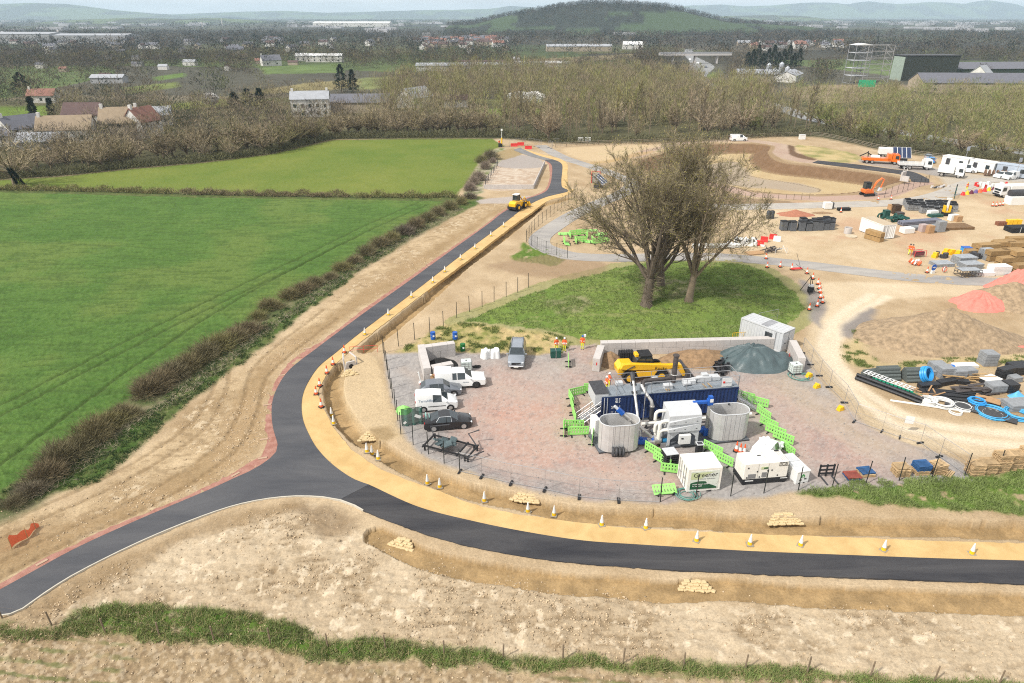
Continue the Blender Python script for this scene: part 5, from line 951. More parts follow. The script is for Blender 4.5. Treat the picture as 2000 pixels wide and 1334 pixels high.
for px, w_ in (((1523.5, 522), 'at the road edge above the grass knoll'), ((1546, 527), 'left of the red sign frame'), ((1575.6, 535), 'first of the row at the road side'), ((1587, 545.5), 'second of the row by the tripod'), ((1597, 556), 'third of the row by the tripod'), ((1599.6, 565), 'fourth of the row by the tripod'), ((1601, 572.5), 'fifth of the row by the tripod'), ((1602, 583), 'sixth of the row by the tripod'), ((1606, 592), 'outermost of the row towards the haul track'), ((1595.5, 599), 'second last of the row by the grass'), ((1580, 606), 'last of the row touching the grass edge')): cone(px, 'r', 'red and white cone '+w_, gC)
for px, w_ in (((1810, 533), 'in front of the mesh stacks'), ((1642, 415), 'beside the dark pipes on the sandy yard'), ((1938, 403), 'leftmost of the row on the pale yard'), ((1945, 403), 'second of the row on the pale yard'), ((1952, 402), 'third of the row on the pale yard'), ((1958, 401), 'rightmost of the row on the pale yard'), ((1715, 391), 'by the excavator at the track edge'), ((1740, 390), 'right of the excavator at the track edge'), ((1498, 523), 'alone at the left of the road bend'), ((1496, 506), 'by the scrap heap near the road')): cone(px, 'r', 'small orange cone '+w_, 'cones about the material yard', .95)
# ---- posts
PM = mat('post_black', (.02, .024, .022), .6); POST = None
def post(px, lab, grp, h=2.3, r=.042, m=PM, name='fence_post'):
 global POST
 p = ON(*px)
 if POST is None: b = MB(); b.tube([(0, 0, -.3), (0, 0, 1)], 1, 6); b.tube([(0, 0, 1), (0, 0, 1.012)], 1.15, 6); POST = b.mesh('fence_post', [m])
 o = link(name, POST, None, p); o.scale = (r, r, h); o.rotation_euler = (rnd.uniform(-.02, .02), rnd.uniform(-.02, .02), 0); tag(o, lab, 'fence post', grp); return o
for px, w_ in (((749, 690), 'at the top corner of the gravel yard'), ((752, 705), 'second down the left side of the yard'), ((756, 722), 'third down the left side of the yard'), ((759, 740), 'fourth down the left side of the yard'), ((763, 759), 'fifth down the left side, level with the white pickup'), ((767, 778), 'sixth down the left side, level with the white van'), ((772, 800), 'seventh down the left side, by the crumpled lime sheet'), ((777, 822), 'eighth down the left side, behind the green netting'), ((783, 848), 'at the lower corner by the green netting'),
 ((807, 869), 'in front of the black car boot'), ((837, 887), 'in front of the trailer frame drawbar'), ((867.5, 905), 'in front of the trailer frame'), ((898, 922), 'where the mesh panels begin')): post(px, 'black steel post '+w_, 'black posts down the left side of the gravel yard', 2.3)
for px, w_ in (((1289.5, 980), 'beside the fallen lime barrier'), ((1358.6, 973), 'in front of the battery box'), ((1427, 969), 'between battery box and generator'), ((1491.6, 963.4), 'in front of the generator'), ((1559, 957.8), 'in front of the fuel tank'), ((1625, 952), 'right of the pallet forks'), ((1690.8, 945.4), 'by the blue and red pallets'), ((1755.8, 938.7), 'by the pale single pallet stack'), ((1820, 932.6), 'between the blue topped pallets and the next stack'), ((1883.7, 929.3), 'left of the tall pallet stacks'), ((1947.5, 924.2), 'in front of the tall pallet stacks'), ((2008, 918), 'at the right edge')): post(px, 'black steel post '+w_, 'black posts along the front of the gravel yard', 2.3)
for i, px in enumerate(((778.5, 676.4), (810, 664), (839.7, 652.7), (866, 639.4), (892, 621), (917, 609), (941.6, 599), (965, 589.5), (988.7, 580), (1011, 571), (1032, 562))): post(px, 'black steel post in the row past the knoll, '+('nearest the yard corner', 'second from the yard corner', 'third, left of the blue drum', 'fourth, above the blue drum', 'fifth, at the tip of the knoll', 'sixth along', 'seventh along', 'eighth along', 'ninth along', 'tenth along', 'last, beside the dark soil patch')[i], 'black posts climbing past the knoll', 2.2)
def fence(name, lab, pts, n, h=2.2, r=.04, m=PM, wires=(.6, 1.2, 1.8), wr=.012, mw=None, cat='fence', group=None, mesh=None):
 P_ = smooth(GP(pts), .5); d = np.concatenate([[0], np.cumsum(np.linalg.norm(np.diff(P_, axis=0), axis=1))]); s = np.linspace(0, d[-1], n); xs, ys = np.interp(s, d, P_[:, 0]), np.interp(s, d, P_[:, 1])
 t = thing(name, lab, cat, (xs[0], ys[0], 0), 0, group); L0 = Vector((xs[0], ys[0], 0)); Q_ = [Vector((x, y, gh(x, y)))-L0 for x, y in zip(xs, ys)]
 for q in Q_: b = MB(); lean = Vector((rnd.uniform(-.04, .04), rnd.uniform(-.04, .04), 0)); b.tube([q-Vector((0, 0, .3)), q+Vector((0, 0, h*rnd.uniform(.96, 1.03)))+lean], r, 6); b.obj('post', m, t)
 if wires:
  b = MB()
  for z in wires: b.tube([q+Vector((0, 0, z)) for q in Q_], wr, 3)
  b.obj('wire', mw or W_galv, t)
 if mesh:
  b = MB()
  for a, c in zip(Q_[:-1], Q_[1:]):
   k = max(2, int((c-a).length/mesh))
   for i in range(k): p = a.lerp(c, i/k); b.tube([p+Vector((0, 0, .1)), p+Vector((0, 0, h-.1))], .008, 3)
  b.obj('mesh_wire', mw or PM, t)
 return t
W_post = mat('grey_timber', (.20, .15, .10), .9, var=.3)
fence('wire_fence', 'timber post and wire fence along the grass strip at the bottom of the picture', [(5, 1208), (92, 1221), (183, 1231), (275, 1238), (367, 1247), (468, 1254), (570, 1259), (680, 1267), (799, 1272), (918, 1282), (1046, 1284), (1163, 1293), (1293, 1299), (1422, 1305), (1555, 1313), (1687, 1321), (1827, 1331), (1950, 1338)], 18, 1.25, .05, W_post, (.6, 1.0), .003, W_post)
fence('mesh_fence', 'dark green mesh fence with many posts beside the upper concrete road', [(1028, 471), (1045, 448), (1075, 423), (1105, 400), (1122, 386)], 15, 2.1, .04, PM, (.1, 1.0, 2.0), .012, PM, mesh=.5)
fence('mesh_fence', 'dark mesh fence curving round the bend of the concrete road', [(1028, 473), (1038, 480), (1053, 490), (1068, 494), (1087, 499), (1108, 505)], 6, 2.1, .04, PM, (.1, 1.0, 2.0), .012, PM, mesh=.5)
fence('mesh_fence', 'green mesh fence beside the pink track right of the excavator', [(1727, 386), (1748, 380), (1766, 374), (1779, 369), (1800, 364), (1812, 358)], 9, 2.1, .04, PM, (.1, 1.0, 2.0), .012, PM, mesh=.45)
fence('timber_fence', 'long pale timber fence along the woodland edge behind the basin', [(1085, 288), (1170, 283), (1300, 279), (1400, 274), (1520, 267), (1590, 266), (1640, 274), (1700, 288), (1760, 299), (1830, 309), (1900, 318), (2050, 335)], 46, 1.4, .07, W_post, (.4, .8, 1.2), .05, mat('pale_rail', (.36, .31, .24), .9, var=.2))
fence('white_railing', 'white rail fence running along the verge above the recovery lorry', [(1600, 262), (1640, 268), (1700, 281), (1790, 297), (1850, 304)], 22, 1.2, .04, W_post, (.6, 1.2), .02, W_post)
fence('basin_fence', 'grey post and wire fence along the lower rim of the basin', [(1405, 388), (1460, 391), (1520, 391), (1580, 389)], 12, 1.3, .05, W_post, (.6, 1.1), .012)
# ---- temporary mesh panels
HP = None
def make_heras():
 t = thing('temporary_fence', 'x', 'fence panel'); Lp, h = 3.4, 2.0; b = MB()
 b.tube([(-Lp/2, 0, .12), (-Lp/2, 0, h), (Lp/2, 0, h), (Lp/2, 0, .12), (-Lp/2, 0, .12)], .022, 5); b.tube([(-Lp/2, 0, 1.1), (Lp/2, 0, 1.1)], .012, 4); b.obj('frame', W_galv, t); b = MB()
 for i in range(22): x = -Lp/2+.08+i*(Lp-.16)/21; b.tube([(x, 0, .15), (x, 0, h)], .0028, 3)
 for z in (.5, .8, 1.4, 1.7): b.tube([(-Lp/2, 0, z), (Lp/2, 0, z)], .0028, 3)
 b.obj('mesh_wire', W_galv, t); b = MB(); b.base((-Lp/2, 0, 0), (.24, .7, .13)); b.obj('foot', W_black, t, bevel=.02); return t
def heras(a, c, lab, grp, z=0):
 global HP
 A, Bv = ON(*a), ON(*c); v = Bv-A; m = (A+Bv)/2; rz = math.atan2(v.y, v.x); sc = (Vector((v.x, v.y)).length/3.4, 1, 1)
 if HP is None: HP = make_heras(); t = HP; t.location = m; t.rotation_euler = (0, 0, rz); t.scale = sc; tag(t, lab, None, grp)
 else: dup(HP, m, rz, lab, grp, sc)
def hrow(pts, grp, labs):
 for i, (a, c) in enumerate(zip(pts[:-1], pts[1:])): heras(a, c, labs[i], grp)
hrow([(898, 922), (941, 932), (998, 945), (1064, 957), (1131, 972), (1208, 979), (1287, 982)], 'temporary mesh panels along the front of the yard', ['grey mesh panel by the trailer frame, first of the front row', 'second grey mesh panel of the front row, right of the trailer', 'third grey mesh panel of the front row over the red gravel', 'fourth grey mesh panel of the front row above a sandbag dam', 'fifth grey mesh panel of the front row', 'last grey mesh panel of the front row, left of the fallen barrier'])
hrow([(1566, 690), (1583, 713), (1600, 735), (1619, 757), (1649, 787), (1668, 824), (1722, 843), (1757, 855), (1797, 866), (1834, 893), (1882, 926)], 'temporary mesh panels beside the haul track', ['mesh panel at the grey cabin corner, top of the track row', 'second mesh panel down the haul track, by the hose coil', 'third mesh panel down the haul track, by a yellow block', 'fourth mesh panel down the haul track', 'fifth mesh panel down the haul track, by the lowest yellow block', 'sixth mesh panel down the haul track', 'seventh mesh panel down the haul track', 'eighth mesh panel down the haul track with a white notice', 'ninth mesh panel down the haul track', 'last mesh panel of the track row, by the pallets'])
b = MB(); q = ON(1769, 845); b.box((q.x, q.y-.05, 1.35), (.75, .02, .75), rz=R(-12)); o = b.obj('notice', W_white); tag(o, 'blank white notice hung on the mesh panels by the haul track', 'notice')
hrow([(1452, 655), (1480, 640), (1516, 633)], 'temporary mesh panels behind the grey cabin', ['mesh panel on the knoll left of the grey cabin', 'mesh panel on the knoll touching the grey cabin'])
for px, w_ in (((1580, 736), 'beside the green hose coil'), ((1595, 757), 'below the hose coil'), ((1641, 801), 'lowest of the three')):
 p = G(*px); b = MB(); b.base((0, 0, 0), (.75, .45, .42), taper=.75); b.base((0, 0, .3), (.2, .5, .2)); o = b.obj('ballast_block', W_yel, None, p, R(25), bevel=.04); tag(o, 'yellow fence ballast block '+w_, 'ballast block', 'yellow ballast blocks along the mesh panels')
# ---- yard small things
def drum(px, m, lab): p = ON(*px); t = thing('steel_drum', lab, 'drum', p); b = MB(); b.lathe((0, 0, 0), [(.30, 0), (.30, .28), (.32, .3), (.30, .32), (.30, .58), (.32, .6), (.30, .62), (.30, .9)], 14); b.obj('drum_body', m, t, smooth=True); b = MB(); b.lathe((0, 0, .9), [(.27, -.02), (.27, .012)], 14); b.obj('drum_lid', m, t); b = MB(); b.box((.1, -.3, .5), (.2, .03, .2)); b.obj('drum_label', W_white, t)
drum((846, 662), W_blue, 'blue drum at the left on the dry grass'); drum((889, 662), W_blue, 'blue drum at the right on the dry grass'); drum((904, 685), mat('drum_green', (.01, .14, .03), .4), 'green drum on the edge of the gravel')
def bag(px, lab, s=1.0): o_ = heap('bulk_bag', lab, 'bulk bag', px, .62*s, .55*s, .95*s, mat('bag_white', (.72, .72, .71), .8, var=.06, bump=.3), int(px[0]), flat=.78, rough=.12, n=40, fold=.15)
bag((949, 698), 'slumped white bulk bag, left of the pair'); bag((968, 697), 'upright white bulk bag, right of the pair')
def tote(px, rz, lab):
 p = ON(*px); t = thing('liquid_tote', lab, 'liquid container', p, R(rz)); b = MB(); b.base((0, 0, .14), (1.1, .95, 1.0)); b.obj('plastic_bottle', mat('tote_white', (.62, .68, .64), .5, var=.05), t, bevel=.06); b = MB()
 for z in (.2, .45, .7, .95, 1.14): b.tube([(x, y, z) for x, y in ((-.58, -.5), (.58, -.5), (.58, .5), (-.58, .5), (-.58, -.5))], .014, 4)
 for x in (-.58, -.2, .2, .58): [b.tube([(x, y, .13), (x, y, 1.15)], .014, 4) for y in (-.5, .5)]
 for y in (-.2, .2): [b.tube([(x, y, .13), (x, y, 1.15)], .014, 4) for x in (-.58, .58)]
 b.obj('cage', W_galv, t); b = MB(); b.base((0, 0, 0), (1.15, 1.0, .13)); b.obj('pallet_base', W_dark, t); b = MB(); b.lathe((0, 0, 1.14), [(.1, 0), (.1, .05)], 10); b.obj('cap', W_dark, t)
tote((911, 722), 8, 'white caged liquid tote beside the black cinder bay'); tote((1552, 728), 10, 'white caged liquid tote at the right end of the big bay wall')
def hose(px, lab, R_=.9, m=None, r=.035, loops=4, seed=1):
 p = ON(*px, .04); rr = random.Random(seed); pts = []
 for i in range(loops*16+1):
  a = 2*PI*i/16; k = R_*(1+.25*math.sin(a*.37+seed)+.1*rr.uniform(-1, 1)*.3); pts.append((k*math.cos(a)+.2*math.sin(i*.05+seed), k*.9*math.sin(a)+.15*math.cos(i*.07), .02+.05*(i/16 % 3)+.02*rr.random()))
 b = MB(); b.tube(pts, r, 5); o = b.obj('hose_coil', m or W_lgreen, None, p, smooth=True); return tag(o, lab, 'hose')
hose((1343, 967), 'loose pale green hose coil in front of the battery box', .75, None, .03, 5, 3); hose((1560, 736), 'pale green hose coil at the foot of the white liquid tote', .95, None, .03, 4, 5)
p = G(1085, 697); t = thing('tool_crate', 'dark green strapped crate beside the red path', 'crate', p, R(4)); b = MB(); b.base((0, 0, .05), (1.15, .8, .8)); b.obj('crate_body', W_dgreen, t, bevel=.02); b = MB(); b.base((0, 0, .852), (1.2, .85, .05)); b.obj('lid', W_dgreen, t); b = MB(); b.box((0, -.42, .45), (.06, .02, .85)); b.box((0, 0, .915), (.06, .86, .02)); b.obj('strap', W_galv, t)
# crumpled lime sheet, green netting, trailer frame
heap('lime_sheet', 'crumpled lime green plastic sheet by the left fence posts', 'sheet', (789, 802), 1.0, 1.0, .75, mat('lime_film', (.28, .66, .16), .5, var=.2, scale=3, bump=.6), 12, rough=.35, n=30)
a, c = G(785, 834), G(826, 828); t = thing('debris_netting', 'dark green translucent netting stretched between the corner post and the black car', 'netting', (a.x, a.y, 0), math.atan2(c.y-a.y, c.x-a.x)); L_ = (c-a).length; b = MB(); n = 14
Vn = [(L_*i/n, .12*math.sin(i*1.3), z) for z in (.05, 1.9) for i in range(n+1)]; b.add(Vn, [(i, i+1, n+2+i, n+1+i) for i in range(n)]); b.obj('net', mat('net_green', (.02, .09, .07), .8, alpha=.82, var=.2), t, fix=False); b = MB(); b.box((L_*.78, -.14, 1.0), (.6, .02, .3), ry=.5); b.box((.3, -.14, .5), (.3, .02, .2), ry=-.6); b.obj('notice', W_white, t); b = MB(); b.tube([(0, .02, 1.92), (L_, .02, 1.92)], .02, 5); b.tube([(L_, .02, 0), (L_, .02, 1.95)], .03, 5); b.obj('net_frame', PM, t)
t = thing('glass_panel', 'pale teal plastic pallet box leaning behind the black car boot', 'plastic box', (*G(833, 832)[:2], 0), R(10)); b = MB(); b.base((0, 0, 0), (.08, .7, 1.3)); b.base((.3, .0, 0), (.06, .6, 1.2)); b.obj('panel', mat('teal_plastic', (.25, .48, .43), .4), t)
p = G(880, 880); t = thing('trailer_frame', 'black steel trailer frame lying on the gravel with tarpaulin on it', 'trailer frame', (p.x, p.y, 0), R(-24)); b = MB()
for y in (-.9, .9): b.base((0, y, .45), (4.6, .1, .14))
for x in (-2.2, -.4, 1.2, 2.2): b.base((x, 0, .44), (.12, 2.3, .12))
b.obj('main_beam', W_black, t); b = MB(); b.tube([(-2.2, .9, .5), (-2.9, 1.5, .9), (-1.2, 2.1, 1.2)], .06, 5); b.tube([(2.2, .9, .5), (1.0, 1.6, 1.1), (1.9, 2.0, 1.5)], .07, 5); b.tube([(2.3, -.9, .5), (3.2, .2, .7), (3.0, .6, .4)], .06, 5); b.obj('side_arm', W_dark, t); b = MB(); [b.base((x, y, 0), (.12, .12, .45)) for x in (-2.1, 1.9, 2.2) for y in (-.9, .9)]; b.obj('leg', W_black, t); b = MB()
for i in range(14): b.box((-.5+rnd.uniform(-.7, .7), rnd.uniform(-.6, .6), .62+rnd.random()*.25), (rnd.uniform(.5, .9), rnd.uniform(.3, .6), .12), rnd.uniform(0, 3), rnd.uniform(-.5, .5), rnd.uniform(-.5, .5))
b.obj('folded_tarpaulin', W_teal, t)
# timber boards + post by block wall
t = thing('plywood_sheet', 'brown plywood sheets leaning on the small bay wall behind the pickup', 'plywood', (*G(848, 750)[:2], 0), R(6)); b = MB(); b.box((0, .1, .55), (.7, .08, 1.1), rx=-.12); b.obj('sheet', W_tan, t); b = MB(); b.base((-.3, -.05, 1.1), (.2, .15, .05)); b.obj('packer', W_white, t)
t = thing('bollard', 'white pole standing on a base left of the small bay', 'pole', (*G(823, 748)[:2], 0)); b = MB(); b.tube([(0, 0, 0), (-.25, 0, 1.3)], .08, 8); b.obj('pole', W_white, t); b = MB(); b.lathe((0, 0, 0), [(.3, 0), (.28, .15)], 10); b.obj('base', W_white, t)
# culvert headwall with stays
p = G(686, 716); t = thing('culvert_headwall', 'concrete culvert headwall with a round pipe mouth and sloping wing walls', 'culvert', (p.x, p.y, -.5), R(28)); b = MB(); b.prof([(-.8, 0), (-.45, 1.1), (.45, 1.1), (.8, 0)], 0, .2); b.obj('face_slab', W_conc, t); b = MB(); b.tube([(0, -.04, .55), (0, .02, .55)], .26, 14); b.obj('pipe_mouth', W_black, t); b = MB(); [b.tube([(s*.7, .1, .2), (s*.7, .3, 1.4), (s*.35, 1.6, 1.5)], .09, 5) for s in (1, -1)]; b.obj('wing_wall', W_conc, t)
p = G(705, 690); t = thing('trench_barrier', 'thin red tubular barrier over the culvert end', 'barrier', (p.x, p.y, 0), R(8)); b = MB(); rail(b, [(-1.2, 0), (1.9, 0)], .9, .02, 0, True, 1.5); b.obj('rail', W_red, t)
# sandbag check dams
SB = mat('sandbag', (.56, .43, .24), .95, var=.15, scale=3, bump=.4)
def dam(px, rz, n, lab, rows=4):
 n += 1
 p = ON(*px); t = thing('sandbag_dam', lab, 'sandbag dam', (p.x, p.y, max(p.z, -.45)), R(rz), 'sandbag dams in the ditches'); k = 0
 for r_ in range(rows):
  for i in range(n-r_):
   b = MB(); x = (i-(n-r_-1)/2)*.36; b.box((0, 0, 0), (.40, .30, .15)); o = b.obj('sandbag', SB, t, (x+rnd.uniform(-.06, .06), .17*r_+rnd.uniform(-.05, .05), .06+.10*r_+rnd.uniform(-.02, .02)), R(rnd.uniform(-25, 25)), bevel=.06)
dam((683, 733), 20, 4, 'pale sandbags below the culvert headwall', 4); dam((722, 866), 5, 5, 'stepped sandbag dam beside three yellow cones', 5); dam((1025, 986), -12, 6, 'sandbag dam in the ditch below the mesh panels', 4); dam((1533, 1030), 2, 7, 'pale sandbag heap in the ditch below the fuel tank', 5); dam((783, 1070), -20, 5, 'sandbag dam at the left of the lower ditch', 4); dam((1360, 1154), -4, 6, 'sandbag dam in the lower ditch near the picture centre', 4)
for i, px in enumerate(((600, 681), (551, 733), (522, 791), (516, 858), (513, 895), (460, 927), (82, 1099), (836, 520))):
 p = G(*px, .05); b = MB(); b.base((0, 0, 0), (.75, .22, .05)); o = b.obj('timber_board', mat('pale_board', (.42, .29, .2), .9), None, p, R(20+35*(i > 4))); tag(o, 'pale board lying across the red verge, '+('beside the upper bend', 'at the top of the bend', 'at the left of the bend', 'near the kink of the verge', 'below the kink of the verge', 'above the junction mouth', 'far down the left branch', 'halfway up the straight')[i], 'board', 'boards lying across the red verge')
# orange net at the left edge
a = G(28, 1068); t = thing('orange_netting', 'orange plastic netting sagging at the left edge of the strip', 'netting', (a.x, a.y, 0), R(75)); b = MB(); n = 10
b.add([(.24*i-.2, .15*math.sin(i*.9), z*(1-.05*i)+.15*math.sin(i*1.7)*(z > .5)) for z in (.05, .95) for i in range(n+1)], [(i, i+1, n+2+i, n+1+i) for i in range(n)]); b.obj('net', mat('net_orange', (.80, .12, .04), .8, alpha=.9), t, fix=False); b = MB(); [b.tube([(.24*i-.2, .15*math.sin(i*.9), -.2), (.24*i-.2, .15*math.sin(i*.9), 1.0)], .025, 5) for i in (0, 5, 9)]; b.obj('stake', W_wood, t)
# grey office cabin and yellow pedestrian barriers
p = G(1546, 680); t = thing('site_cabin', 'grey steel site cabin with a barred window behind the big bay', 'cabin', (p.x, p.y, 0), R(128)); b = MB(); container(b, 5.6, 2.4, .1, 2.6, .12, True, True); b.obj('cabin_body', W_grey, t); b = MB(); b.base((1.8, 2.41, 1.1), (.9, .04, .95)); b.obj('window', W_glass, t); b = MB(); [b.base((1.5+.15*k, 2.44, 1.05), (.03, .03, 1.05)) for k in range(5)]; b.obj('window_bar', W_dark, t); b = MB(); b.base((.9, 2.41, .2), (.1, .04, 2.2)); b.base((2.6, 1.2, 2.605), (.9, 2.0, .02)); b.obj('roof_panel', W_galv, t)
b = MB(); [b.base((-.02, y, .3), (.03, 1.05, 2.1)) for y in (.63, 1.77)]; b.obj('double_door', W_grey, t, bevel=.01); b = MB(); [b.base((-.05, y, 1.1), (.03, .25, .1)) for y in (.63, 1.77)]; b.obj('door_lock', W_dark, t)
for px, rz, w_ in (((1446, 664), 10, 'left of the pair'), ((1487, 657), -40, 'right of the pair by the grey cabin')):
 p = G(*px); t = thing('pedestrian_barrier', 'yellow tubular barrier on the knoll edge, '+w_, 'barrier', p, R(rz), 'yellow tubular barriers by the grey cabin'); b = MB(); b.tube([(-1.1, 0, .1), (-1.1, 0, 1.0), (1.1, 0, 1.0), (1.1, 0, .1), (-1.1, 0, .1)], .03, 6); [b.tube([(x, 0, .1), (x, 0, 1)], .018, 4) for x in np.linspace(-.9, .9, 7)]; b.obj('barrier_frame', W_yel, t); b = MB(); [b.base((x, 0, 0), (.06, .6, .06)) for x in (-.9, .9)]; b.obj('foot', W_yel, t)
b = MB(); b.box((0, 0, .55), (.55, .06, .9), rx=-.25); p = G(1541, 707); o = b.obj('road_sign', mat('sign_red_dull', (.45, .07, .06), .6), None, p, R(60)); tag(o, 'red sign board leaning on the right bay wall', 'sign')
b = MB(); b.tube([(0, 0, 0), (0, 0, 1.6)], .03, 5); b.base((0, 0, 1.6), (.25, .15, .3)); p = G(1141, 682); o = b.obj('marker_post', W_white, None, p); tag(o, 'thin post with a pale box behind the blue-helmeted worker', 'post')
# tripod lamp rig on the knoll edge
p = G(1578, 571); t = thing('tripod_rig', 'black tripod with a case at the right tip of the grass knoll', 'tripod', p); b = MB(); [b.tube([(0, 0, 2.4), (1.1*math.cos(a), 1.1*math.sin(a), 0)], .05, 5) for a in (.3, 2.4, 4.5)]; b.tube([(0, 0, 2.4), (-2.2, .6, 4.0)], .03, 4); b.obj('tripod_leg', W_black, t); b = MB(); b.base((.1, -.4, .2), (.7, .5, .8)); b.obj('case', W_black, t); b = MB(); b.base((.1, -.4, 1.0), (.6, .4, .3)); b.obj('case_top', W_grey, t)
p = G(1556, 528); t = thing('sign_frame', 'red and white folded sign frame lying by the road above the knoll', 'sign', p); b = MB(); b.box((0, 0, .3), (1.6, .4, .12), .2, .2); b.obj('sign_board', W_red, t); b = MB(); b.tube([(.6, 0, .2), (-.3, .4, 2.6)], .03, 4); b.obj('pole', W_dark, t)
# ================================================================ MATERIAL YARD
def quick(name, lab, cat, px, rz, parts, group=None, dz=0):
 p = ON(*px); t = thing(name, lab, cat, (p.x, p.y, p.z+dz), R(rz), group)
 for pn, m, prims in parts:
  b = MB()
  for q in prims:
   if q[0] == 'b': b.base(q[1:4], q[4:7], rz=q[7] if len(q) > 7 else 0)
   elif q[0] == 't': b.tube(q[1], q[2], q[3] if len(q) > 3 else 6)
   elif q[0] == 'r': b.ring(*q[1:])
   elif q[0] == 'l': b.lathe((0, 0, 0), q[1], 14)
   elif q[0] == 'p': b.prof(*q[1:])
  b.obj(pn, m, t, smooth=any(q[0] in 'trl' for q in prims))
 return t
Y_pal = mat('pallet_wood', (.47, .33, .18), .9, var=.28, scale=3, rand=.18); Y_bun = mat('sleeper_timber', (.33, .21, .09), .9, var=.25, scale=2, rand=.12); Y_blu = mat('pallet_blue', (.03, .10, .24), .8, var=.25, rand=.1); Y_pred = mat('pallet_red', (.28, .07, .05), .8, var=.2)
Y_geo = mat('netting_roll_grey', (.10, .115, .11), .9, var=.25, scale=8); Y_blk = mat('pipe_black', (.022, .023, .026), .5, var=.3); Y_grn = mat('duct_green', (.01, .26, .15), .4); Y_foam = mat('foam_white', (.75, .74, .70), .8, var=.04); Y_blo = mat('block_grey', (.25, .26, .27), .85, var=.2, scale=3); Y_wht = mat('conduit_white', (.66, .66, .64), .5)
# ---- pallets, every one of them
PAL = {}
def pallet_mesh(key, m):
 if key not in PAL:
  b = MB()
  for i in range(7): b.base((0, -.45+i*.15, .122), (1.2, .10, .022))
  for y in (-.42, 0, .42): b.base((0, y, .022), (1.2, .10, .10))
  for i in (-.5, 0, .5): b.base((i, 0, 0), (.10, 1.0, .022))
  PAL[key] = b.mesh('pallet', [m])
 return PAL[key]
def pallets(px, rz, n, lab, key=('w',), z0=0):
 p = G(*px)
 for k in range(n):
  c = key[min(k, len(key)-1)]; o = link('pallet', pallet_mesh(c, {'w': Y_pal, 'b': Y_blu, 'r': Y_pred}[c]), None, (p.x+rnd.uniform(-.05, .05), p.y+rnd.uniform(-.05, .05), z0+k*.146), R(rz+rnd.uniform(-3, 3)))
  top = k == n-1; tag(o, lab if n == 1 else ('topmost ' if top else 'lower ')+lab, 'pallet', 'pallets stacked along the front of the yard')
pallets((1663, 932), 5, 2, 'pallet of the red on blue pair', ('b', 'r')); pallets((1690, 926), 8, 3, 'pallet of the small stack with a dark teal top', ('w', 'w', 'b'), 0); pallets((1757, 926), 3, 6, 'pallet of the lone pale stack between the two coloured groups'); pallets((1796, 923), 3, 7, 'pallet of the stack with a blue covered top', ('w', 'w', 'w', 'b')); pallets((1829, 921), 14, 6, 'pallet of the pale stack right of the blue topped stack'); pallets((1849, 925), 40, 1, 'weathered pallet lying on the ground beside the mesh panel foot')
for px, n, w_ in (((1901, 925), 8, 'leftmost tall stack'), ((1925, 922), 8, 'second tall stack from the left'), ((1950, 918), 12, 'third tall stack, the tallest'), ((1976, 914), 11, 'fourth tall stack'), ((1999, 911), 13, 'stack cut by the right edge')): pallets(px, 4, n, 'pale pallet of the '+w_)
# ---- crate stacks, rolls and cages
def copies(src, spots, labf, group, rz=0, jit=4):
 for i, px in enumerate(spots):
  p = ON(*px)
  if i == 0: src.location = p; src['label'] = labf(i); src['group'] = group
  else: dup(src, p, R(rz+rnd.uniform(-jit, jit)), labf(i), group, (1, 1, rnd.uniform(.8, 1.15)))
cs = quick('crate_stack', 'x', 'crate stack', (1532, 451), 3, [('trays', mat('crate_grey', (.11, .12, .135), .7, var=.3), [('b', 0, 0, .05+.19*k, 1.05, 1.05, .17) for k in range(8)]), ('lid', W_black, [('b', 0, 0, 1.6, 1.1, 1.1, .12)])])
copies(cs, [(1529, 449), (1542, 449), (1547, 450), (1564, 450), (1577, 450), (1588, 449.5), (1599, 449), (1610, 448.5), (1621, 448), (1566, 445), (1578, 444), (1590, 444), (1601, 443), (1612, 442.5), (1622, 442)], lambda i: 'dark crate stack of the long row, '+('front' if i < 9 else 'back')+f' rank, {("first","second","third","fourth","fifth","sixth","seventh","eighth","ninth")[i if i < 9 else i-9]} from the left', 'dark crate stacks in the long row', 3, 2)
for px, w_ in (((1500, 427), 'left'), ((1507, 427), 'right')): quick('plastic_tank', 'tall dark upright cylinder beside the red sand heap, '+w_+' of the two', 'tank', px, 0, [('tank_body', mat('tank_dark', (.05, .055, .06), .5), [('l', [(.42, 0), (.42, 1.4), (.36, 1.5)])]), ('lid', W_black, [('l', [(.3, 1.5), (.3, 1.56)])])], 'dark upright tanks by the red sand heap')
cg = quick('roll_cage', 'x', 'cage', (1770, 405), 0, [('cage', W_galv, [('t', [(x, y, 0), (x, y, 1.2)], .03, 4) for x in (-.55, 0, .55) for y in (-.5, .5)]+[('t', [(-.55, -.5, z), (.55, -.5, z), (.55, .5, z), (-.55, .5, z), (-.55, -.5, z)], .025, 4) for z in (.1, .6, 1.2)]), ('liner', mat('liner_grey', (.28, .29, .30), .7, var=.3, rand=.35), [('b', 0, 0, .06, 1.0, .9, 1.05)]), ('black_roll', W_black, [('t', [(-.5, -.2, 1.28), (.5, -.1, 1.3)], .2, 7), ('t', [(-.45, .25, 1.26), (.5, .2, 1.32)], .2, 7)])])
sp_ = [(1770+12.3*i+(j*2.5), 401+4.6*j+i*.45) for j in range(4) for i in range(8) if not (i == 3 and j < 1) and not (j == 3 and i in (0, 1, 7))]
copies(cg, sp_, lambda i: 'caged black roll in the packed block of cages on the sandy yard', 'packed cages of black rolls', 0, 5)
bs = sorted([o for o in C.objects if o.get('group') == 'packed cages of black rolls'], key=lambda o: o.location.x)
for o in bs[:1]: o['label'] = 'leftmost caged black roll of the packed block'
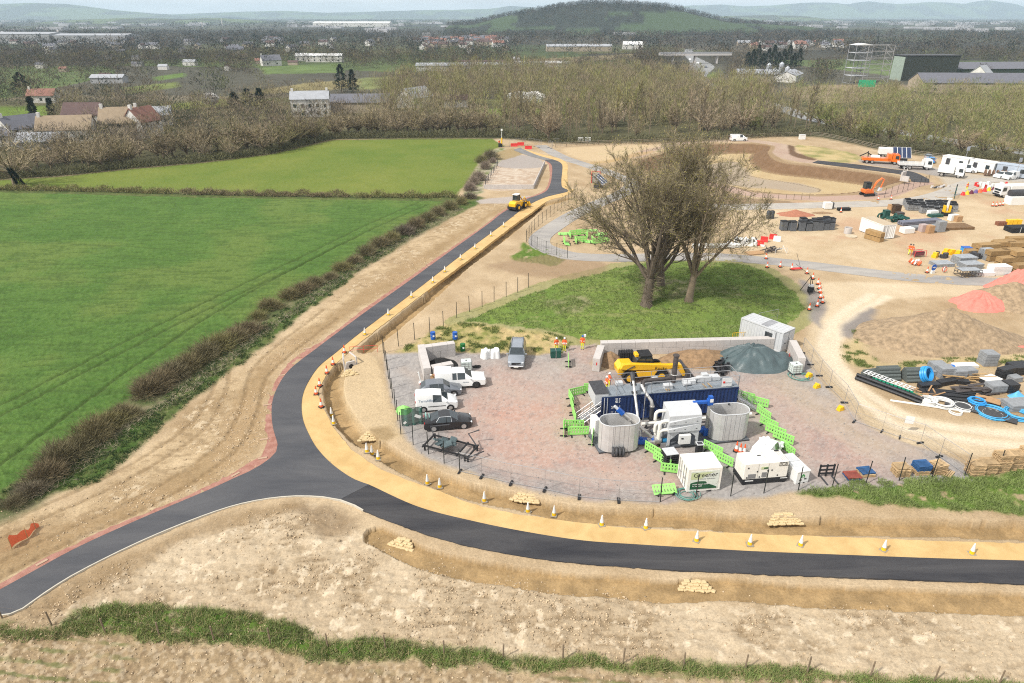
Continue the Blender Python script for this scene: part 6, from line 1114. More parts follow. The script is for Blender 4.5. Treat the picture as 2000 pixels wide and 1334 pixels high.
# ---- containers, boxes and heaps on the sandy yard
def boxcont(lab, a, c, px_h, m, roofm, D_=2.44, h=2.5):
 A, B2 = G(*a), G(*c); v = B2-A; t = thing('storage_container', lab, 'container', (A.x, A.y, 0), math.atan2(v.y, v.x)); b = MB(); container(b, v.length, D_, .1, h, .12, True, False); b.obj('container_body', m, t); b = MB(); b.base((v.length/2, D_/2, h-.03), (v.length-.1, D_-.1, .05)); b.obj('roof', roofm, t); b = MB(); [b.base((x, -.01, .3), (.05, .04, h-.5)) for x in (.3, .9)]; b.obj('door_bar', W_galv, t); return t
t = boxcont('white storage container with a dusty tan roof in the middle of the sandy yard', (1720, 468), (1745, 466), 0, W_white, mat('dusty_roof', (.45, .36, .25), .9), 5.6)
quick('timber_pack', 'two banded brown timber packs in front of the white container', 'timber', (1706, 469), -62, [('timber', Y_bun, [('b', 0, 0, .05, 3.0, 1.1, .75), ('b', 0, 0, .9, 3.0, 1.1, .75)])])
quick('concrete_ring', 'pale concrete ring standing on the sandy yard left of the white container', 'concrete ring', (1655, 456), 0, [('ring_wall', W_conc, [('l', [(.65, 0), (.65, 1.1), (.55, 1.1), (.55, .2)])])]); quick('cover_slab', 'round flat cover slab lying beside the concrete ring', 'slab', (1662, 462), 0, [('slab', mat('slab_sand', (.5, .42, .3), .9), [('l', [(1.0, 0), (1.0, .14)])])])
quick('welfare_unit', 'small white box unit with a dark end by the upper road', 'box', (1617, 408), 2, [('unit_body', W_white, [('b', -.2, 0, .15, 1.5, 1.1, 1.2)]), ('dark_end', W_dark, [('b', .7, 0, .15, .3, 1.1, 1.2)])]); quick('pipe_bundle', 'bundle of short black pipes beside the small white box unit', 'pipes', (1647, 411), 5, [('pipe', Y_blk, [('t', [(-1.2, y, z), (1.3, y, z)], .14, 7) for y in (-.3, 0, .3) for z in (.16, .44)])])
heap('sand_heap', 'red sand heap on the sandy yard near the upper road', 'sand heap', (1553, 419), 3.6, 1.8, .95, mat('red_sand', (.36, .15, .09), .95, var=.2, bump=.3), 21); heap('rubble_heap', 'low brown rubble heap right of the red sand', 'rubble', (1605, 416), 2.0, 1.0, .35, W_dirt, 22)
quick('duct_heap', 'jumble of dark green plastic bends on the sandy yard', 'plastic bends', (1743, 432), 0, [('bend', W_dgreen, [('r', (rnd.uniform(-2, 2), rnd.uniform(-1, 1), .4+rnd.random()*.5), .55, .17, 8, 6, rnd.choice('xyz')) for i in range(14)])])
for px, s, m, w_ in (((1748, 417), (1.3, 1.3, 1.7), mat('box_dark_brown', (.06, .035, .02), .8), 'tall dark brown box behind the green bends'), ((1741, 415), (1.4, 1.2, 1.5), W_tan, 'tan box behind the tall dark brown box'), ((1729, 425), (1.0, 1.0, 1.4), W_dgreen, 'dark green drum shaped box left of the green bends'), ((1756, 424), (1.3, 1.0, .9), W_rust, 'rusty brown box right of the green bends')): quick('stacked_box', w_, 'box', px, 6, [('box_body', m, [('b', 0, 0, 0, *s)]), ('box_lid', m, [('b', 0, 0, s[2], s[0]+.06, s[1]+.06, .06)])])
quick('beam_bundle', 'long grey steel channel bundle on the sandy yard', 'beams', (1795, 437), 14, [('beam', mat('beam_grey', (.20, .21, .27), .5, .3), [('b', 0, y, z, 8.5, .4, .28) for y in (-.5, 0, .5) for z in (.1, .45)])]); quick('beam_bundle', 'second grey bundle in front of the long steel channels', 'beams', (1806, 447), 14, [('beam', MATS['block_grey'], [('b', 0, y, .1, 6.5, .6, .55) for y in (-.4, .3)])])
for px, s, m, w_ in (((1770, 455), (2.0, 1.4, .9), Y_foam, 'white wrapped pack right of the white container'), ((1801, 453), (1.2, 1.0, 1.3), mat('pink_pack', (.42, .33, .31), .8), 'upright pinkish slab pack beside the grey blocks'), ((1813, 455), (1.2, 1.2, 1.3), W_tan, 'upright tan slab pack beside the grey blocks'), ((1834, 453), (1.5, 1.0, 1.9), Y_blo, 'tall pale grey block pack at the right end of the group'), ((1826, 424), (2.6, 1.2, .5), W_dgreen, 'low dark green pack in front of the caged rolls'), ((1820, 421), (1.8, 1.0, .9), Y_foam, 'white topped pack in front of the caged rolls'), ((1860, 431), (1.6, .9, 1.1), Y_foam, 'white pack standing on the brown planks'), ((1870, 433), (1.2, .8, 1.0), W_tan, 'brown sack pack on the brown planks')): quick('wrapped_pack', w_, 'pack', px, 12, [('pack_body', m, [('b', 0, 0, .1, *s)]), ('pack_pallet', Y_pal, [('b', 0, 0, 0, s[0]+.05, s[1]+.05, .098)])])
quick('plank_stack', 'low stack of dark brown planks on the sandy yard', 'planks', (1864, 445), 5, [('plank', mat('plank_brown', (.20, .12, .06), .9, var=.3), [('b', 0, y, z, 5.6, .5, .2) for y in (-1.2, -.6, 0, .6, 1.2) for z in (.05, .28)])])
quick('lighting_tower', 'yellow and white lighting tower beside the caged rolls', 'lighting tower', (1846, 421), 0, [('trailer_body', W_black, [('b', 0, 0, .1, 1.3, 1.0, .6)]), ('panel', W_yel, [('b', -.5, 0, .7, .12, .9, 1.3), ('b', .5, 0, .7, .12, .9, 1.3), ('b', 0, 0, .7, 1.0, .9, .2)]), ('mast', W_white, [('b', 0, 0, .9, .3, .3, 2.2), ('b', 0, 0, 3.1, .9, .3, .3)])])
# ---- timber bundles and steel at the right edge
tb = quick('timber_bundle', 'x', 'timber', (1920, 500), -36, [('timber', Y_bun, [('b', 0, y, z, 3.6, .24, .24) for y in (-.5, -.25, 0, .25, .5) for z in (.1, .35, .6)]), ('bearer', W_wood, [('b', x, 0, 0, .1, 1.2, .095) for x in (-1.2, 1.2)])])
TB = [((1905, 497), 0), ((1926, 495), 0), ((1926, 495), 1), ((1955, 490), 0), ((1955, 490), 1), ((1945, 508), 0), ((1945, 508), 1), ((1972, 505), 0), ((1972, 505), 1), ((1966, 522), 0), ((1966, 522), 1), ((1992, 520), 0), ((1992, 520), 1), ((1992, 520), 2), ((1985, 492), 0), ((1985, 492), 1), ((1998, 535), 0), ((1998, 535), 1), ((1920, 485), 0), ((1960, 478), 0), ((1985, 472), 0)]
lv_ = ('lying on the ground', 'second tier', 'third tier'); cl = ('leftmost', 'left', 'left', 'back middle', 'back middle', 'front middle', 'front middle', 'middle right', 'middle right', 'front', 'front', 'right', 'right', 'right', 'back right', 'back right', 'front right corner', 'front right corner', 'far left loose', 'far middle loose', 'far right loose')
for i, (px, k) in enumerate(TB):
 p = ON(*px); loc = (p.x, p.y, k*.86); rz = R(8+rnd.uniform(-3, 3)); lab = f'brown timber bundle, {lv_[k]}, of the {cl[i]} pile'; gr = 'brown timber bundles at the right edge'
 if i == 0: tb.location = loc; tb.rotation_euler = (0, 0, rz); tag(tb, lab, None, gr)
 else: dup(tb, loc, rz, lab, gr)
for px, rz, n, w_ in (((1880, 512), 8, 8, 'tallest, farther of the pair'), ((1893, 522), 8, 6, 'nearer of the pair'), ((1838, 518), 6, 4, 'pale topped at the left'), ((1924, 505), 10, 12, 'pale, leaning on the timber')): quick('panel_stack', 'stack of grey steel mesh panels, '+w_, 'panels', px, rz, [('panel', mat('panel_grey', (.36, .38, .40), .5, .3, var=.3), [('b', .03*k, 0, .02+.13*k, 3.0 if n < 12 else 1.8, 1.9, .09) for k in range(n)])], 'grey mesh panel stacks')
quick('wire_cage', 'low dark wire cage in front of the white foam boards', 'cage', (1889, 538), 6, [('cage_frame', W_dark, [('t', [(-1.6, -.8, z), (1.6, -.8, z), (1.6, .8, z), (-1.6, .8, z), (-1.6, -.8, z)], .04, 4) for z in (.1, .6, 1.0)]+[('t', [(x, y, .1), (x, y, 1.0)], .04, 4) for x in np.linspace(-1.6, 1.6, 7) for y in (-.8, .8)]), ('cage_top', MATS['panel_grey'], [('b', 0, 0, .98, 3.2, 1.6, .04)])])
for px, n, w_ in (((1918, 537), 3, 'lower, left of the pair'), ((1948, 535), 7, 'taller, right of the pair')): quick('foam_stack', 'stack of white foam boards, '+w_, 'foam boards', px, 4, [('board', Y_foam, [('b', .04*(k % 2), 0, .02+.2*k, 2.8, 1.5, .17) for k in range(n)])], 'white foam board stacks')
quick('scrap_bundle', 'flat bundle of grey tubes at the right edge by the road', 'tubes', (1985, 539), 30, [('tube', W_galv, [('t', [(-1.5, y, .12), (1.5, y+.2, .2)], .1, 5) for y in np.linspace(-.9, .9, 8)])])
quick('road_sign', 'round blue sign with a white arrow standing in the yard', 'sign', (1821, 534), 20, [('sign_disc', W_blue, [('t', [(0, 0, .95), (0, -.04, .95)], .48, 20)]), ('arrow', W_white, [('p', [(-.3, .9), (.05, .9), (.05, .8), (.3, .95), (.05, 1.1), (.05, 1.0), (-.3, 1.0)], -.055, -.045)]), ('sign_foot', W_white, [('b', 0, 0, 0, .6, .3, .45)])])
quick('road_sign', 'small red and white round sign among the scrap', 'sign', (1842, 533), 10, [('sign_disc', W_white, [('t', [(0, 0, .6), (.03, -.05, .6)], .42, 18)]), ('red_ring', W_red, [('r', (.03, -.07, .6), .38, .05, 18, 5, 'y')])])
quick('cone_heap', 'heap of old red and white cones lying on their sides', 'cones', (1790, 517), 0, [('old_cone', W_ora2, [('t', [(x, y, .2), (x+.5*math.cos(a), y+.5*math.sin(a), .3+h)], [.2, .05][0], 6) for x, y, a, h in [(rnd.uniform(-1, 1), rnd.uniform(-.8, .8), rnd.uniform(0, 6), rnd.random()*.3) for _ in range(10)]]), ('pale_cone', W_white, [('t', [(x, y, .3), (x+.3, y+.2, .6)], .12, 6) for x, y in [(rnd.uniform(-1, 1), rnd.uniform(-.8, .8)) for _ in range(6)]])])
quick('barrier_reel', 'pinkish tube trolley behind the cone heap', 'trolley', (1796, 503), 10, [('trolley_frame', W_red, [('t', [(-1, 0, .1), (-1, 0, 1.0), (1, 0, 1.1), (1.1, 0, .1)], .05, 5), ('t', [(-1, .8, .1), (-1, .8, 1.0), (1, .8, 1.1)], .05, 5)]), ('load', mat('load_maroon', (.16, .05, .06), .8), [('b', 0, .4, .3, 1.6, .7, .6)])])
for px, w_ in (((1825, 503), 'left of the yellow group'), ((1846, 496), 'farthest of the yellow group'), ((1857, 497), 'right of the yellow group'), ((1870, 499), 'flattest, by the blue bin')): quick('water_barrier', 'yellow plastic block in the material yard, '+w_, 'plastic block', px, rnd.uniform(0, 60), [('block_body', W_yel, [('b', 0, 0, 0, 1.0, .7, .5), ('b', .1, 0, .5, .7, .6, .35)])], 'yellow plastic blocks in the yard')
quick('blue_bin', 'bright blue bin behind the grey panel stacks', 'bin', (1886, 491), 0, [('bin_body', W_skyb, [('b', 0, 0, 0, 1.3, 1.0, .7)]), ('bin_rim', W_blue, [('b', 0, 0, .7, 1.4, 1.1, .08)])]); quick('junk_heap', 'heap of dark fittings between the blue bin and panel stacks', 'fittings', (1902, 503), 0, [('fitting', W_dark, [('b', rnd.uniform(-1.4, 1.4), rnd.uniform(-.8, .8), 0, rnd.uniform(.3, .7), .4, rnd.uniform(.4, 1.0), rnd.uniform(0, 3)) for _ in range(14)])])
quick('junk_heap', 'dark fittings between yellow blocks and panel stacks', 'fittings', (1840, 503), 0, [('fitting', W_dark, [('b', rnd.uniform(-.9, .9), rnd.uniform(-.6, .6), 0, rnd.uniform(.3, .7), .4, rnd.uniform(.4, .9), rnd.uniform(0, 3)) for _ in range(9)])])
quick('crate_stack', 'black crates with pale corner strips at the right edge of the sandy yard', 'crate stack', (1990, 452), 5, [('trays', W_black, [('b', x, 0, .1+.3*k, 1.4, 2.2, .26) for x in (-1.5, 0, 1.5) for k in range(3)]), ('strap', W_white, [('b', x, -1.12, .1, .05, .03, .95) for x in (-.75, .75)])]); quick('hopper_box', 'yellow boxes beside the black crates at the right edge', 'box', (1978, 440), 5, [('box_body', W_yel, [('b', x, 0, 0, .8, .8, 1.1) for x in (-.9, 0, .9)])]); quick('rust_stack', 'rusty slatted stack left of the yellow boxes', 'stack', (1957, 440), 3, [('slat', mat('rust', (.22, .09, .05), .9), [('b', .35*k-1.0, 0, 0, .28, .9, .7) for k in range(6)])])
# ---- pipe dump in front of the soil heap
def rolls(px, n, L_, rz, lab, r=.2, rows=3): quick('netting_rolls', lab, 'rolls', px, rz, [('roll', Y_geo, [('t', [(-L_/2, .34*i-.34*(n-k-1)/2, .2+.33*k), (L_/2, .34*i-.34*(n-k-1)/2, .2+.33*k)], r, 9) for k in range(rows) for i in range(n-k)])])
rolls((1730, 738), 5, 2.3, 4, 'stack of grey netting rolls, larger one beside the long black pipes', .2, 4); rolls((1704, 733), 3, 2.2, 14, 'loose grey netting rolls at the left end of the pipe dump', .21, 2); rolls((1781, 741), 5, 2.1, 3, 'stack of grey netting rolls on a pallet left of the blue coil', .2, 4)
A_ = G(1692, 747); B_2 = G(1771, 777); ang = math.degrees(math.atan2(B_2.y-A_.y, B_2.x-A_.x))
quick('pipe_bundle', 'thick black pipes lying along the haul track edge', 'pipes', (1733, 763), ang, [('pipe', Y_blk, [('t', [(-3.3, y, z), (3.4, y, z)], .19, 9) for y, z in ((-.2, .2), (.2, .2), (0, .53))])]); quick('pipe_bundle', 'bright green ducts beside the thick black pipes', 'pipes', (1757, 762), ang, [('duct', Y_grn, [('t', [(-2.8, y, z), (2.2, y+.1, z)], .1, 7) for y, z in ((-.3, .12), (0, .12), (.3, .12), (-.1, .3))])]); quick('trellis_panel', 'white slotted panels lying on the black pipes', 'panel', (1733, 756), ang, [('panel', Y_wht, [('b', -2.4+.4*i, 0, .82, .12, .9, .06) for i in range(12)]+[('b', 0, y, .80, 5.0, .07, .05) for y in (-.42, 0, .42)])])
def coil(px, R_, m, lab, r=.045, n=6, rz=0, tilt=0):
 p = ON(*px); b = MB()
 for k in range(n): b.ring((rnd.uniform(-.08, .08), rnd.uniform(-.08, .08), r+r*1.7*(k % 4)), R_*rnd.uniform(.82, 1.05), r, 20, 5)
 o = b.obj('pipe_coil', m, None, (p.x, p.y, p.z+(R_*math.sin(abs(tilt)) if tilt else 0)), smooth=True); o.rotation_euler = (tilt, 0, R(rz)); return tag(o, lab, 'pipe coil', 'coils of pipe in the dump')
Y_b2 = mat('water_pipe_blue', (.07, .38, .68), .4, var=.1)
coil((1799, 742), .75, W_skyb, 'thick bright blue coil standing on edge beside the netting rolls', .14, 3, 35, R(62)); coil((1906, 789), .75, W_skyb, 'tight blue coil lying on the black pipes', .075, 9); coil((1937, 808), 1.5, Y_b2, 'wide loose light blue coil with white loops inside', .045, 8); coil((1938, 810), .95, Y_wht, 'white pipe loops inside the wide blue coil', .03, 6); coil((1985, 812), 1.1, Y_b2, 'big light blue coil at the right edge', .06, 9); coil((1812, 787), .75, Y_wht, 'tight pale grey coil, leftmost of the pale coils', .075, 8); coil((1839, 791), .95, Y_wht, 'large pale grey coil, middle of the pale coils', .07, 8); coil((1880, 797), .85, Y_wht, 'loose white coil of thin loops', .04, 5); coil((1866, 806), .65, Y_wht, 'small white loops nearest the haul track', .04, 3)
quick('long_pipe', 'long pale pipe marking the haul track edge', 'pipe', (1815, 796), -20, [('pipe', W_cream, [('t', [(-3.5, 0, .12), (3.5, .2, .12)], .11, 7)])]); quick('pipe_bundle', 'black pipes fanned out behind the pale coils', 'pipes', (1862, 776), -14, [('pipe', Y_blk, [('t', [(-3, .22*i, .12), (3, .22*i+rnd.uniform(-.5, .5), .12)], .1, 6) for i in range(-5, 6)]+[('t', [(-2.5, .22*i, .3), (2.8, .22*i+rnd.uniform(-.5, .5), .3)], .1, 6) for i in range(-4, 4)])]); quick('pipe_bundle', 'black pipes sloping under the blue coils', 'pipes', (1915, 803), -38, [('pipe', Y_blk, [('t', [(-3, .25*i, .12), (3, .25*i, .12)], .11, 6) for i in range(-3, 4)])])
for px, rz, s, w_ in (((1828, 727), 4, (1.6, 1.2, 1.1), 'farthest block pack beside the blue tarpaulin'), ((1842, 736), 4, (1.6, 1.2, 1.2), 'banded block pack in front of it'), ((1868, 738), 4, (1.4, 1.1, 1.0), 'block pack with a pale lower row'), ((1886, 733), 6, (1.7, 1.1, .8), 'loose edged block pack'), ((1810, 733), 4, (2.2, .9, .6), 'low block pack with round holes'), ((1945, 764), 8, (2.2, 1.2, .9), 'wrapped duct block pack'), ((1969, 764), 8, (1.2, 1.2, 1.0), 'black duct block pack with pipe ends'), ((1987, 728), 10, (2.2, 1.5, 1.0), 'dark kerb unit pack at the right'), ((1960, 738), 20, (2.0, .8, 1.2), 'curved dark kerb unit stack'), ((1980, 745), 15, (1.2, .9, .6), 'loose pale topped blocks'), ((1926, 712), 2, (1.5, 1.3, 1.5), 'tall shrink wrapped grey pack at the back'), ((1990, 797), 6, (3.0, 1.6, .7), 'rack of grey castings at the right edge')):
 dk_ = 'dark' in w_ or 'black' in w_; m = Y_blk if dk_ else Y_blo; k = 4; quick('block_pack', 'grey '*(not dk_)+w_, 'block pack', px, rz, [('block', m, [('b', 0, 0, .08+s[2]/k*j, s[0]*(1-.04*(j % 2)), s[1], s[2]/k-.03) for j in range(k)]), ('block_pallet', Y_pal, [('b', 0, 0, 0, s[0], s[1], .078)])], 'block packs in the pipe dump')
quick('duct_bend', 'flat black curved chamber section beside the block packs', 'chamber', (1846, 753), 8, [('section', Y_blk, [('b', -2.0, -.1, 0, 2.2, .7, .45), ('b', .3, .3, 0, 2.2, .7, .5, .15), ('b', 1.9, .2, 0, 1.6, .6, .4, -.3)])]); heap('blue_sheet', 'crumpled blue sheet at the back of the pipe dump', 'sheet', (1856, 717), 1.5, .5, .4, mat('sheet_blue', (.02, .16, .55), .5, var=.3, bump=.5), 31, rough=.3, n=26); quick('plastic_sheet', 'white boards lying right of the crumpled blue sheet', 'boards', (1884, 716), 3, [('board', Y_foam, [('b', 0, 0, .05+.09*k, 2.6, .9, .07) for k in range(3)])]); quick('timber_planks', 'loose brown planks scattered in the middle of the dump', 'planks', (1893, 747), 5, [('plank', W_wood, [('b', rnd.uniform(-2, 2), rnd.uniform(-1, 1), .02+.05*i, rnd.uniform(1.5, 3), .18, .05, rnd.uniform(-.3, .3)) for i in range(12)])]); quick('timber_planks', 'dark boards and sheets lying in the middle of the dump', 'planks', (1902, 764), 6, [('plank', W_rust, [('b', rnd.uniform(-2, 2), rnd.uniform(-.8, .8), .02+.06*i, rnd.uniform(1.5, 3), .4, .06, rnd.uniform(-.3, .3)) for i in range(10)])]); quick('timber_planks', 'pale broken boards beside the thick black pipes', 'planks', (1800, 770), 8, [('plank', W_tan, [('b', rnd.uniform(-1.2, 1.2), rnd.uniform(-1, 1), .02+.05*i, rnd.uniform(.8, 2), .14, .05, rnd.uniform(-1.2, 1.2)) for i in range(12)])]); quick('plywood_sheet', 'tan plywood sheet lying behind the blue coils', 'plywood', (1928, 785), -40, [('sheet', W_tan, [('b', 0, 0, .3, 2.2, 1.2, .06), ('b', 1.2, .5, .05, 2.0, 1.0, .06)])]); quick('pump_cover', 'white topped slab pack in the middle right of the dump', 'pack', (1933, 748), 25, [('slab', Y_blk, [('b', 0, 0, 0, 1.8, 1.2, .5)]), ('white_top', Y_foam, [('b', 0, 0, .5, 1.9, 1.3, .08)])]); heap('blue_sheet', 'small light blue crumpled sheet by the black duct blocks', 'sheet', (1985, 774), 1.0, .6, .6, mat('sheet_pale_blue', (.12, .42, .7), .5, bump=.5), 33, rough=.35, n=22); heap('cloth_heap', 'grey dusty sheeting heaped in front of the duct blocks', 'sheeting', (1965, 785), 2.2, .9, .45, Y_blo, 35, rough=.3); heap('rope_heap', 'tangle of pale rope and wrap at the end of the green ducts', 'rope', (1802, 780), 1.1, .7, .3, Y_foam, 36, rough=.5)
# ---- soil heaps with netting
heap('soil_heap', 'large bare tan soil heap right of the haul track', 'soil heap', (1838, 660), 9.6, 5.4, 4.0, mat('tan_soil', (.31, .225, .14), .97, var=.4, scale=1.8, bump=.9), 41, rough=.16); t = heap('soil_heap', 'brown soil heap under red netting at the right edge', 'soil heap', (1972, 588), 5.4, 4.4, 3.2, MATS['tan_soil'], 43, rough=.14)
for px, a, c, h, w_ in (((1912, 596), 3.8, 3.0, 2.2, 'over the left flank of the far soil heap'), ((2004, 570), 5.4, 4.4, 4.0, 'over the top of the far soil heap at the right edge')): heap('red_netting', 'coral red netting draped '+w_, 'netting', px, a, c, h, mat('netting_coral', (.76, .22, .17), .8, var=.15, bump=.5, alpha=.95), int(a*10), rough=.22, fold=.25, n=80, group='coral netting on the far soil heap')
q = G(1990, 683); b = MB(); b.tube([(-4, -.6, .1), (0, .1, .25), (4, .4, .15)], .22, 6); o = b.obj('netting_roll', MATS['netting_coral'], None, q); tag(o, 'long strip of coral netting lying right of the tan heap', 'netting')
# ---- things round the trees: stacked barriers and scrap
for k in range(16):
 x, y = 1102+(k % 8)*11, 462+(k//8)*13+rnd.uniform(-3, 3); p = ON(x, y); t = dup(BAR, (p.x, p.y, .0), R(rnd.choice((5, 12, 95, -20))), 'lime barrier in the jumbled stack seen through the big trees', 'lime barriers jumbled behind the big trees'); t.rotation_euler.x = R(rnd.choice((0, 0, -80))); t.location.z = .1+.3*(k % 3)*(t.rotation_euler.x != 0)
for px, w_ in (((1492, 472), 'standing'), ((1509, 467), 'tilted, larger'), ((1484, 480), 'behind the scrap')): quick('water_barrier', 'red plastic road barrier by the scrap right of the trees, '+w_, 'road barrier', px, -20, [('barrier_body', W_red, [('p', [(-.25, 0), (-.12, .5), (-.1, .9), (.1, .9), (.12, .5), (.25, 0)], -.6, .6, 'x')])], 'red and white road barriers by the scrap')
quick('water_barrier', 'white plastic road barrier by the scrap right of the trees', 'road barrier', (1517, 471), -20, [('barrier_body', W_white, [('p', [(-.25, 0), (-.12, .5), (-.1, .9), (.1, .9), (.12, .5), (.25, 0)], -.6, .6, 'x')])], 'red and white road barriers by the scrap')
quick('pipe_stack', 'long white pipes stacked behind the right hand tree', 'pipes', (1400, 485), 3, [('pipe', Y_wht, [('t', [(-4, .35*i, .2+.3*k), (4, .35*i, .2+.3*k)], .17, 7) for i in range(3) for k in range(2)])]); quick('scrap_heap', 'heap of white and black scrap right of the big trees', 'scrap', (1455, 478), 0, [('pale_scrap', W_white, [('b', rnd.uniform(-3, 3), rnd.uniform(-1, 1), 0, rnd.uniform(.4, 1.4), .25, rnd.uniform(.3, 1.3), rnd.uniform(0, 3)) for _ in range(20)]), ('dark_scrap', W_black, [('t', [(rnd.uniform(-3, 3), rnd.uniform(-1, 1), .2), (rnd.uniform(-3, 3), rnd.uniform(-1, 1), 1.1)], .08, 5) for _ in range(10)])]); quick('timber_heap', 'brown plate and branches lying beside the scrap', 'timber heap', (1487, 494), 10, [('plate', W_tan, [('b', -1, 0, .05, 3.2, 1.6, .1, .1)]), ('branch', W_rust, [('t', [(rnd.uniform(0, 3), rnd.uniform(-.6, 1), .1), (rnd.uniform(1, 4), rnd.uniform(-.6, 1), .7)], .09, 5) for _ in range(12)])])
quick('pedestrian_barrier', 'pale tubular barrier lying by the brown branches', 'barrier', (1525, 497), 15, [('barrier_frame', Y_wht, [('t', [(-1.1, 0, .1), (-1.1, 0, 1.0), (1.1, 0, 1.0), (1.1, 0, .1)], .035, 5), ('t', [(1.2, .2, .1), (1.2, 1.4, 1.0), (1.2, 1.6, .1)], .035, 5)])])
# ---- white cabins, solar rigs, gate
def cab(lab, a, c, m=W_white, h=2.7, D_=3.0, dx=(.25, .75)):
 A, B2 = ON(*a), ON(*c); v = B2-A; Lc = v.length; t = thing('office_cabin', lab, 'cabin', (A.x, A.y, A.z), math.atan2(v.y, v.x), 'cabins at the back right'); b = MB(); b.base((Lc/2, D_/2, .25), (Lc, D_, h-.25)); b.obj('cabin_body', m, t); b = MB(); b.base((Lc/2, D_/2, h+.002), (Lc+.15, D_+.15, .1)); b.obj('roof', m, t); b = MB(); [b.base((x, .2, 0), (.3, .3, .25)) for x in (.3, Lc-.3)]; b.obj('foot', W_dark, t); b = MB(); b.base((Lc*dx[0], -.02, .3), (.95, .05, 2.05)); b.obj('door', W_dark, t); b = MB(); b.base((Lc*dx[1], -.02, 1.2), (.9, .05, .9)); b.obj('window', W_glass, t); b = MB(); b.base((-.02, D_/2, 1.2), (.05, .7, .7)); b.obj('end_window', W_glass, t)
cab('white cabin, left of the row, with a dark open door', (1836, 325.5), (1886, 333)); cab('white cabin, middle of the row, with a dark door and small window', (1889, 334), (1937, 342)); cab('blue grey cabin at the right edge of the row', (1942, 342), (2010, 352), mat('cabin_blue_grey', (.38, .43, .50), .6))
Y_pv = mat('solar_cell', (.02, .035, .09), .2, var=.3, spec=.6)
def solar(px, rz, n, w_, lab, tilt=-.75, leg=1.6):
 p = ON(*px); t = thing('solar_rig', lab, 'solar panel', p, R(rz));
 for i in range(n):
  b = MB(); b.box(((i-(n-1)/2)*(w_+.08), 0, leg+.6), (w_, 3.0, .05), rx=-tilt); o = b.obj('solar_panel', Y_pv, t); b = MB(); x0 = (i-(n-1)/2)*(w_+.08); f = lambda y: Vector((x0, y*math.cos(tilt), leg+.6-y*math.sin(tilt)))
  for s in (-1, 1): b.tube([f(-1.5)+Vector((s*w_/2, -.02, .05)), f(1.5)+Vector((s*w_/2, -.02, .05))], .04, 4); b.tube([f(s*1.5)+Vector((-w_/2, -.02, .05)), f(s*1.5)+Vector((w_/2, -.02, .05))], .04, 4)
  b.obj('panel_frame', W_white, o)
 b = MB(); b.base((0, .4, 0), (n*w_*.8, 1.2, 1.0)); b.tube([(0, .3, .9), (0, .2, leg+.6)], .1, 6); b.obj('trailer_box', W_dark, t)
solar((1757, 318), -8, 4, 1.05, 'tilted array of four solar panels behind the dropside lorry', -.95, 2.0); solar((1172, 366), 62, 3, 1.2, 'row of solar panels seen from the side left of the big trees', -.6, 1.2)
for px, w_ in (((1881, 327), 'between the white cabins'), ((1981, 352), 'at the right edge')): quick('lamp_mast', 'thin mast with a small square panel '+w_, 'mast', px, 10, [('mast_pole', W_galv, [('t', [(0, 0, 0), (0, 0, 4.6)], .06, 6)]), ('panel', mat('mast_panel', (.3, .33, .38), .4), [('b', 0, -.1, 4.2, .8, .08, 1.0)])], 'masts near the cabins')
quick('steel_gate', 'open green framed gate beside the upper road', 'gate', (1864, 385), 58, [('gate_frame', W_dgreen, [('t', [(-2, 0, .1), (-2, 0, 2.0), (2, 0, 2.0), (2, 0, .1), (-2, 0, .1)], .05, 5)]+[('t', [(x, 0, .1), (x, 0, 2)], .03, 4) for x in np.linspace(-1.5, 1.5, 5)]), ('gate_post', W_black, [('b', 2.2, 0, 0, .2, .2, 2.3)])])
SC = [W_red, W_yel, mat('sack_maroon', (.12, .02, .04), .8), mat('sack_purple', (.15, .10, .25), .8), W_ora2]
for i in range(9): x = 1880+i*8.5; heap('sack', ('small ', 'tall ', 'slumped ')[i % 3]+('red', 'yellow', 'maroon', 'purple', 'orange')[i % 5]+' sack in the row beside the gate, '+('first', 'second', 'third', 'fourth', 'fifth', 'sixth', 'seventh', 'eighth', 'ninth')[i]+' from the left', 'sack', (x, 381-i*1.4), .5, .5, .75, SC[i % 5], 60+i, flat=.4, n=16, group='coloured sacks in the row by the gate')
quick('site_tank', 'white block and tank at the right edge of the upper yard', 'tank', (1986, 398), 5, [('tank_body', Y_foam, [('b', 0, 0, 0, 4.5, 2.0, 1.6)]), ('dark_tank', W_dark, [('t', [(-2, .3, 2.2), (3, .3, 2.2)], .7, 10)])])
quick('reel_rack', 'rack of brown reels behind the fenced materials by the cabins', 'reels', (1945, 345), -20, [('reel', mat('reel_brown', (.20, .12, .08), .9), [('t', [(x, 0, .8), (x+.25, 0, .8)], .8, 12) for x in np.linspace(-2.5, 2.5, 7)])])
quick('materials_pile', 'mixed white and red fenced materials by the cabins', 'materials', (1935, 365), -12, [('pale_item', W_white, [('b', rnd.uniform(-4, 4), rnd.uniform(-1.5, 1.5), 0, .6, .5, rnd.uniform(.5, 1.4), rnd.uniform(0, 3)) for _ in range(16)]), ('red_item', W_red, [('b', rnd.uniform(-4, 4), rnd.uniform(-1.5, 1.5), 0, .4, .4, rnd.uniform(.5, 1.2), rnd.uniform(0, 3)) for _ in range(9)])])
quick('stone_pile', 'row of pale stones and bags at the corner of the upper road', 'stones', (1833, 366), 20, [('stone', W_conc, [('b', -2+.5*i, rnd.uniform(-.5, .5), 0, .5, .4, rnd.uniform(.2, .5), rnd.uniform(0, 3)) for i in range(10)]), ('dark_stone', W_dark, [('b', -1.8+.5*i, rnd.uniform(-.5, .5), 0, .4, .3, .3, rnd.uniform(0, 3)) for i in range(8)])])
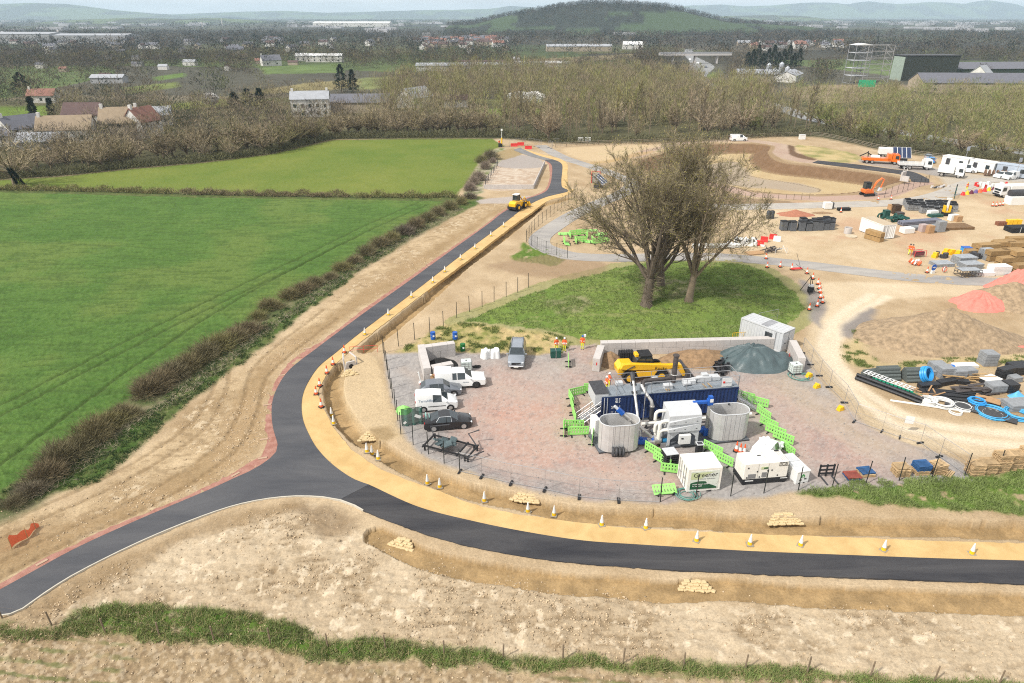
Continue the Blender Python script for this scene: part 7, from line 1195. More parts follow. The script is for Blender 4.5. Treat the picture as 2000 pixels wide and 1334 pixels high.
quick('culvert_headwall', 'pale headwall with stepped rails at the end of the basin', 'headwall', (1761, 357), 40, [('headwall', W_conc, [('b', 0, 0, 0, 2.2, .3, 2.0), ('b', -.9, -.9, 0, .3, 1.6, 1.2)]), ('guard_rail', W_white, [('t', [(-1, -.2, 2.0), (-1, -.2, 3.0), (1, -.2, 3.0), (1, -.2, 2.0)], .05, 5)])], None, .6); quick('outfall_steps', 'white ladder shaped outfall on the far bank of the basin', 'outfall', (1468, 290), 80, [('frame', W_white, [('t', [(-.5, y, .3+.25*i), (.5, y, .6+.25*i)], .1, 5) for i, y in enumerate((-.8, 0, .8, 1.6))])])
# ---- site entrance at the far end of the new road
for i, (px, rz) in enumerate((((990, 287), 5), ((1001, 286), -10), ((1011, 284), 20), ((1023, 283), 60), ((1037, 284), 4), ((1049, 286), 15), ((1055, 288), 60), ((1073, 288), 70), ((1078, 290), 75), ((1086, 284), 6))): p = G(*px); t = dup(HP, p, R(rz), 'white framed mesh panel at the far site entrance, '+('first', 'second', 'third', 'fourth', 'fifth', 'sixth', 'seventh', 'eighth', 'ninth', 'tenth')[i]+' from the left', 'mesh panels at the far entrance', (.55, 1, 1))
for px, w_ in (((1032, 291), 'nearest, on the sand'), ((1004, 286), 'left at the entrance'), ((1017, 284), 'middle at the entrance')): quick('water_barrier', 'red road barrier, '+w_, 'road barrier', px, 5, [('barrier_body', W_red, [('p', [(-.25, 0), (-.12, .5), (-.1, .9), (.1, .9), (.12, .5), (.25, 0)], -1.0, 1.0, 'x')])], 'red road barriers at the far entrance')
quick('camera_mast', 'yellow mast with a white camera head at the far entrance', 'mast', (980, 287), 0, [('mast_pole', W_yel, [('t', [(0, 0, 0), (0, 0, 2.6)], .22, 6)]), ('camera_head', W_white, [('t', [(0, 0, 2.6), (0, 0, 5)], .07, 5), ('b', 0, 0, 4.6, .5, .4, .5)]), ('base_box', W_black, [('b', -.4, 0, 0, 1.2, 1.0, 1.0)])])
for px, w_ in (((1134, 279), 'left'), ((1148, 279), 'right')): quick('cabinet', 'small white cabinet on legs at the woodland edge, '+w_+' of the two', 'cabinet', px, 0, [('cabinet_body', W_white, [('b', 0, 0, .4, 1.6, .9, 1.2)]), ('leg', W_dark, [('b', x, 0, 0, .1, .8, .4) for x in (-.6, .6)])], 'white cabinets at the woodland edge')
A_, B_2 = G(945, 369), G(1041, 369); v = B_2-A_; t = thing('low_wall', 'low pale panel wall round the little compound by the far road', 'wall', A_, math.atan2(v.y, v.x)); b = MB(); b.base((v.length/2, 0, 0), (v.length, .15, .95)); b.obj('front_panel', W_conc, t); q = G(1063, 321)-B_2; b = MB(); b.base((0, 0, 0), (q.length, .15, .95)); b.obj('side_panel', W_conc, t, (v.length+.1+q.x/2, q.y/2, 0), math.atan2(q.y, q.x))
fence('post_row', 'row of short black posts at the left of the little compound', [(948, 362), (960, 343), (972, 325)], 9, 1.5, .08, PM, (.4, 1.2), .03, W_galv)
quick('portal_frame', 'pinkish goal shaped frame beside the side-on solar panels', 'frame', (1163, 357), 10, [('frame', W_red, [('t', [(-1, 0, 0), (-1, 0, 2.6), (1, 0, 2.6), (1, 0, 0)], .1, 5)]), ('panel', W_conc, [('b', 0, .1, 0, 1.9, .06, 2.2)])])
quick('site_box', 'small white box by the fence behind the basin', 'box', (1566, 272), 0, [('box_body', W_white, [('b', 0, 0, 0, 1.8, 1.0, 1.3)]), ('box_lid', W_white, [('b', 0, 0, 1.3, 1.9, 1.1, .1)])])
# ================================================================ TREES, HEDGES, GRASS
def barkmat(n, c, v=.25): return mat(n, c, .9, var=v, scale=1.5, bump=.5)
B_old = barkmat('bark_old', (.115, .09, .066)); B_oak = barkmat('bark_grey', (.20, .155, .105)); T_big = mat('twig_olive', (.20, .168, .10), .9, var=.3, scale=.4); T_bud = mat('bud_yellow', (.26, .23, .06), .9, var=.3)
def leafmat(n, ramp, rough=.9):
 """twig colour chosen per tree from a ramp"""
 m = bpy.data.materials.new(n); m.use_nodes = True; t = m.node_tree; b = t.nodes['Principled BSDF']; b.inputs['Roughness'].default_value = rough; b.inputs['Specular IOR Level'].default_value = .1
 oi = t.nodes.new('ShaderNodeObjectInfo'); r = t.nodes.new('ShaderNodeValToRGB'); e = r.color_ramp.elements
 for i, c in enumerate(ramp):
  q = e[i] if i < 2 else e.new(i/(len(ramp)-1)); q.position = i/(len(ramp)-1); q.color = (*c, 1)
 t.links.new(oi.outputs['Random'], r.inputs[0]); g = t.nodes.new('ShaderNodeTexCoord'); n_ = t.nodes.new('ShaderNodeTexNoise'); n_.inputs['Scale'].default_value = .9; t.links.new(g.outputs['Object'], n_.inputs[0])
 mr = t.nodes.new('ShaderNodeMapRange'); mr.inputs[1].default_value = .3; mr.inputs[2].default_value = .7; mr.inputs[3].default_value = .65; mr.inputs[4].default_value = 1.4; t.links.new(n_.outputs[0], mr.inputs[0])
 mu = t.nodes.new('ShaderNodeVectorMath'); mu.operation = 'SCALE'; t.links.new(r.outputs[0], mu.inputs[0]); t.links.new(mr.outputs[0], mu.inputs['Scale']); t.links.new(mu.outputs[0], b.inputs['Base Color']); return m
T_brown = leafmat('twig_brown', [(.30, .235, .15), (.35, .28, .19), (.28, .23, .135), (.32, .265, .155), (.25, .21, .15)]); T_green = leafmat('twig_green', [(.25, .23, .11), (.25, .25, .085), (.19, .22, .065), (.31, .28, .11)]); T_dark = leafmat('conifer_green', [(.014, .026, .014), (.02, .032, .015), (.016, .03, .02)]); T_bush = leafmat('bramble', [(.20, .17, .095), (.19, .15, .09), (.21, .19, .085), (.16, .13, .10)]); T_blos = leafmat('blossom', [(.62, .60, .55), (.55, .53, .50)])
class Tw:
 """loose thin triangles: twigs, buds, blades"""
 def __init__(s): s.a = []
 def add(s, p, d, ln, wd): s.a.append((*p, *d, ln, wd))
 def build(s, name, m, parent=None, seed=1, link_=True):
  A = np.array(s.a); P_, D, ln, wd = A[:, :3], A[:, 3:6], A[:, 6:7], A[:, 7:8]; r = np.random.RandomState(seed); D = D/np.maximum(np.linalg.norm(D, axis=1, keepdims=True), 1e-6)
  S_ = np.cross(D, r.normal(size=D.shape)); S_ /= np.maximum(np.linalg.norm(S_, axis=1, keepdims=True), 1e-6)
  V_ = np.stack([P_-S_*wd/2, P_+S_*wd/2, P_+D*ln], 1).reshape(-1, 3); me = np_mesh(name, V_, np.arange(len(V_)).reshape(-1, 3), [m])
  return link(name, me, parent) if link_ else me
def grow(b, tw, p, d, L_, r, lv, spec, rr, bud=None):
 """one limb: wandering tapered tube, side limbs, twigs at the last level"""
 S_ = spec[lv]; k = S_['seg']; pts, rad = [p.copy()], [r]; q = p.copy(); d = d.normalized(); st = L_/k
 for i in range(k):
  d = (d+Vector((rr.gauss(0, 1), rr.gauss(0, 1), rr.gauss(0, 1)))*S_['wob']+Vector((0, 0, S_['up']))).normalized(); q = q+d*st; pts.append(q.copy()); rad.append(r*(1-(i+1)/k*S_['tap']))
 b.tube(pts, rad, S_['n'], cap=False)
 last = lv+1 >= len(spec)
 for j in range(S_['kids']):
  f = S_['from']+(1-S_['from'])*(j+rr.random())/S_['kids']; x = f*k; i = min(int(x), k-1); c = pts[i].lerp(pts[i+1], x-i); ax = (pts[i+1]-pts[i]).normalized()
  o = ax.orthogonal().normalized(); o = Matrix.Rotation(rr.uniform(0, 2*PI), 3, ax) @ o; a = R(rr.uniform(*S_['ang'])); dd = ax*math.cos(a)+o*math.sin(a)
  if last:
   ln = rr.uniform(*S_['twig']); tw.add(c, dd+Vector((0, 0, .25)), ln, S_['tw'])
   if bud is not None and rr.random() < .35: bud.add(c+dd*ln*rr.random(), dd, .16, .10)
  else: grow(b, tw, c, dd, L_*rr.uniform(*S_['len'])*(1.15-.55*f), rad[i]*S_['rk'], lv+1, spec, rr, bud)
def bigtree(px, lab, bark, seed, Ht, limbs, ang, trunk_h, tr, lean=(0, 0), low=0, kids=(13, 10, 15)):
 p = ON(*px); t = thing('bare_tree', lab, 'tree', p, 0, 'big bare trees on the grass knoll'); rr = random.Random(seed); b, tb_ = MB(), MB(); tw, bud = Tw(), Tw()
 base = Vector((0, 0, -.3)); top = Vector((lean[0], lean[1], trunk_h)); tb_.tube([base, base.lerp(top, .12), base.lerp(top, .45), top], [tr*1.7, tr*1.15, tr, tr*.95], 12, cap=False)
 spec = [dict(seg=8, wob=.09, up=.05, tap=.85, n=6, kids=kids[0], **{'from': .22}, ang=(22, 52), len=(.36, .55), rk=.40), dict(seg=5, wob=.14, up=.07, tap=.85, n=4, kids=kids[1], **{'from': .15}, ang=(25, 60), len=(.38, .6), rk=.42), dict(seg=4, wob=.16, up=.08, tap=.8, n=3, kids=kids[2], **{'from': .05}, ang=(20, 60), twig=(.4, 1.1), tw=.042)]
 for i in range(limbs):
  a = 2*PI*(i+rr.uniform(-.3, .3))/limbs; e = R(rr.uniform(*ang)) if i else R(4); d = Vector((math.sin(e)*math.cos(a), math.sin(e)*math.sin(a), math.cos(e))); grow(b, tw, top-Vector((0, 0, rr.uniform(0, trunk_h*.35))), d, (Ht-trunk_h)*rr.uniform(.85, 1.02)*(1-.12*math.sin(e)), tr*rr.uniform(.36, .55), 0, spec, rr, bud)
 for i in range(low): a = rr.uniform(0, 2*PI); z = rr.uniform(.3, trunk_h*1.3); tw.add((lean[0]*z/trunk_h+tr*math.cos(a), lean[1]*z/trunk_h+tr*math.sin(a), z), (math.cos(a), math.sin(a), rr.uniform(-.2, .9)), rr.uniform(.6, 1.9), .05)
 tb_.obj('trunk', bark, t, smooth=True, fix=False); b.obj('limbs', bark, t, smooth=True, fix=False); tw.build('crown_twigs', T_big, t, seed); bud.build('buds', T_bud, t, seed+1)
bigtree((1262, 594), 'big bare tree with a dark shaggy trunk, nearest and leftmost on the knoll', B_old, 11, 19.0, 11, (8, 58), 3.6, .62, (.3, .2), 330)
bigtree((1345, 586), 'big bare tree with a clean pale trunk, right one on the knoll', B_oak, 23, 19.5, 9, (5, 38), 4.2, .44, (.35, 0), 0)
bigtree((1291, 560), 'big bare tree with a dark trunk standing behind the other two', B_old, 37, 19.0, 9, (8, 46), 3.8, .5, (-.3, .3), 90, (12, 9, 14))
# ---- woodland tree kinds, seen from 200 m: each a mesh shared by its copies
def woodmesh(kind, seed):
 rr = random.Random(seed); b, tw = MB(), Tw(); Hh = 10.0
 if kind == 'pole':
  b.tube([(0, 0, -.3), (rr.uniform(-.2, .2), 0, 4), (rr.uniform(-.4, .4), rr.uniform(-.3, .3), 9.5)], [.14, .11, .03], 4, cap=False)
  for i in range(26):
   z = 2.5+6.8*i/26; a = rr.uniform(0, 2*PI); d = Vector((math.cos(a)*.55, math.sin(a)*.55, 1)).normalized(); L_ = rr.uniform(1.4, 2.6)*(1-.35*(z-2.5)/7); b.tube([(0, 0, z), Vector((0, 0, z))+d*L_], [.045, .015], 3, cap=False)
   for j in range(16): q = Vector((0, 0, z))+d*L_*rr.uniform(.15, 1); tw.add(q, d+Vector((rr.gauss(0, .6), rr.gauss(0, .6), rr.gauss(.2, .3))), rr.uniform(.5, 1.2), .07)
 else:
  b.tube([(0, 0, -.3), (0, 0, 2.2)], [.3, .22], 5, cap=False)
  for i in range(20):
   a = 2*PI*i/20*2.6; e = rr.uniform(.15, 1.15); d = Vector((math.sin(e)*math.cos(a), math.sin(e)*math.sin(a), math.cos(e))); L_ = rr.uniform(5.2, 7.4)*(1-.28*e); q = Vector((0, 0, rr.uniform(1.2, 2.3))); mid = q+d*L_*.5+Vector((0, 0, .25)); end = mid+(d+Vector((0, 0, .3))).normalized()*L_*.5; b.tube([q, mid, end], [.11, .06, .02], 3, cap=False)
   for j in range(34): f = rr.uniform(.25, 1.0); c = q.lerp(mid, f*2) if f < .5 else mid.lerp(end, f*2-1); tw.add(c, d+Vector((rr.gauss(0, .7), rr.gauss(0, .7), rr.gauss(.2, .5))), rr.uniform(.6, 1.7), .085)
 return b.mesh('trunk', [B_oak], fix=False), tw.build('crown', None, seed=seed, link_=False)
WK = [(k, *woodmesh(k, 100+i)) for i, k in enumerate(('pole', 'pole', 'pole', 'round', 'round', 'round', 'round'))]
TWM = {}
def crown_mesh(i, m):
 if (i, m.name) not in TWM: c = WK[i][2].copy(); c.materials.clear(); c.materials.append(m); c.name = 'crown'; TWM[(i, m.name)] = c
 return TWM[(i, m.name)]
def wood(px, h, wf, i, m, lab, grp, name='woodland_tree'):
 p = ON(*px); t = link(name, WK[i][1], None, (p.x, p.y, p.z)); s = h/10; t.scale = (s*wf, s*wf, s); t.rotation_euler = (0, 0, rnd.uniform(0, 6.28)); tag(t, lab, 'tree', grp); link('crown', crown_mesh(i, m), t); return t
def edge(pts, n, dep, hs, kinds, mats_, lab, grp, wf=(.85, 1.2)):
 P_ = smooth(GP(pts), 1.0); d = np.concatenate([[0], np.cumsum(np.linalg.norm(np.diff(P_, axis=0), axis=1))])
 for k in range(n):
  s = (k+rnd.uniform(-.4, .4))/n*d[-1]; x, y = np.interp(s, d, P_[:, 0]), np.interp(s, d, P_[:, 1])+rnd.random()**1.5*dep; i = rnd.choice(kinds); hh = rnd.uniform(*hs); f = rnd.uniform(*wf)*(1.15 if i > 2 else .9)
  t = link('woodland_tree', WK[i][1], None, (x, y, gh(x, y))); t.scale = (hh/10*f, hh/10*f, hh/10); t.rotation_euler = (0, 0, rnd.uniform(0, 6.28)); tag(t, lab, 'tree', grp); link('crown', crown_mesh(i, rnd.choice(mats_)), t)
edge([(0, 349), (120, 341), (250, 328), (400, 315), (520, 300), (630, 275)], 58, 24, (6.5, 9.5), (3, 4, 5, 6), (T_brown, T_brown, T_bush), 'bare brown tree in the belt along the far side of the left fields', 'bare trees along the far side of the left fields', (1.0, 1.5))
edge([(640, 268), (800, 265), (980, 263)], 42, 16, (7, 9.5), (3, 4, 5, 6), (T_brown, T_brown, T_bush), 'russet bare tree in the thick hedge behind the small meadow', 'russet trees behind the small meadow', (1.0, 1.5))
edge([(985, 262), (1100, 274), (1200, 274), (1330, 271), (1480, 263), (1590, 257)], 110, 45, (6.5, 15), (0, 1, 2, 0, 1, 2, 3, 4, 5, 6), (T_brown, T_green, T_brown, T_bush, T_brown), 'slender bare tree in the plantation behind the basin', 'slender trees of the plantation behind the basin', (.8, 1.2))
edge([(1625, 258), (1690, 276), (1760, 289), (1850, 300), (1950, 312), (2080, 326)], 80, 32, (5, 10), (0, 1, 2, 3, 4, 5, 6), (T_green, T_green, T_brown), 'greening tree in the belt behind the white cabins', 'greening trees behind the white cabins', (.9, 1.35))
wood((1071, 277), 13, 1.2, 4, T_brown, 'grey many-stemmed bare tree standing at the far site entrance', None); wood((30, 362), 13, 1.5, 5, T_brown, 'leaning bare tree with an ivy covered trunk in the low hedge at the far left', None)
p = ON(45, 366); tw = Tw(); rr = random.Random(3)
for i in range(700): z = rr.random()*4.2; a = rr.uniform(0, 6.28); k = .55*(1-z/6)+.1; tw.add((k*math.cos(a)-.45*z, k*math.sin(a), z), (math.cos(a), math.sin(a), .3), .4, .3)
o = tw.build('ivy_column', T_dark, None, 4); o.location = p; tag(o, 'dark ivy column on the leaning tree at the far left', 'ivy')
# conifers and blossom
def conifer(px, h, w_, lab, grp=None, seed=1, m=None, trunk=True):
 p = ON(*px); t = thing('conifer' if m is None else 'blossom_tree', lab, 'tree', p, 0, grp); tw = Tw(); rr = random.Random(seed)
 for i in range(1100):
  f = rr.random()**.8; z = h*(.12+.88*f) if m is None else h*(.25+.75*f); k = (w_/2)*((1-f)**.7*(.75+.25*math.sin(f*23+seed)) if m is None else math.sqrt(max(0, 1-(2*f-1)**2))); a = rr.uniform(0, 6.28); q = math.sqrt(rr.random()); tw.add((k*q*math.cos(a), k*q*math.sin(a), z), (math.cos(a), math.sin(a), rr.uniform(-.4, .5)), rr.uniform(.5, 1.1), .45)
 tw.build('crown', m or T_dark, t, seed); b = MB(); b.tube([(0, 0, -.3), (0, 0, h*.4)], [.3, .15], 5); b.obj('trunk', B_old, t)
for i, (px, h, w_, lab) in enumerate((((75, 257), 11, 4.5, 'dark conifer beside the white gabled house at the far left'), ((75, 262), 6, 3.0, 'short dark conifer in front of the white gabled house'), ((668, 180), 13, 10, 'tall dark conifer above the long grey roof'), ((690, 182), 11, 7, 'dark conifer right of the tall one above the long grey roof'), ((487, 214), 8, 8, 'broad dark evergreen left of the white manor'), ((510, 212), 8, 7, 'dark evergreen between the broad one and the white manor'), ((460, 216), 7, 8, 'dark evergreen at the left of the evergreen trio'), ((205, 240), 6, 5, 'dark evergreen beside the tan roofed houses'), ((104, 230), 7, 3.5, 'slim dark conifer behind the houses at the left'), ((48, 190), 11, 14, 'dark evergreen clump near the red roofed house'))): conifer(px, h, w_, lab, None, 50+i)
for i in range(11): conifer((1458+10*i, 134+2*(i % 2)), 11+2.5*(i % 3), 9, 'dark pine in the row behind the farm sheds, '+('first', 'second', 'third', 'fourth', 'fifth', 'sixth', 'seventh', 'eighth', 'ninth', 'tenth', 'eleventh')[i]+' from the left', 'dark pines behind the farm sheds', 70+i)
conifer((1012, 208), 6, 9, 'white blossom tree, left half of the bright pair', None, 91, T_blos); conifer((1043, 209), 6, 9, 'white blossom tree, right half of the bright pair', None, 92, T_blos); conifer((414, 212), 6, 6, 'small pale blossom tree among the left houses', None, 93, T_blos)
# ---- hedge bushes along the crop field
def bushmesh(seed, n=1900):
 rr = random.Random(seed); tw = Tw()
 for i in range(n):
  a = rr.uniform(0, 6.28); e = math.acos(rr.uniform(0, 1)); k = rr.random()**.4; lump = 1+.3*math.sin(3*a+seed)+.2*math.sin(5*a+2*seed); d = Vector((math.sin(e)*math.cos(a), math.sin(e)*math.sin(a), math.cos(e))); q = Vector((d.x*1.3*lump, d.y*1.05*lump, d.z*1.45))*k*.85; tw.add(q, d+Vector((rr.gauss(0, .6), rr.gauss(0, .6), .5+rr.gauss(0, .4))), rr.uniform(.3, 1.0), .026)
 return tw.build('bush_twigs', T_bush, seed=seed, link_=False)
BU = [bushmesh(200+i) for i in range(4)]; BM_ = {}
def bush(px, s, lab, grp, m=None, name='hedge_bush', sq=1.0):
 p = ON(*px); i = rnd.randrange(4); me = BU[i]
 if m is not None:
  if (i, m.name) not in BM_: c = me.copy(); c.materials.clear(); c.materials.append(m); BM_[(i, m.name)] = c
  me = BM_[(i, m.name)]
 o = link(name, me, None, p); o.scale = (s*rnd.uniform(.9, 1.15), s*rnd.uniform(.9, 1.1), s*sq*rnd.uniform(.85, 1.1)); o.rotation_euler = (0, 0, R(28)+rnd.uniform(-.5, .5)); tag(o, lab, 'bush', grp)
for px, s in (((30, 985), .7), ((62, 965), .9), ((95, 935), 1.3), ((120, 905), 1.45), ((155, 880), 1.3), ((185, 858), 1.5), ((215, 835), 1.3), ((245, 815), 1.0), ((290, 770), 1.35), ((312, 755), 1.45), ((340, 735), 1.35), ((370, 720), 1.3), ((400, 700), 1.4), ((430, 682), 1.5), ((460, 665), 1.4), ((485, 650), 1.2), ((505, 622), .9), ((528, 602), 1.15), ((565, 583), 1.15), ((590, 572), 1.25), ((615, 558), 1.1), ((645, 545), .9), ((668, 528), 1.1), ((692, 514), 1.05), ((716, 498), 1.2), ((742, 482), 1.3), ((765, 470), 1.2), ((790, 457), 1.3), ((812, 445), 1.4), ((835, 432), 1.3), ((855, 420), 1.3), ((878, 408), 1.3), ((900, 398), 1.1), ((918, 388), 1.0)): bush(px, s*1.15, 'brown bramble bush in the ragged hedge beside the green crop', 'bramble bushes of the ragged hedge', None, sq=.8)
T_dry = leafmat('dry_grass', [(.36, .31, .22), (.30, .25, .17), (.28, .22, .18)])
for px, s in (((935, 352), 1.5), ((948, 330), 1.3), ((918, 372), 1.3), ((962, 318), .9), ((925, 360), 1.2)): bush(px, s, 'pale dry scrub at the corner of the little compound', 'pale dry scrub by the little compound', T_dry)
bush((958, 312), 2.0, 'tall purplish bush above the little compound', None, T_bush); bush((940, 318), 1.3, 'small dark bush left of the tall purplish bush', None, T_bush)
def strip(name, lab, cat, pts, n, wd, h, m, tl=(.3, .7), tw_=.06, seed=1, kind=None, grp=None, up=.6):
 P_ = smooth(GP(pts), .5); d = np.concatenate([[0], np.cumsum(np.linalg.norm(np.diff(P_, axis=0), axis=1))]); r = np.random.RandomState(seed); s = r.uniform(0, d[-1], n); x = np.interp(s, d, P_[:, 0])+r.normal(0, wd/2.6, n); y = np.interp(s, d, P_[:, 1])+r.normal(0, wd/2.6, n); tw = Tw(); k = .55+.45*np.sin(s*1.3+seed)*np.sin(s*.37)
 for i in range(n): tw.add((x[i], y[i], gh(x[i], y[i])+h*k[i]*r.random()**.7), (r.normal(0, .6), r.normal(0, .6), up), r.uniform(*tl), tw_)
 o = tw.build(name, m, None, seed); return tag(o, lab, cat, grp, kind)
T_scr = mat('scrub_olive', (.11, .105, .05), .9, var=.4, scale=.3)
strip('scrub', 'dark undergrowth along the foot of the plantation behind the basin', 'undergrowth', [(985, 266), (1100, 278), (1200, 278), (1330, 275), (1480, 267), (1590, 261)], 14000, 5, 2.6, T_scr, (.5, 1.3), .13, 320, 'stuff')
strip('scrub', 'dark undergrowth along the foot of the belt behind the cabins', 'undergrowth', [(1600, 257), (1690, 279), (1760, 292), (1850, 303), (1950, 315), (2090, 330)], 12000, 4.5, 2.4, T_scr, (.5, 1.3), .13, 321, 'stuff')
strip('scrub', 'dark undergrowth below the tree belts beyond the left fields', 'undergrowth', [(-30, 350), (120, 341), (250, 328), (400, 315), (520, 300), (630, 274), (700, 269), (980, 266)], 22000, 4, 2.2, T_scr, (.5, 1.2), .12, 322, 'stuff')
for i, (pts, n) in enumerate((([(-40, 371), (100, 373), (200, 375), (342, 379)], 3800), ([(355, 379), (420, 381), (468, 382)], 1500), ([(478, 382), (530, 383), (680, 385)], 2300), ([(694, 386), (780, 386), (893, 386)], 2100))): strip('low_hedge', 'clipped brown hedge between crop and meadow, '+('leftmost length', 'second length', 'third length', 'right hand length')[i], 'hedge', pts, n*2, 1.5, 1.5, T_bush, (.3, .8), .08, 300+i, None, 'lengths of clipped hedge between crop and meadow')
strip('dry_grass', 'pale dry grass along the foot of the bramble hedge', 'grass', [(60, 975), (170, 905), (260, 830), (330, 790), (420, 725), (520, 648), (640, 565), (760, 490), (900, 410)], 6000, 1.5, .25, T_dry, (.3, .8), .03, 311, 'stuff', None, .35)
# ---- grass blades
def blades(name, lab, m, mask, n, hgt, wd, seed):
 r = np.random.RandomState(seed); prob = np.where((mask > .5) & (gy < 120), np.maximum(gy, 30)**2*.0+1.0, 0); area = np.maximum(wid.repeat(nC), 1)*np.gradient(Yr).repeat(nC); prob = prob*area; c = r.choice(NV, n, p=prob/prob.sum()); x = gx[c]+r.normal(0, .12, n); y = gy[c]+r.normal(0, .12, n); z = gz[c]; k = 4
 tw = Tw(); A = np.zeros((n*k, 8)); A[:, 0] = np.repeat(x, k)+r.normal(0, .09, n*k); A[:, 1] = np.repeat(y, k)+r.normal(0, .09, n*k); A[:, 2] = np.repeat(z, k)-.03; A[:, 3:6] = r.normal(0, .55, (n*k, 3)); A[:, 5] = .8; A[:, 6] = r.uniform(.6, 1.3, n*k)*hgt; A[:, 7] = wd; tw.a = A; o = tw.build(name, m, None, seed); return tag(o, lab, 'grass', None, 'stuff')
G_bl = mat('grass_blade', (.185, .24, .07), .8, var=.35, scale=.35); G_bd = mat('grass_blade_dry', (.30, .26, .12), .9, var=.3, scale=.5)
blades('grass', 'green grass growing over the knoll', G_bl, kn*(n1 > .42), 15000, .30, .05, 5)
bt, _ = zone([(110, 1222), (150, 1200), (260, 1186), (370, 1184), (470, 1200), (560, 1222), (640, 1245), (760, 1254), (900, 1267), (1100, 1281), (1350, 1301), (1600, 1318), (1800, 1330), (2100, 1345), (2100, 1375), (1700, 1345), (1400, 1325), (1100, 1304), (900, 1296), (640, 1287), (500, 1266), (350, 1252), (200, 1240), (0, 1242), (0, 1228)], .4, .8); blades('grass', 'long green grass along the bottom fence', G_bl, bt*(n1 > .42), 6500, .32, .04, 6); bt0 = bt
bt, _ = zone([(1568, 968), (1640, 945), (1760, 936), (1880, 930), (2100, 915), (2100, 995), (1950, 1003), (1850, 997), (1780, 990), (1690, 975)], .4, .8); blades('grass', 'green grass on the bank below the pallets', G_bl, bt*(n1 > .4), 5000, .36, .05, 7)
blades('grass', 'green weeds along the foot of the bramble hedge', mat('weed_blade', (.05, .095, .02), .8, var=.35, scale=.35), vg*(n1 > .45), 7000, .30, .06, 8); bt, _ = zone([(1640, 690), (1680, 640), (1690, 690), (1720, 710), (1900, 700), (2050, 690), (2050, 715), (1860, 715), (1700, 722)], .8, .9); blades('weeds', 'tufts of weeds round the foot of the tan soil heap', mat('weed_olive', (.13, .16, .04), .8, var=.3), np.maximum(bt, fr)*(n1 > .57), 2500, .28, .06, 9)
# ---- clods and stones on the bare soil
def clods(name, lab, m, mask, n, sz, seed):
 r = np.random.RandomState(seed); area = np.maximum(wid.repeat(nC), 1)*np.gradient(Yr).repeat(nC); p_ = mask*area*(gy < 110)*(gy > 20); c = r.choice(NV, n, p=p_/p_.sum()); s = r.uniform(*sz, n)*r.uniform(.6, 1.3, n); base = np.stack([gx[c]+r.normal(0, .15, n), gy[c]+r.normal(0, .15, n), gz[c]], 1); o6 = np.array([(1, 0, 0), (0, 1, 0), (-1, 0, 0), (0, -1, 0), (0, 0, .7), (0, 0, -.5)])
 V_ = base[:, None]+o6[None]*s[:, None, None]*r.uniform(.6, 1.4, (n, 6, 1)); f = np.array([(0, 1, 4), (1, 2, 4), (2, 3, 4), (3, 0, 4), (1, 0, 5), (2, 1, 5), (3, 2, 5), (0, 3, 5)]); q = (f[None]+6*np.arange(n)[:, None, None]).reshape(-1, 3); o = link(name, np_mesh(name, V_.reshape(-1, 3), q, [m])); return tag(o, lab, 'soil clods', None, 'stuff')
M_cl = mat('clod_soil', (.46, .35, .225), .95, var=.5, scale=1.7); clods('clods', 'clods of dry soil over the scraped ground below the road', M_cl, fg*(.15+ss(.5, .62, n4)), 5500, (.03, .09), 401); clods('clods', 'clods of dry soil between the hedge and the road', M_cl, br*(.15+ss(.5, .62, n4)), 3500, (.03, .10), 402); clods('clods', 'clods of soil along the stubble at the bottom edge', M_cl, st, 5000, (.03, .08), 403); clods('stones', 'loose stones over the gravel yard', mat('stone_grey', (.30, .27, .25), .95, var=.5, scale=1.9), yd, 5000, (.03, .07), 404)
blades('dry_grass', 'dry stalks among the bottom grass strip', G_bd, bt0, 2500, .45, .035, 12)
# ================================================================ THE PLAIN BEYOND
def mass(name, lab, T, ntri, cols, seed, tri=(.8, .28), vert=.5, hgt=None, cat='woodland', flat=1.0):
 """a far-off wood: T rows x, y, z, height, width, colour index"""
 r = np.random.RandomState(seed); n = len(T); N = n*ntri; X_ = np.repeat(T, ntri, 0); f = r.random(N); a = r.uniform(0, 2*PI, N); q = np.sqrt(r.random(N)); prof = np.sqrt(np.clip(1-((f-.45)/.58)**2, 0, 1)); rad = X_[:, 4]/2*prof*q*(1+.25*np.sin(3*a+X_[:, 0]))
 P_ = np.stack([X_[:, 0]+rad*np.cos(a), X_[:, 1]+rad*np.sin(a), X_[:, 2]+X_[:, 3]*(.06+.86*f)], 1); D = np.stack([np.cos(a)*q, np.sin(a)*q, vert+.5*f], 1)+r.normal(0, .35, (N, 3)); D /= np.linalg.norm(D, axis=1, keepdims=True); S_ = np.cross(D, r.normal(size=D.shape)); S_ /= np.linalg.norm(S_, axis=1, keepdims=True); sz = (X_[:, 3:4]/10)
 V_ = np.stack([P_-S_*tri[1]*sz, P_+S_*tri[1]*sz, P_+D*tri[0]*sz*2], 1).reshape(-1, 3); cc = np.array(cols)[X_[:, 5].astype(int)]*r.uniform(.7, 1.35, (N, 1)); me = np_mesh(name, V_, np.arange(3*N).reshape(-1, 3), [WMAT], np.repeat(cc, 3, 0)); o = link(name, me); return tag(o, lab, cat, None, 'stuff')
WMAT = vcmat('wood_cover', scale=.2, amt=.2, bump=0)
BR, BR2, OL, GR, DK, PU, YG = (.25, .20, .13), (.19, .15, .10), (.24, .215, .10), (.18, .21, .07), (.025, .038, .022), (.13, .105, .09), (.23, .23, .08)
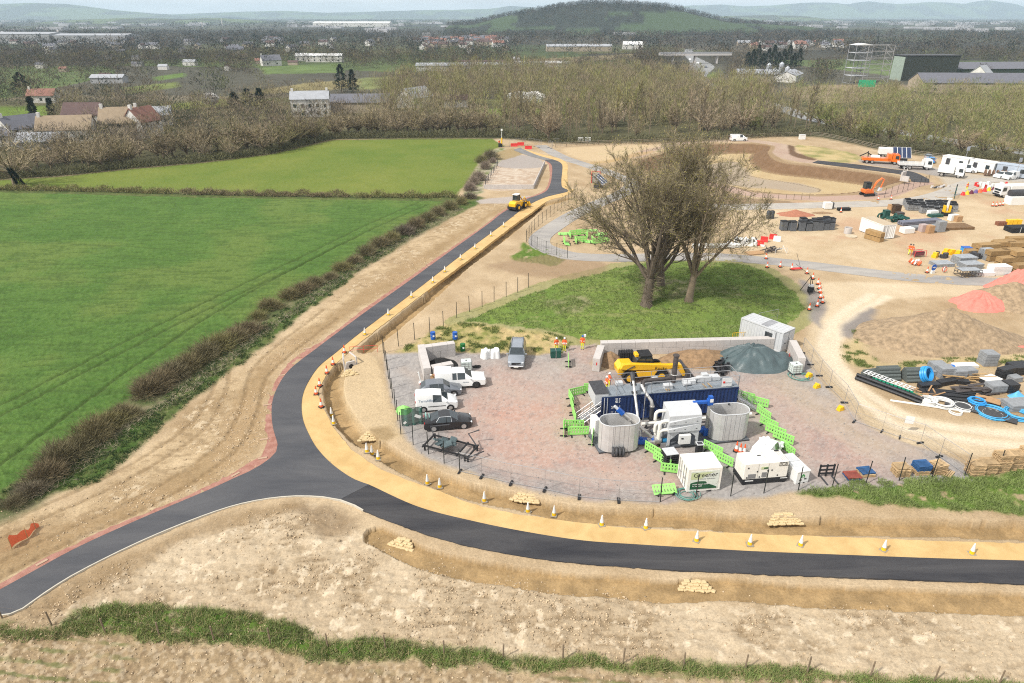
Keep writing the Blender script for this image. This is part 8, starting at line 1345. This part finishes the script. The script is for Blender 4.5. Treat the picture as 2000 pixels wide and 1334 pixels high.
def scat(poly, n, hs, ws, ci, seed, dens=None, keep=None):
 r = np.random.RandomState(seed); p = GP(poly); lo, hi = p.min(0), p.max(0); x = r.uniform(lo[0], hi[0], n*6); y = r.uniform(lo[1], hi[1], n*6); k = sdf(p, x, y, 5) > 0
 if dens is not None: k &= fbm(x, y, dens[0], 3, seed) > dens[1]
 for e in HOLES: k &= ~(sdf(GP(e), x, y, 5) > -2)
 x, y = x[k][:n], y[k][:n]; m = len(x); h = r.uniform(*hs, m)*(.8+.4*fbm(x, y, 40, 2, 3)); return np.stack([x, y, np.zeros(m), h, h*r.uniform(*ws, m), r.choice(ci, m)], 1)
HOLES = [[(-60, 214), (110, 210), (110, 240), (-60, 246)], [(240, 171), (345, 160), (350, 182), (250, 196)], [(310, 206), (440, 193), (446, 220), (318, 230)], [(455, 184), (600, 162), (770, 150), (770, 172), (600, 195), (460, 200)], [(505, 131), (665, 124), (670, 152), (520, 156)], [(985, 119), (1235, 105), (1240, 122), (1000, 138)], [(900, 212), (1060, 210), (1060, 227), (900, 228)], [(1530, 172), (1620, 165), (1790, 165), (1800, 195), (1620, 205), (1540, 192)], [(1440, 160), (1470, 133), (1580, 133), (1580, 165)], [(1640, 172), (1640, 140), (1740, 140), (1740, 172)], [(1320, 120), (1350, 108), (1400, 125), (1420, 185), (1385, 185), (1350, 150)], [(1730, 165), (1730, 148), (1860, 148), (1860, 165)], [(1840, 190), (1840, 160), (2060, 160), (2060, 195)], [(570, 235), (580, 205), (740, 190), (740, 225)], [(200, 270), (215, 235), (310, 235), (310, 268)], [(-20, 285), (-20, 250), (150, 250), (160, 290)], [(150, 245), (150, 225), (210, 225), (215, 245)], [(1480, 195), (1700, 235), (1860, 268), (1860, 288), (1720, 272), (1560, 245)]]
COLS = [BR, BR2, OL, GR, DK, PU, YG]
mass('woodland', 'bare brown plantation wood behind the slender front trees', np.concatenate([scat([(690, 255), (980, 250), (1110, 262), (1330, 258), (1590, 245), (1480, 178), (1250, 150), (1000, 148), (760, 165), (690, 205)], 1500, (8, 13), (.35, .7), (0, 0, 1, 2, 2, 6), 1)]), 150, COLS, 1, (.75, .05), 1.2)
mass('woodland', 'greening wood behind the white cabins', scat([(1620, 250), (1760, 280), (2080, 312), (2300, 330), (2300, 215), (1950, 195), (1640, 200), (1500, 190)], 620, (6.5, 11), (.55, 1.0), (0, 2, 3, 6, 2), 2), 170, COLS, 2, (.7, .06), .7)
mass('woodland', 'bare trees and scrub among the houses at the left', scat([(-300, 345), (0, 335), (250, 318), (520, 292), (690, 262), (690, 190), (400, 200), (-300, 215)], 620, (5.5, 9.5), (.7, 1.2), (0, 1, 1, 5, 2, 4), 3), 170, COLS, 3, (.7, .07), .6)
COLM = [tuple(c*.58 for c in q) for q in COLS]  # tree palette dimmed: cloud shade over the plain put into the colours
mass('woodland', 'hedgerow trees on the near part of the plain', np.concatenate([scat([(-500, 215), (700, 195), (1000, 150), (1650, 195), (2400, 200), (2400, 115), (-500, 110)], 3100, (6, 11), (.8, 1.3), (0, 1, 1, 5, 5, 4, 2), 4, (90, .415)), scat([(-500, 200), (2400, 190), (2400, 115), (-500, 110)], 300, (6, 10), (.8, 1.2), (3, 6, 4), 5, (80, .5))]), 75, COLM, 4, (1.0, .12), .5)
mass('woodland', 'tree cover of the middle plain and town edge', scat([(-900, 112), (2900, 115), (2900, 66), (-900, 66)], 8500, (7, 12), (1.0, 1.6), (1, 1, 5, 5, 4, 4, 0), 6, (200, .36)), 22, [tuple(c*.42 for c in q) for q in COLS], 6, (1.5, .35), .3)  # palette dimmed more here, cloud shade held in the tree colours
mass('woodland', 'distant tree cover towards the horizon', scat([(-2500, 66), (4500, 66), (4500, 41), (-2500, 41)], 8000, (9, 14), (1.3, 2.6), (1, 5, 4, 4), 7, (420, .40)), 12, [tuple(c*.4 for c in q) for q in COLS], 7, (2.0, .8), .2)  # dimmed palette again, with the cloud shade in the colours
# ---- wooded hill and far ridges: ground of their own
def ridge(name, prof, Y0, thick, m, base_px=34, n=160, rough=0, D=None, dz=0):
 """hill whose skyline, standing at distance Y0, has the measured heights; both flanks fall to the plain"""
 xs = np.array([G(px, base_px)[0]/G(px, base_px)[1]*Y0 for px, _ in prof]); d = Y0*cp+H*sp; hs = np.array([max(2, H+(30.5-py)*d/F*1.108-dz) for _, py in prof]); X_ = np.linspace(xs[0], xs[-1], n); hh = np.interp(X_, xs, hs); hh = hh*(1+rough*(fbm(X_, X_*0, (xs[-1]-xs[0])/14, 4, 3)-.5)); v = np.linspace(-1, 1, 25); pf = (np.cos(v*PI)*.5+.5)**.85
 Xg, Vg = np.meshgrid(X_, v); Yg = Y0+Vg*thick+80*(fbm(Xg, Vg*thick, thick, 3, 5)-.5); Z = hh[None, :]*pf[:, None]*(.9+.2*fbm(Xg, Yg, thick*.4, 4, 9))-3; ix = np.arange(Xg.size).reshape(Xg.shape); q = np.stack([ix[:-1, :-1], ix[:-1, 1:], ix[1:, 1:], ix[1:, :-1]], -1).reshape(-1, 4)
 c1 = np.where((fbm(Xg, Yg, thick*.28, 3, 11) > .5)[..., None], np.array((.055, .06, .035)), np.array((.10, .13, .05))).reshape(-1, 3) if D is None else D(Xg, Yg, Z).reshape(-1, 3); o = link(name, np_mesh(name, np.stack([Xg.ravel(), Yg.ravel(), Z.ravel()], 1), q, [m], c1, True)); tag(o, kind='structure'); return Xg, Yg, Z
HP_ = [(880, 36), (930, 33), (965, 27), (1010, 20), (1060, 14), (1105, 8), (1150, 4), (1190, 2), (1240, 3), (1300, 9), (1350, 20), (1400, 28), (1450, 33), (1500, 35), (1560, 37)]
Xh, Yh, Zh = ridge('wooded_hill', HP_, 1750, 330, WMAT, 34, 160, .05, lambda x, y, z: np.where((fbm(x, y, 150, 3, 4) > .63)[..., None] & (z < 42)[..., None], np.array((.05, .075, .032)), np.array((.028, .032, .022))), 9)
r = np.random.RandomState(8); k = r.choice(Xh.size, 3400, p=(Zh.ravel().clip(1)**.6*(Yh.ravel() < 1860))/(Zh.ravel().clip(1)**.6*(Yh.ravel() < 1860)).sum()); hx, hy, hz = Xh.ravel()[k]+r.normal(0, 5, 3400), Yh.ravel()[k]+r.normal(0, 10, 3400), Zh.ravel()[k]; sel = ~((fbm(hx, hy, 150, 3, 4) > .63) & (hz < 42)); hh = r.uniform(6, 11, 3400)
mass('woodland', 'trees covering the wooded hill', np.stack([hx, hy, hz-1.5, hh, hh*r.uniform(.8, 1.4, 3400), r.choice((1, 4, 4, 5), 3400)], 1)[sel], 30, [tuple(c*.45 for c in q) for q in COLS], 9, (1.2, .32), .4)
ridge('far_ridge', [(-700, 30), (-300, 22), (0, 13), (70, 9), (130, 12), (220, 22), (300, 27), (380, 31), (450, 33)], 7600, 900, WMAT); ridge('far_ridge', [(250, 33), (330, 29), (450, 25), (560, 23), (640, 26), (720, 24), (860, 21), (960, 20), (1000, 16), (1060, 18), (1120, 22), (1200, 30)], 9200, 900, WMAT)
ridge('far_ridge', [(1240, 33), (1320, 16), (1400, 14), (1440, 16), (1510, 14), (1560, 10), (1610, 9), (1650, 12), (1690, 8), (1740, 12), (1790, 10), (1830, 9), (1880, 13), (1925, 5), (1960, 10), (1990, 20), (2100, 24), (2500, 30)], 10200, 900, WMAT); ridge('far_ridge', [(100, 40), (170, 36), (250, 34), (340, 35), (430, 34), (520, 39), (560, 41)], 3900, 420, WMAT); ridge('far_ridge', [(1290, 36), (1400, 31), (1500, 29), (1560, 31), (1620, 36)], 5200, 500, WMAT)
# ---- houses, barns, sheds
HM = {}
def hm(n, c): return HM.setdefault(n, mat(n, c, .8, var=.15, scale=.8))
WALLC = dict(white=(.62, .60, .56), brick=(.24, .12, .08), stone=(.36, .30, .22), dark=(.05, .045, .04), grey=(.33, .33, .33), green=(.03, .045, .03)); ROOFC = dict(tan=(.27, .205, .135), red=(.24, .115, .085), slate=(.13, .13, .15), pale=(.33, .34, .36), brown=(.10, .06, .055), white=(.62, .62, .61), dark=(.03, .035, .03))
def house(px, rz, L_, D_, h, rh, wc, rc, lab, wins=4, chim=1, name='house', cat='house', grp=None, p=None):
 p = p or ON(*px); t = thing(name, lab, cat, (p.x, p.y, p.z), R(rz), grp); wm, rm = hm('wall_'+wc, WALLC[wc]), hm('roof_'+rc, ROOFC[rc]); b = MB(); b.prof([(-D_/2, 0), (D_/2, 0), (D_/2, h), (0, h+rh), (-D_/2, h)], -L_/2, L_/2, 'x'); b.obj('wall', wm, t); b = MB(); o_ = .35; k = rh/(D_/2)
 for s in (1, -1): b.prof([(s*(D_/2+o_), h-o_*k+.03), (0, h+rh+.03), (0, h+rh+.25), (s*(D_/2+o_), h-o_*k+.22)], -L_/2-.3, L_/2+.3, 'x')
 ro = b.obj('roof', rm, t)
 for i in range(chim): b = MB(); b.base(((L_/2-.6)*(1 if i else -1), 0, h+rh*.5), (.8, .9, rh*.5+1.2)); b.obj('chimney', hm('wall_white' if wc == 'white' else 'wall_brick', WALLC['white']), ro)
 for i in range(wins):
  for z in ((1.0, 3.6) if h > 4 else (1.0,)): b = MB(); b.base(((i+.5)/wins*L_-L_/2, -D_/2-.02, z), (1.0, .08, 1.2)); b.obj('window', W_glass, t)
 return t
for a in (((50, 277), 62, 11, 8, 4.5, 3.2, 'white', 'slate', 'white gabled house with slate roof at the far left', 3, 1), ((112, 271), 15, 8, 6, 3.8, 2.6, 'stone', 'tan', 'small stone house between conifer and tan roofed house', 2, 1), ((138, 276), 12, 15, 7, 4, 3.5, 'brick', 'tan', 'brick house with a long tan roof and gables', 3, 1), ((85, 290), 8, 11, 6, 2.4, 2.0, 'grey', 'pale', 'low building with grey roof and skylights in front of the tan roofed house', 0, 0), ((172, 248), 2, 12, 7, 4.5, 3.4, 'white', 'brown', 'black and white timbered house with a dark roof', 4, 0), ((245, 268), 12, 11, 8, 5, 4, 'stone', 'tan', 'stone house with a steep tan roof and two chimneys', 3, 2), ((285, 266), 75, 9, 7, 5, 3.8, 'white', 'red', 'white gabled house with a red roof beside the tan one', 2, 1), ((315, 243), 20, 8, 6, 3.5, 2.5, 'brick', 'pale', 'small brick house with a pale roof behind the red roofed one', 2, 0), ((88, 200), 8, 11, 6, 3.2, 2.4, 'brick', 'red', 'brick house with a long red roof among trees at the left', 3, 1), ((5, 283), 10, 8, 6, 3, 2, 'white', 'slate', 'white house cut by the left edge', 2, 0),
 ((610, 226), 10, 14, 9, 6.5, 2.4, 'white', 'pale', 'large white manor house with chimneys', 5, 2), ((685, 218), 3, 32, 10, 4, 2.6, 'stone', 'slate', 'long barn with a grey roof right of the white manor', 0, 0), ((812, 208), 60, 14, 9, 4, 3.6, 'brick', 'pale', 'brick barn with a pale steel roof beyond the meadow', 0, 0), ((890, 208), 5, 10, 6, 3, 1.6, 'brick', 'brown', 'low brown shed right of the pale roofed barn', 0, 0), ((215, 162), 2, 18, 7, 3, 1.5, 'grey', 'pale', 'long pale roofed shed in the left fields', 0, 0), ((635, 121), 1, 30, 9, 5, 1.4, 'white', 'white', 'long white building among trees beyond the fields', 6, 0), ((530, 128), 30, 14, 9, 4, 3.5, 'white', 'slate', 'white gabled house beside the far green field', 2, 1), ((590, 119), 0, 9, 7, 4, 2, 'white', 'white', 'small white house left of the long white building', 2, 0),
 ((938, 134), 2, 34, 12, 4, 1.6, 'dark', 'brown', 'dark open barn behind the plantation', 0, 0), ((985, 137), 0, 60, 12, 3.5, 1.4, 'white', 'pale', 'long pale farm shed behind the plantation', 0, 0), ((870, 138), 4, 40, 12, 3.5, 1.5, 'white', 'pale', 'pale farm shed left of the dark open barn', 0, 0), ((1058, 133), 1, 40, 10, 3.5, 1.2, 'white', 'white', 'white roofed farm shed right of the pale silos', 0, 0), ((1476, 156), -20, 24, 11, 3.6, 2.2, 'white', 'pale', 'farm shed with pale roof, left of the silos', 0, 0), ((1541, 158), 60, 24, 11, 3.6, 2.2, 'white', 'pale', 'farm shed with pale roof, right of the silos', 0, 0), ((1925, 152), 4, 60, 26, 6, 3, 'green', 'slate', 'green warehouse with a broad grey roof at the right', 0, 0), ((1930, 178), -3, 74, 16, 4.5, 4, 'stone', 'slate', 'long building with a slate roof and skylights at the right edge', 6, 0), ((1910, 166), 40, 9, 9, 6, 4, 'white', 'pale', 'pale pyramid roofed unit between the two right hand buildings', 0, 0),
 ((1130, 100), 2, 70, 14, 5, 2, 'stone', 'pale', 'row of pale farm roofs below the wooded hill', 0, 0), ((690, 52), 0, 260, 60, 12, 4, 'white', 'white', 'very long white warehouse far out on the plain', 0, 0), ((30, 84), 0, 130, 50, 12, 2, 'grey', 'pale', 'wide pale factory roofs at the far left', 0, 0), ((150, 84), 0, 160, 40, 10, 2, 'grey', 'pale', 'second wide factory roof at the far left', 0, 0), ((1235, 96), 0, 22, 10, 5, 3, 'white', 'white', 'white house below the wooded hill', 3, 0), ((1560, 95), 0, 14, 9, 5, 3, 'white', 'red', 'orange roofed house beyond the pines', 3, 0)): house(*a, name='barn' if any(k in a[8] for k in ('barn', 'shed', 'warehouse', 'roofs', 'unit', 'factory')) else 'house', cat='barn' if any(k in a[8] for k in ('barn', 'shed', 'warehouse', 'roofs', 'unit', 'factory')) else 'house')
hb = MB(); hb.prof([(-4, 0), (4, 0), (4, 5), (0, 8), (-4, 5)], -5.5, 5.5, 'x'); hw_, hr_ = hb, MB()
for s in (1, -1): hr_.prof([(s*4.3, 4.8), (0, 8.05), (0, 8.3), (s*4.3, 5.05)], -5.8, 5.8, 'x')
HW = {c: hw_.mesh('house', [hm('wall_'+c, WALLC[c])]) for c in ('white', 'brick', 'stone', 'grey')}; HR = {c: hr_.mesh('roof', [hm('roof_'+c, ROOFC[c])]) for c in ('slate', 'red', 'brown', 'pale')}
def town(n, poly, grp, lab, seed, sc=(.8, 1.3), walls=('white', 'brick', 'stone', 'grey'), roofs=('slate', 'brown', 'slate', 'red', 'pale'), row=None):
 q = random.Random(seed); p = scat(poly, n, (1, 2), (1, 1), (0,), seed)
 for x, y, *_ in p: o = link('house', HW[q.choice(walls)], None, (x, y, 0)); s = q.uniform(*sc); o.scale = (s*q.uniform(.9, 1.8), s, s); o.rotation_euler = (0, 0, q.choice((0, .3, 1.6, -.2, 1.2))); tag(o, lab, 'house', grp); link('roof', HR[q.choice(roofs)], o)
town(15, [(-60, 165), (700, 150), (760, 112), (-60, 108)], 'houses among trees on the near plain', 'small house half hidden by trees on the near plain', 501, (.4, .55)); town(60, [(-100, 108), (1000, 105), (1000, 78), (-100, 78)], 'houses of the town edge', 'small house in the town edge on the plain', 502, (.6, .9), ('stone', 'brick', 'grey', 'brick'), ('slate', 'brown', 'brown', 'slate')); town(60, [(825, 98), (975, 92), (975, 74), (825, 78)], 'closely packed brick houses below the hill', 'brick house of the packed estate left of the hill', 503, (.7, .95), ('brick', 'stone', 'brick', 'white'), ('red', 'brown', 'slate')); town(22, [(1440, 100), (1650, 95), (1650, 85), (1440, 88)], 'houses beyond the pines', 'small house beyond the pines', 504, (.6, .9))
sc_ = scat([(-1500, 72), (3800, 72), (3800, 42), (-1500, 42)], 420, (6, 12), (1, 1), (0,), 510); b = MB()
for x, y, _, h, *_ in sc_: b.base((x, y, 0), (rnd.uniform(15, 70), rnd.uniform(12, 30), h*.7))
o = b.obj('town', mat('town_roofs', (.42, .41, .42), .8, var=.4, scale=.01), fix=False); tag(o, 'pale roofs of the far town scattered over the plain', 'town', None, 'stuff')
# ---- tall structures at the right
def tower(px, lab, w_, d_, h, n, m, deck, top, name, rz=4):
 p = ON(*px); t = thing(name, lab, 'tower', p, R(rz)); b = MB(); ex = [(-w_/2, -d_/2), (w_/2, -d_/2), (w_/2, d_/2), (-w_/2, d_/2)]
 for x, y in ex: b.tube([(x, y, 0), (x, y, h)], .18, 4)
 for k in range(n+1):
  z = h*k/n; b.tube([(*e, z) for e in ex+ex[:1]], .14, 4)
  if k < n: b.tube([(*ex[k % 2], z), (*ex[1-k % 2], z+h/n)], .09, 4); b.tube([(*ex[1], z), (*ex[2], z+h/n)], .09, 4)
 b.obj('frame', m, t); b = MB()
 for k in range(1, n): b.base((0, 0, h*k/n), (w_, d_, .2))
 if deck: b.obj('floor_deck', W_grey, t)
 if top: b = MB(); b.prof([(-w_/2-.4, h), (w_/2+.4, h), (0, h+.9)], -d_/2-.4, d_/2+.4, 'y'); b.obj('roof', W_white, t)
tower((1668, 162), 'white roofed open steel training tower at the right', 9.5, 8, 20, 5, W_galv, True, True, 'open_tower'); tower((1700, 162), 'bare pole scaffold frame right of the white roofed tower', 15, 8, 20, 6, mat('scaffold_pole', (.30, .29, .28), .7), False, False, 'pole_frame')
p = ON(1800, 156); t = thing('screen_building', 'huge dark green slab-sided building with one pale end at the right', 'building', p, R(3)); b = MB(); b.base((0, 0, 0), (33, 12, 13.5)); b.obj('wall', hm('wall_screen', (.03, .035, .028)), t); b = MB(); b.base((-16.6, 0, 0), (.2, 11.6, 13)); b.obj('end_wall', hm('wall_pale_green', (.30, .36, .30)), t); b = MB(); b.base((0, 0, 13.5), (33.6, 12.6, .5)); b.obj('roof', W_dark, t)
for i, (x, y, h) in enumerate(((1499, 150, 7), (1511, 153, 5), (1523, 152, 8), (1535, 154, 6), (1541, 157, 5), (1005, 131, 6), (1012, 132, 6))):
 p = ON(x, y); t = thing('silo', 'galvanised feed silo, '+('first by the farm sheds', 'second by the farm sheds', 'third by the farm sheds, tallest', 'fourth by the farm sheds', 'fifth by the farm sheds', 'left of the pale pair behind the plantation', 'right of the pale pair behind the plantation')[i], 'silo', p, 0, 'feed silos'); b = MB(); b.lathe((0, 0, 0), [(.4, 1.2), (1.5, 2.6), (1.5, h), (.3, h+1.2)], 12); b.obj('silo_body', mat('silo_grey', (.45, .47, .50), .5, .3), t, smooth=True); b = MB(); [b.tube([(1.3*math.cos(a), 1.3*math.sin(a), 0), (1.3*math.cos(a), 1.3*math.sin(a), 3)], .08, 4) for a in (.8, 2.4, 3.9, 5.5)]; b.obj('leg', W_galv, t)
p = ON(1692, 170); t = thing('green_hoarding', 'bright green site hoarding below the open tower', 'hoarding', p, 0); b = MB(); b.base((0, 0, 0), (9, .4, 3.6)); b.obj('board', mat('hoarding_green', (.03, .38, .18), .6), t)
M_mw = roadmat('motorway_tar', (.20, .20, .20), (.28, .28, .27), .05); ribbon('main_road', [(1345, 96), (1347, 108), (1358, 122), (1352, 140), (1340, 158), (1325, 190)], 9, .02, .02, M_mw); ribbon('main_road', [(1352, 112), (1382, 128), (1374, 140), (1366, 150), (1384, 168), (1420, 185), (1500, 203), (1600, 235), (1720, 252), (1850, 274), (2100, 312)], 9, .016, .02, M_mw); ribbon('village_lane', [(190, 228), (205, 238), (225, 252), (235, 262)], 5, .02, .02, M_mw)
p = ON(1356, 124); t = thing('road_bridge', 'grey concrete bridge crossing the dual carriageway', 'bridge', (p.x, p.y, 0), R(4)); b = MB(); b.base((0, 0, 6), (58, 6, 1.4)); b.obj('deck', W_conc, t); b = MB(); [b.base((0, y, 7.4), (58, .3, 1.1)) for y in (-2.8, 2.8)]; b.obj('parapet', W_galv, t); b = MB(); [b.base((x, 0, 0), (1, 4, 6)) for x in (-18, 0, 18)]; b.obj('pier', W_conc, t)
for i, (x, y, m, w_) in enumerate(((1347, 118, P_white, 'white car on the main road, farther'), (1362, 125, P_white, 'white car on the main road under the bridge'), (1344, 133, P_black, 'dark car on the main road'), (1340, 138, paint_mat('car_red', (.4, .02, .02)), 'red car on the main road'), (1378, 132, P_grey, 'grey car on the right carriageway'), (190, 229, P_white, 'white car on the village lane, left'), (203, 231, P_white, 'white car on the village lane, right'))): p = ON(x, y); b = MB(); b.prof([(-2.2, .3), (-2.2, .9), (-1.5, 1.45), (.5, 1.5), (1.2, .95), (2.2, .8), (2.2, .3)], -.9, .9); b.mat(1).prof([(-1.3, .9), (-1.2, 1.3), (.4, 1.35), (.9, .95)], -.92, .92); b.mat(2).base((1.4, 0, 0), (.6, 1.7, .5)).base((-1.4, 0, 0), (.6, 1.7, .5)); o = b.obj('distant_car', [m, W_glass, W_black], None, p, R(80)); tag(o, w_, 'car', 'cars on far roads')
for px, h, w_ in (((118, 80), 14, 'pale chimney at the far left factory'), ((435, 52), 24, 'tall pale tower in the far town'), ((396, 54), 15, 'short pale tower in the far town')): p = ON(*px); b = MB(); b.lathe((0, 0, 0), [(2, 0), (1.8, h*.7), (1.6, h), (.8, h+.8)], 8); o = b.obj('tower_block', W_conc, None, p); tag(o, w_, 'tower')
# ---- the air
b = MB(); b.box((0, 6500, 98), (34000, 14000, 210)); hz = b.obj('haze', None); tag(hz, 'thin blue haze over the whole plain', 'haze', None, 'stuff'); hmx = bpy.data.materials.new('haze_air'); hmx.use_nodes = True; t_ = hmx.node_tree; t_.nodes.clear(); pv = t_.nodes.new('ShaderNodeVolumePrincipled'); ou = t_.nodes.new('ShaderNodeOutputMaterial'); pv.inputs['Color'].default_value = (.66, .84, 1, 1); pv.inputs['Density'].default_value = .00012; pv.inputs['Anisotropy'].default_value = 0; t_.links.new(pv.outputs[0], ou.inputs['Volume']); hz.data.materials.clear(); hz.data.materials.append(hmx)
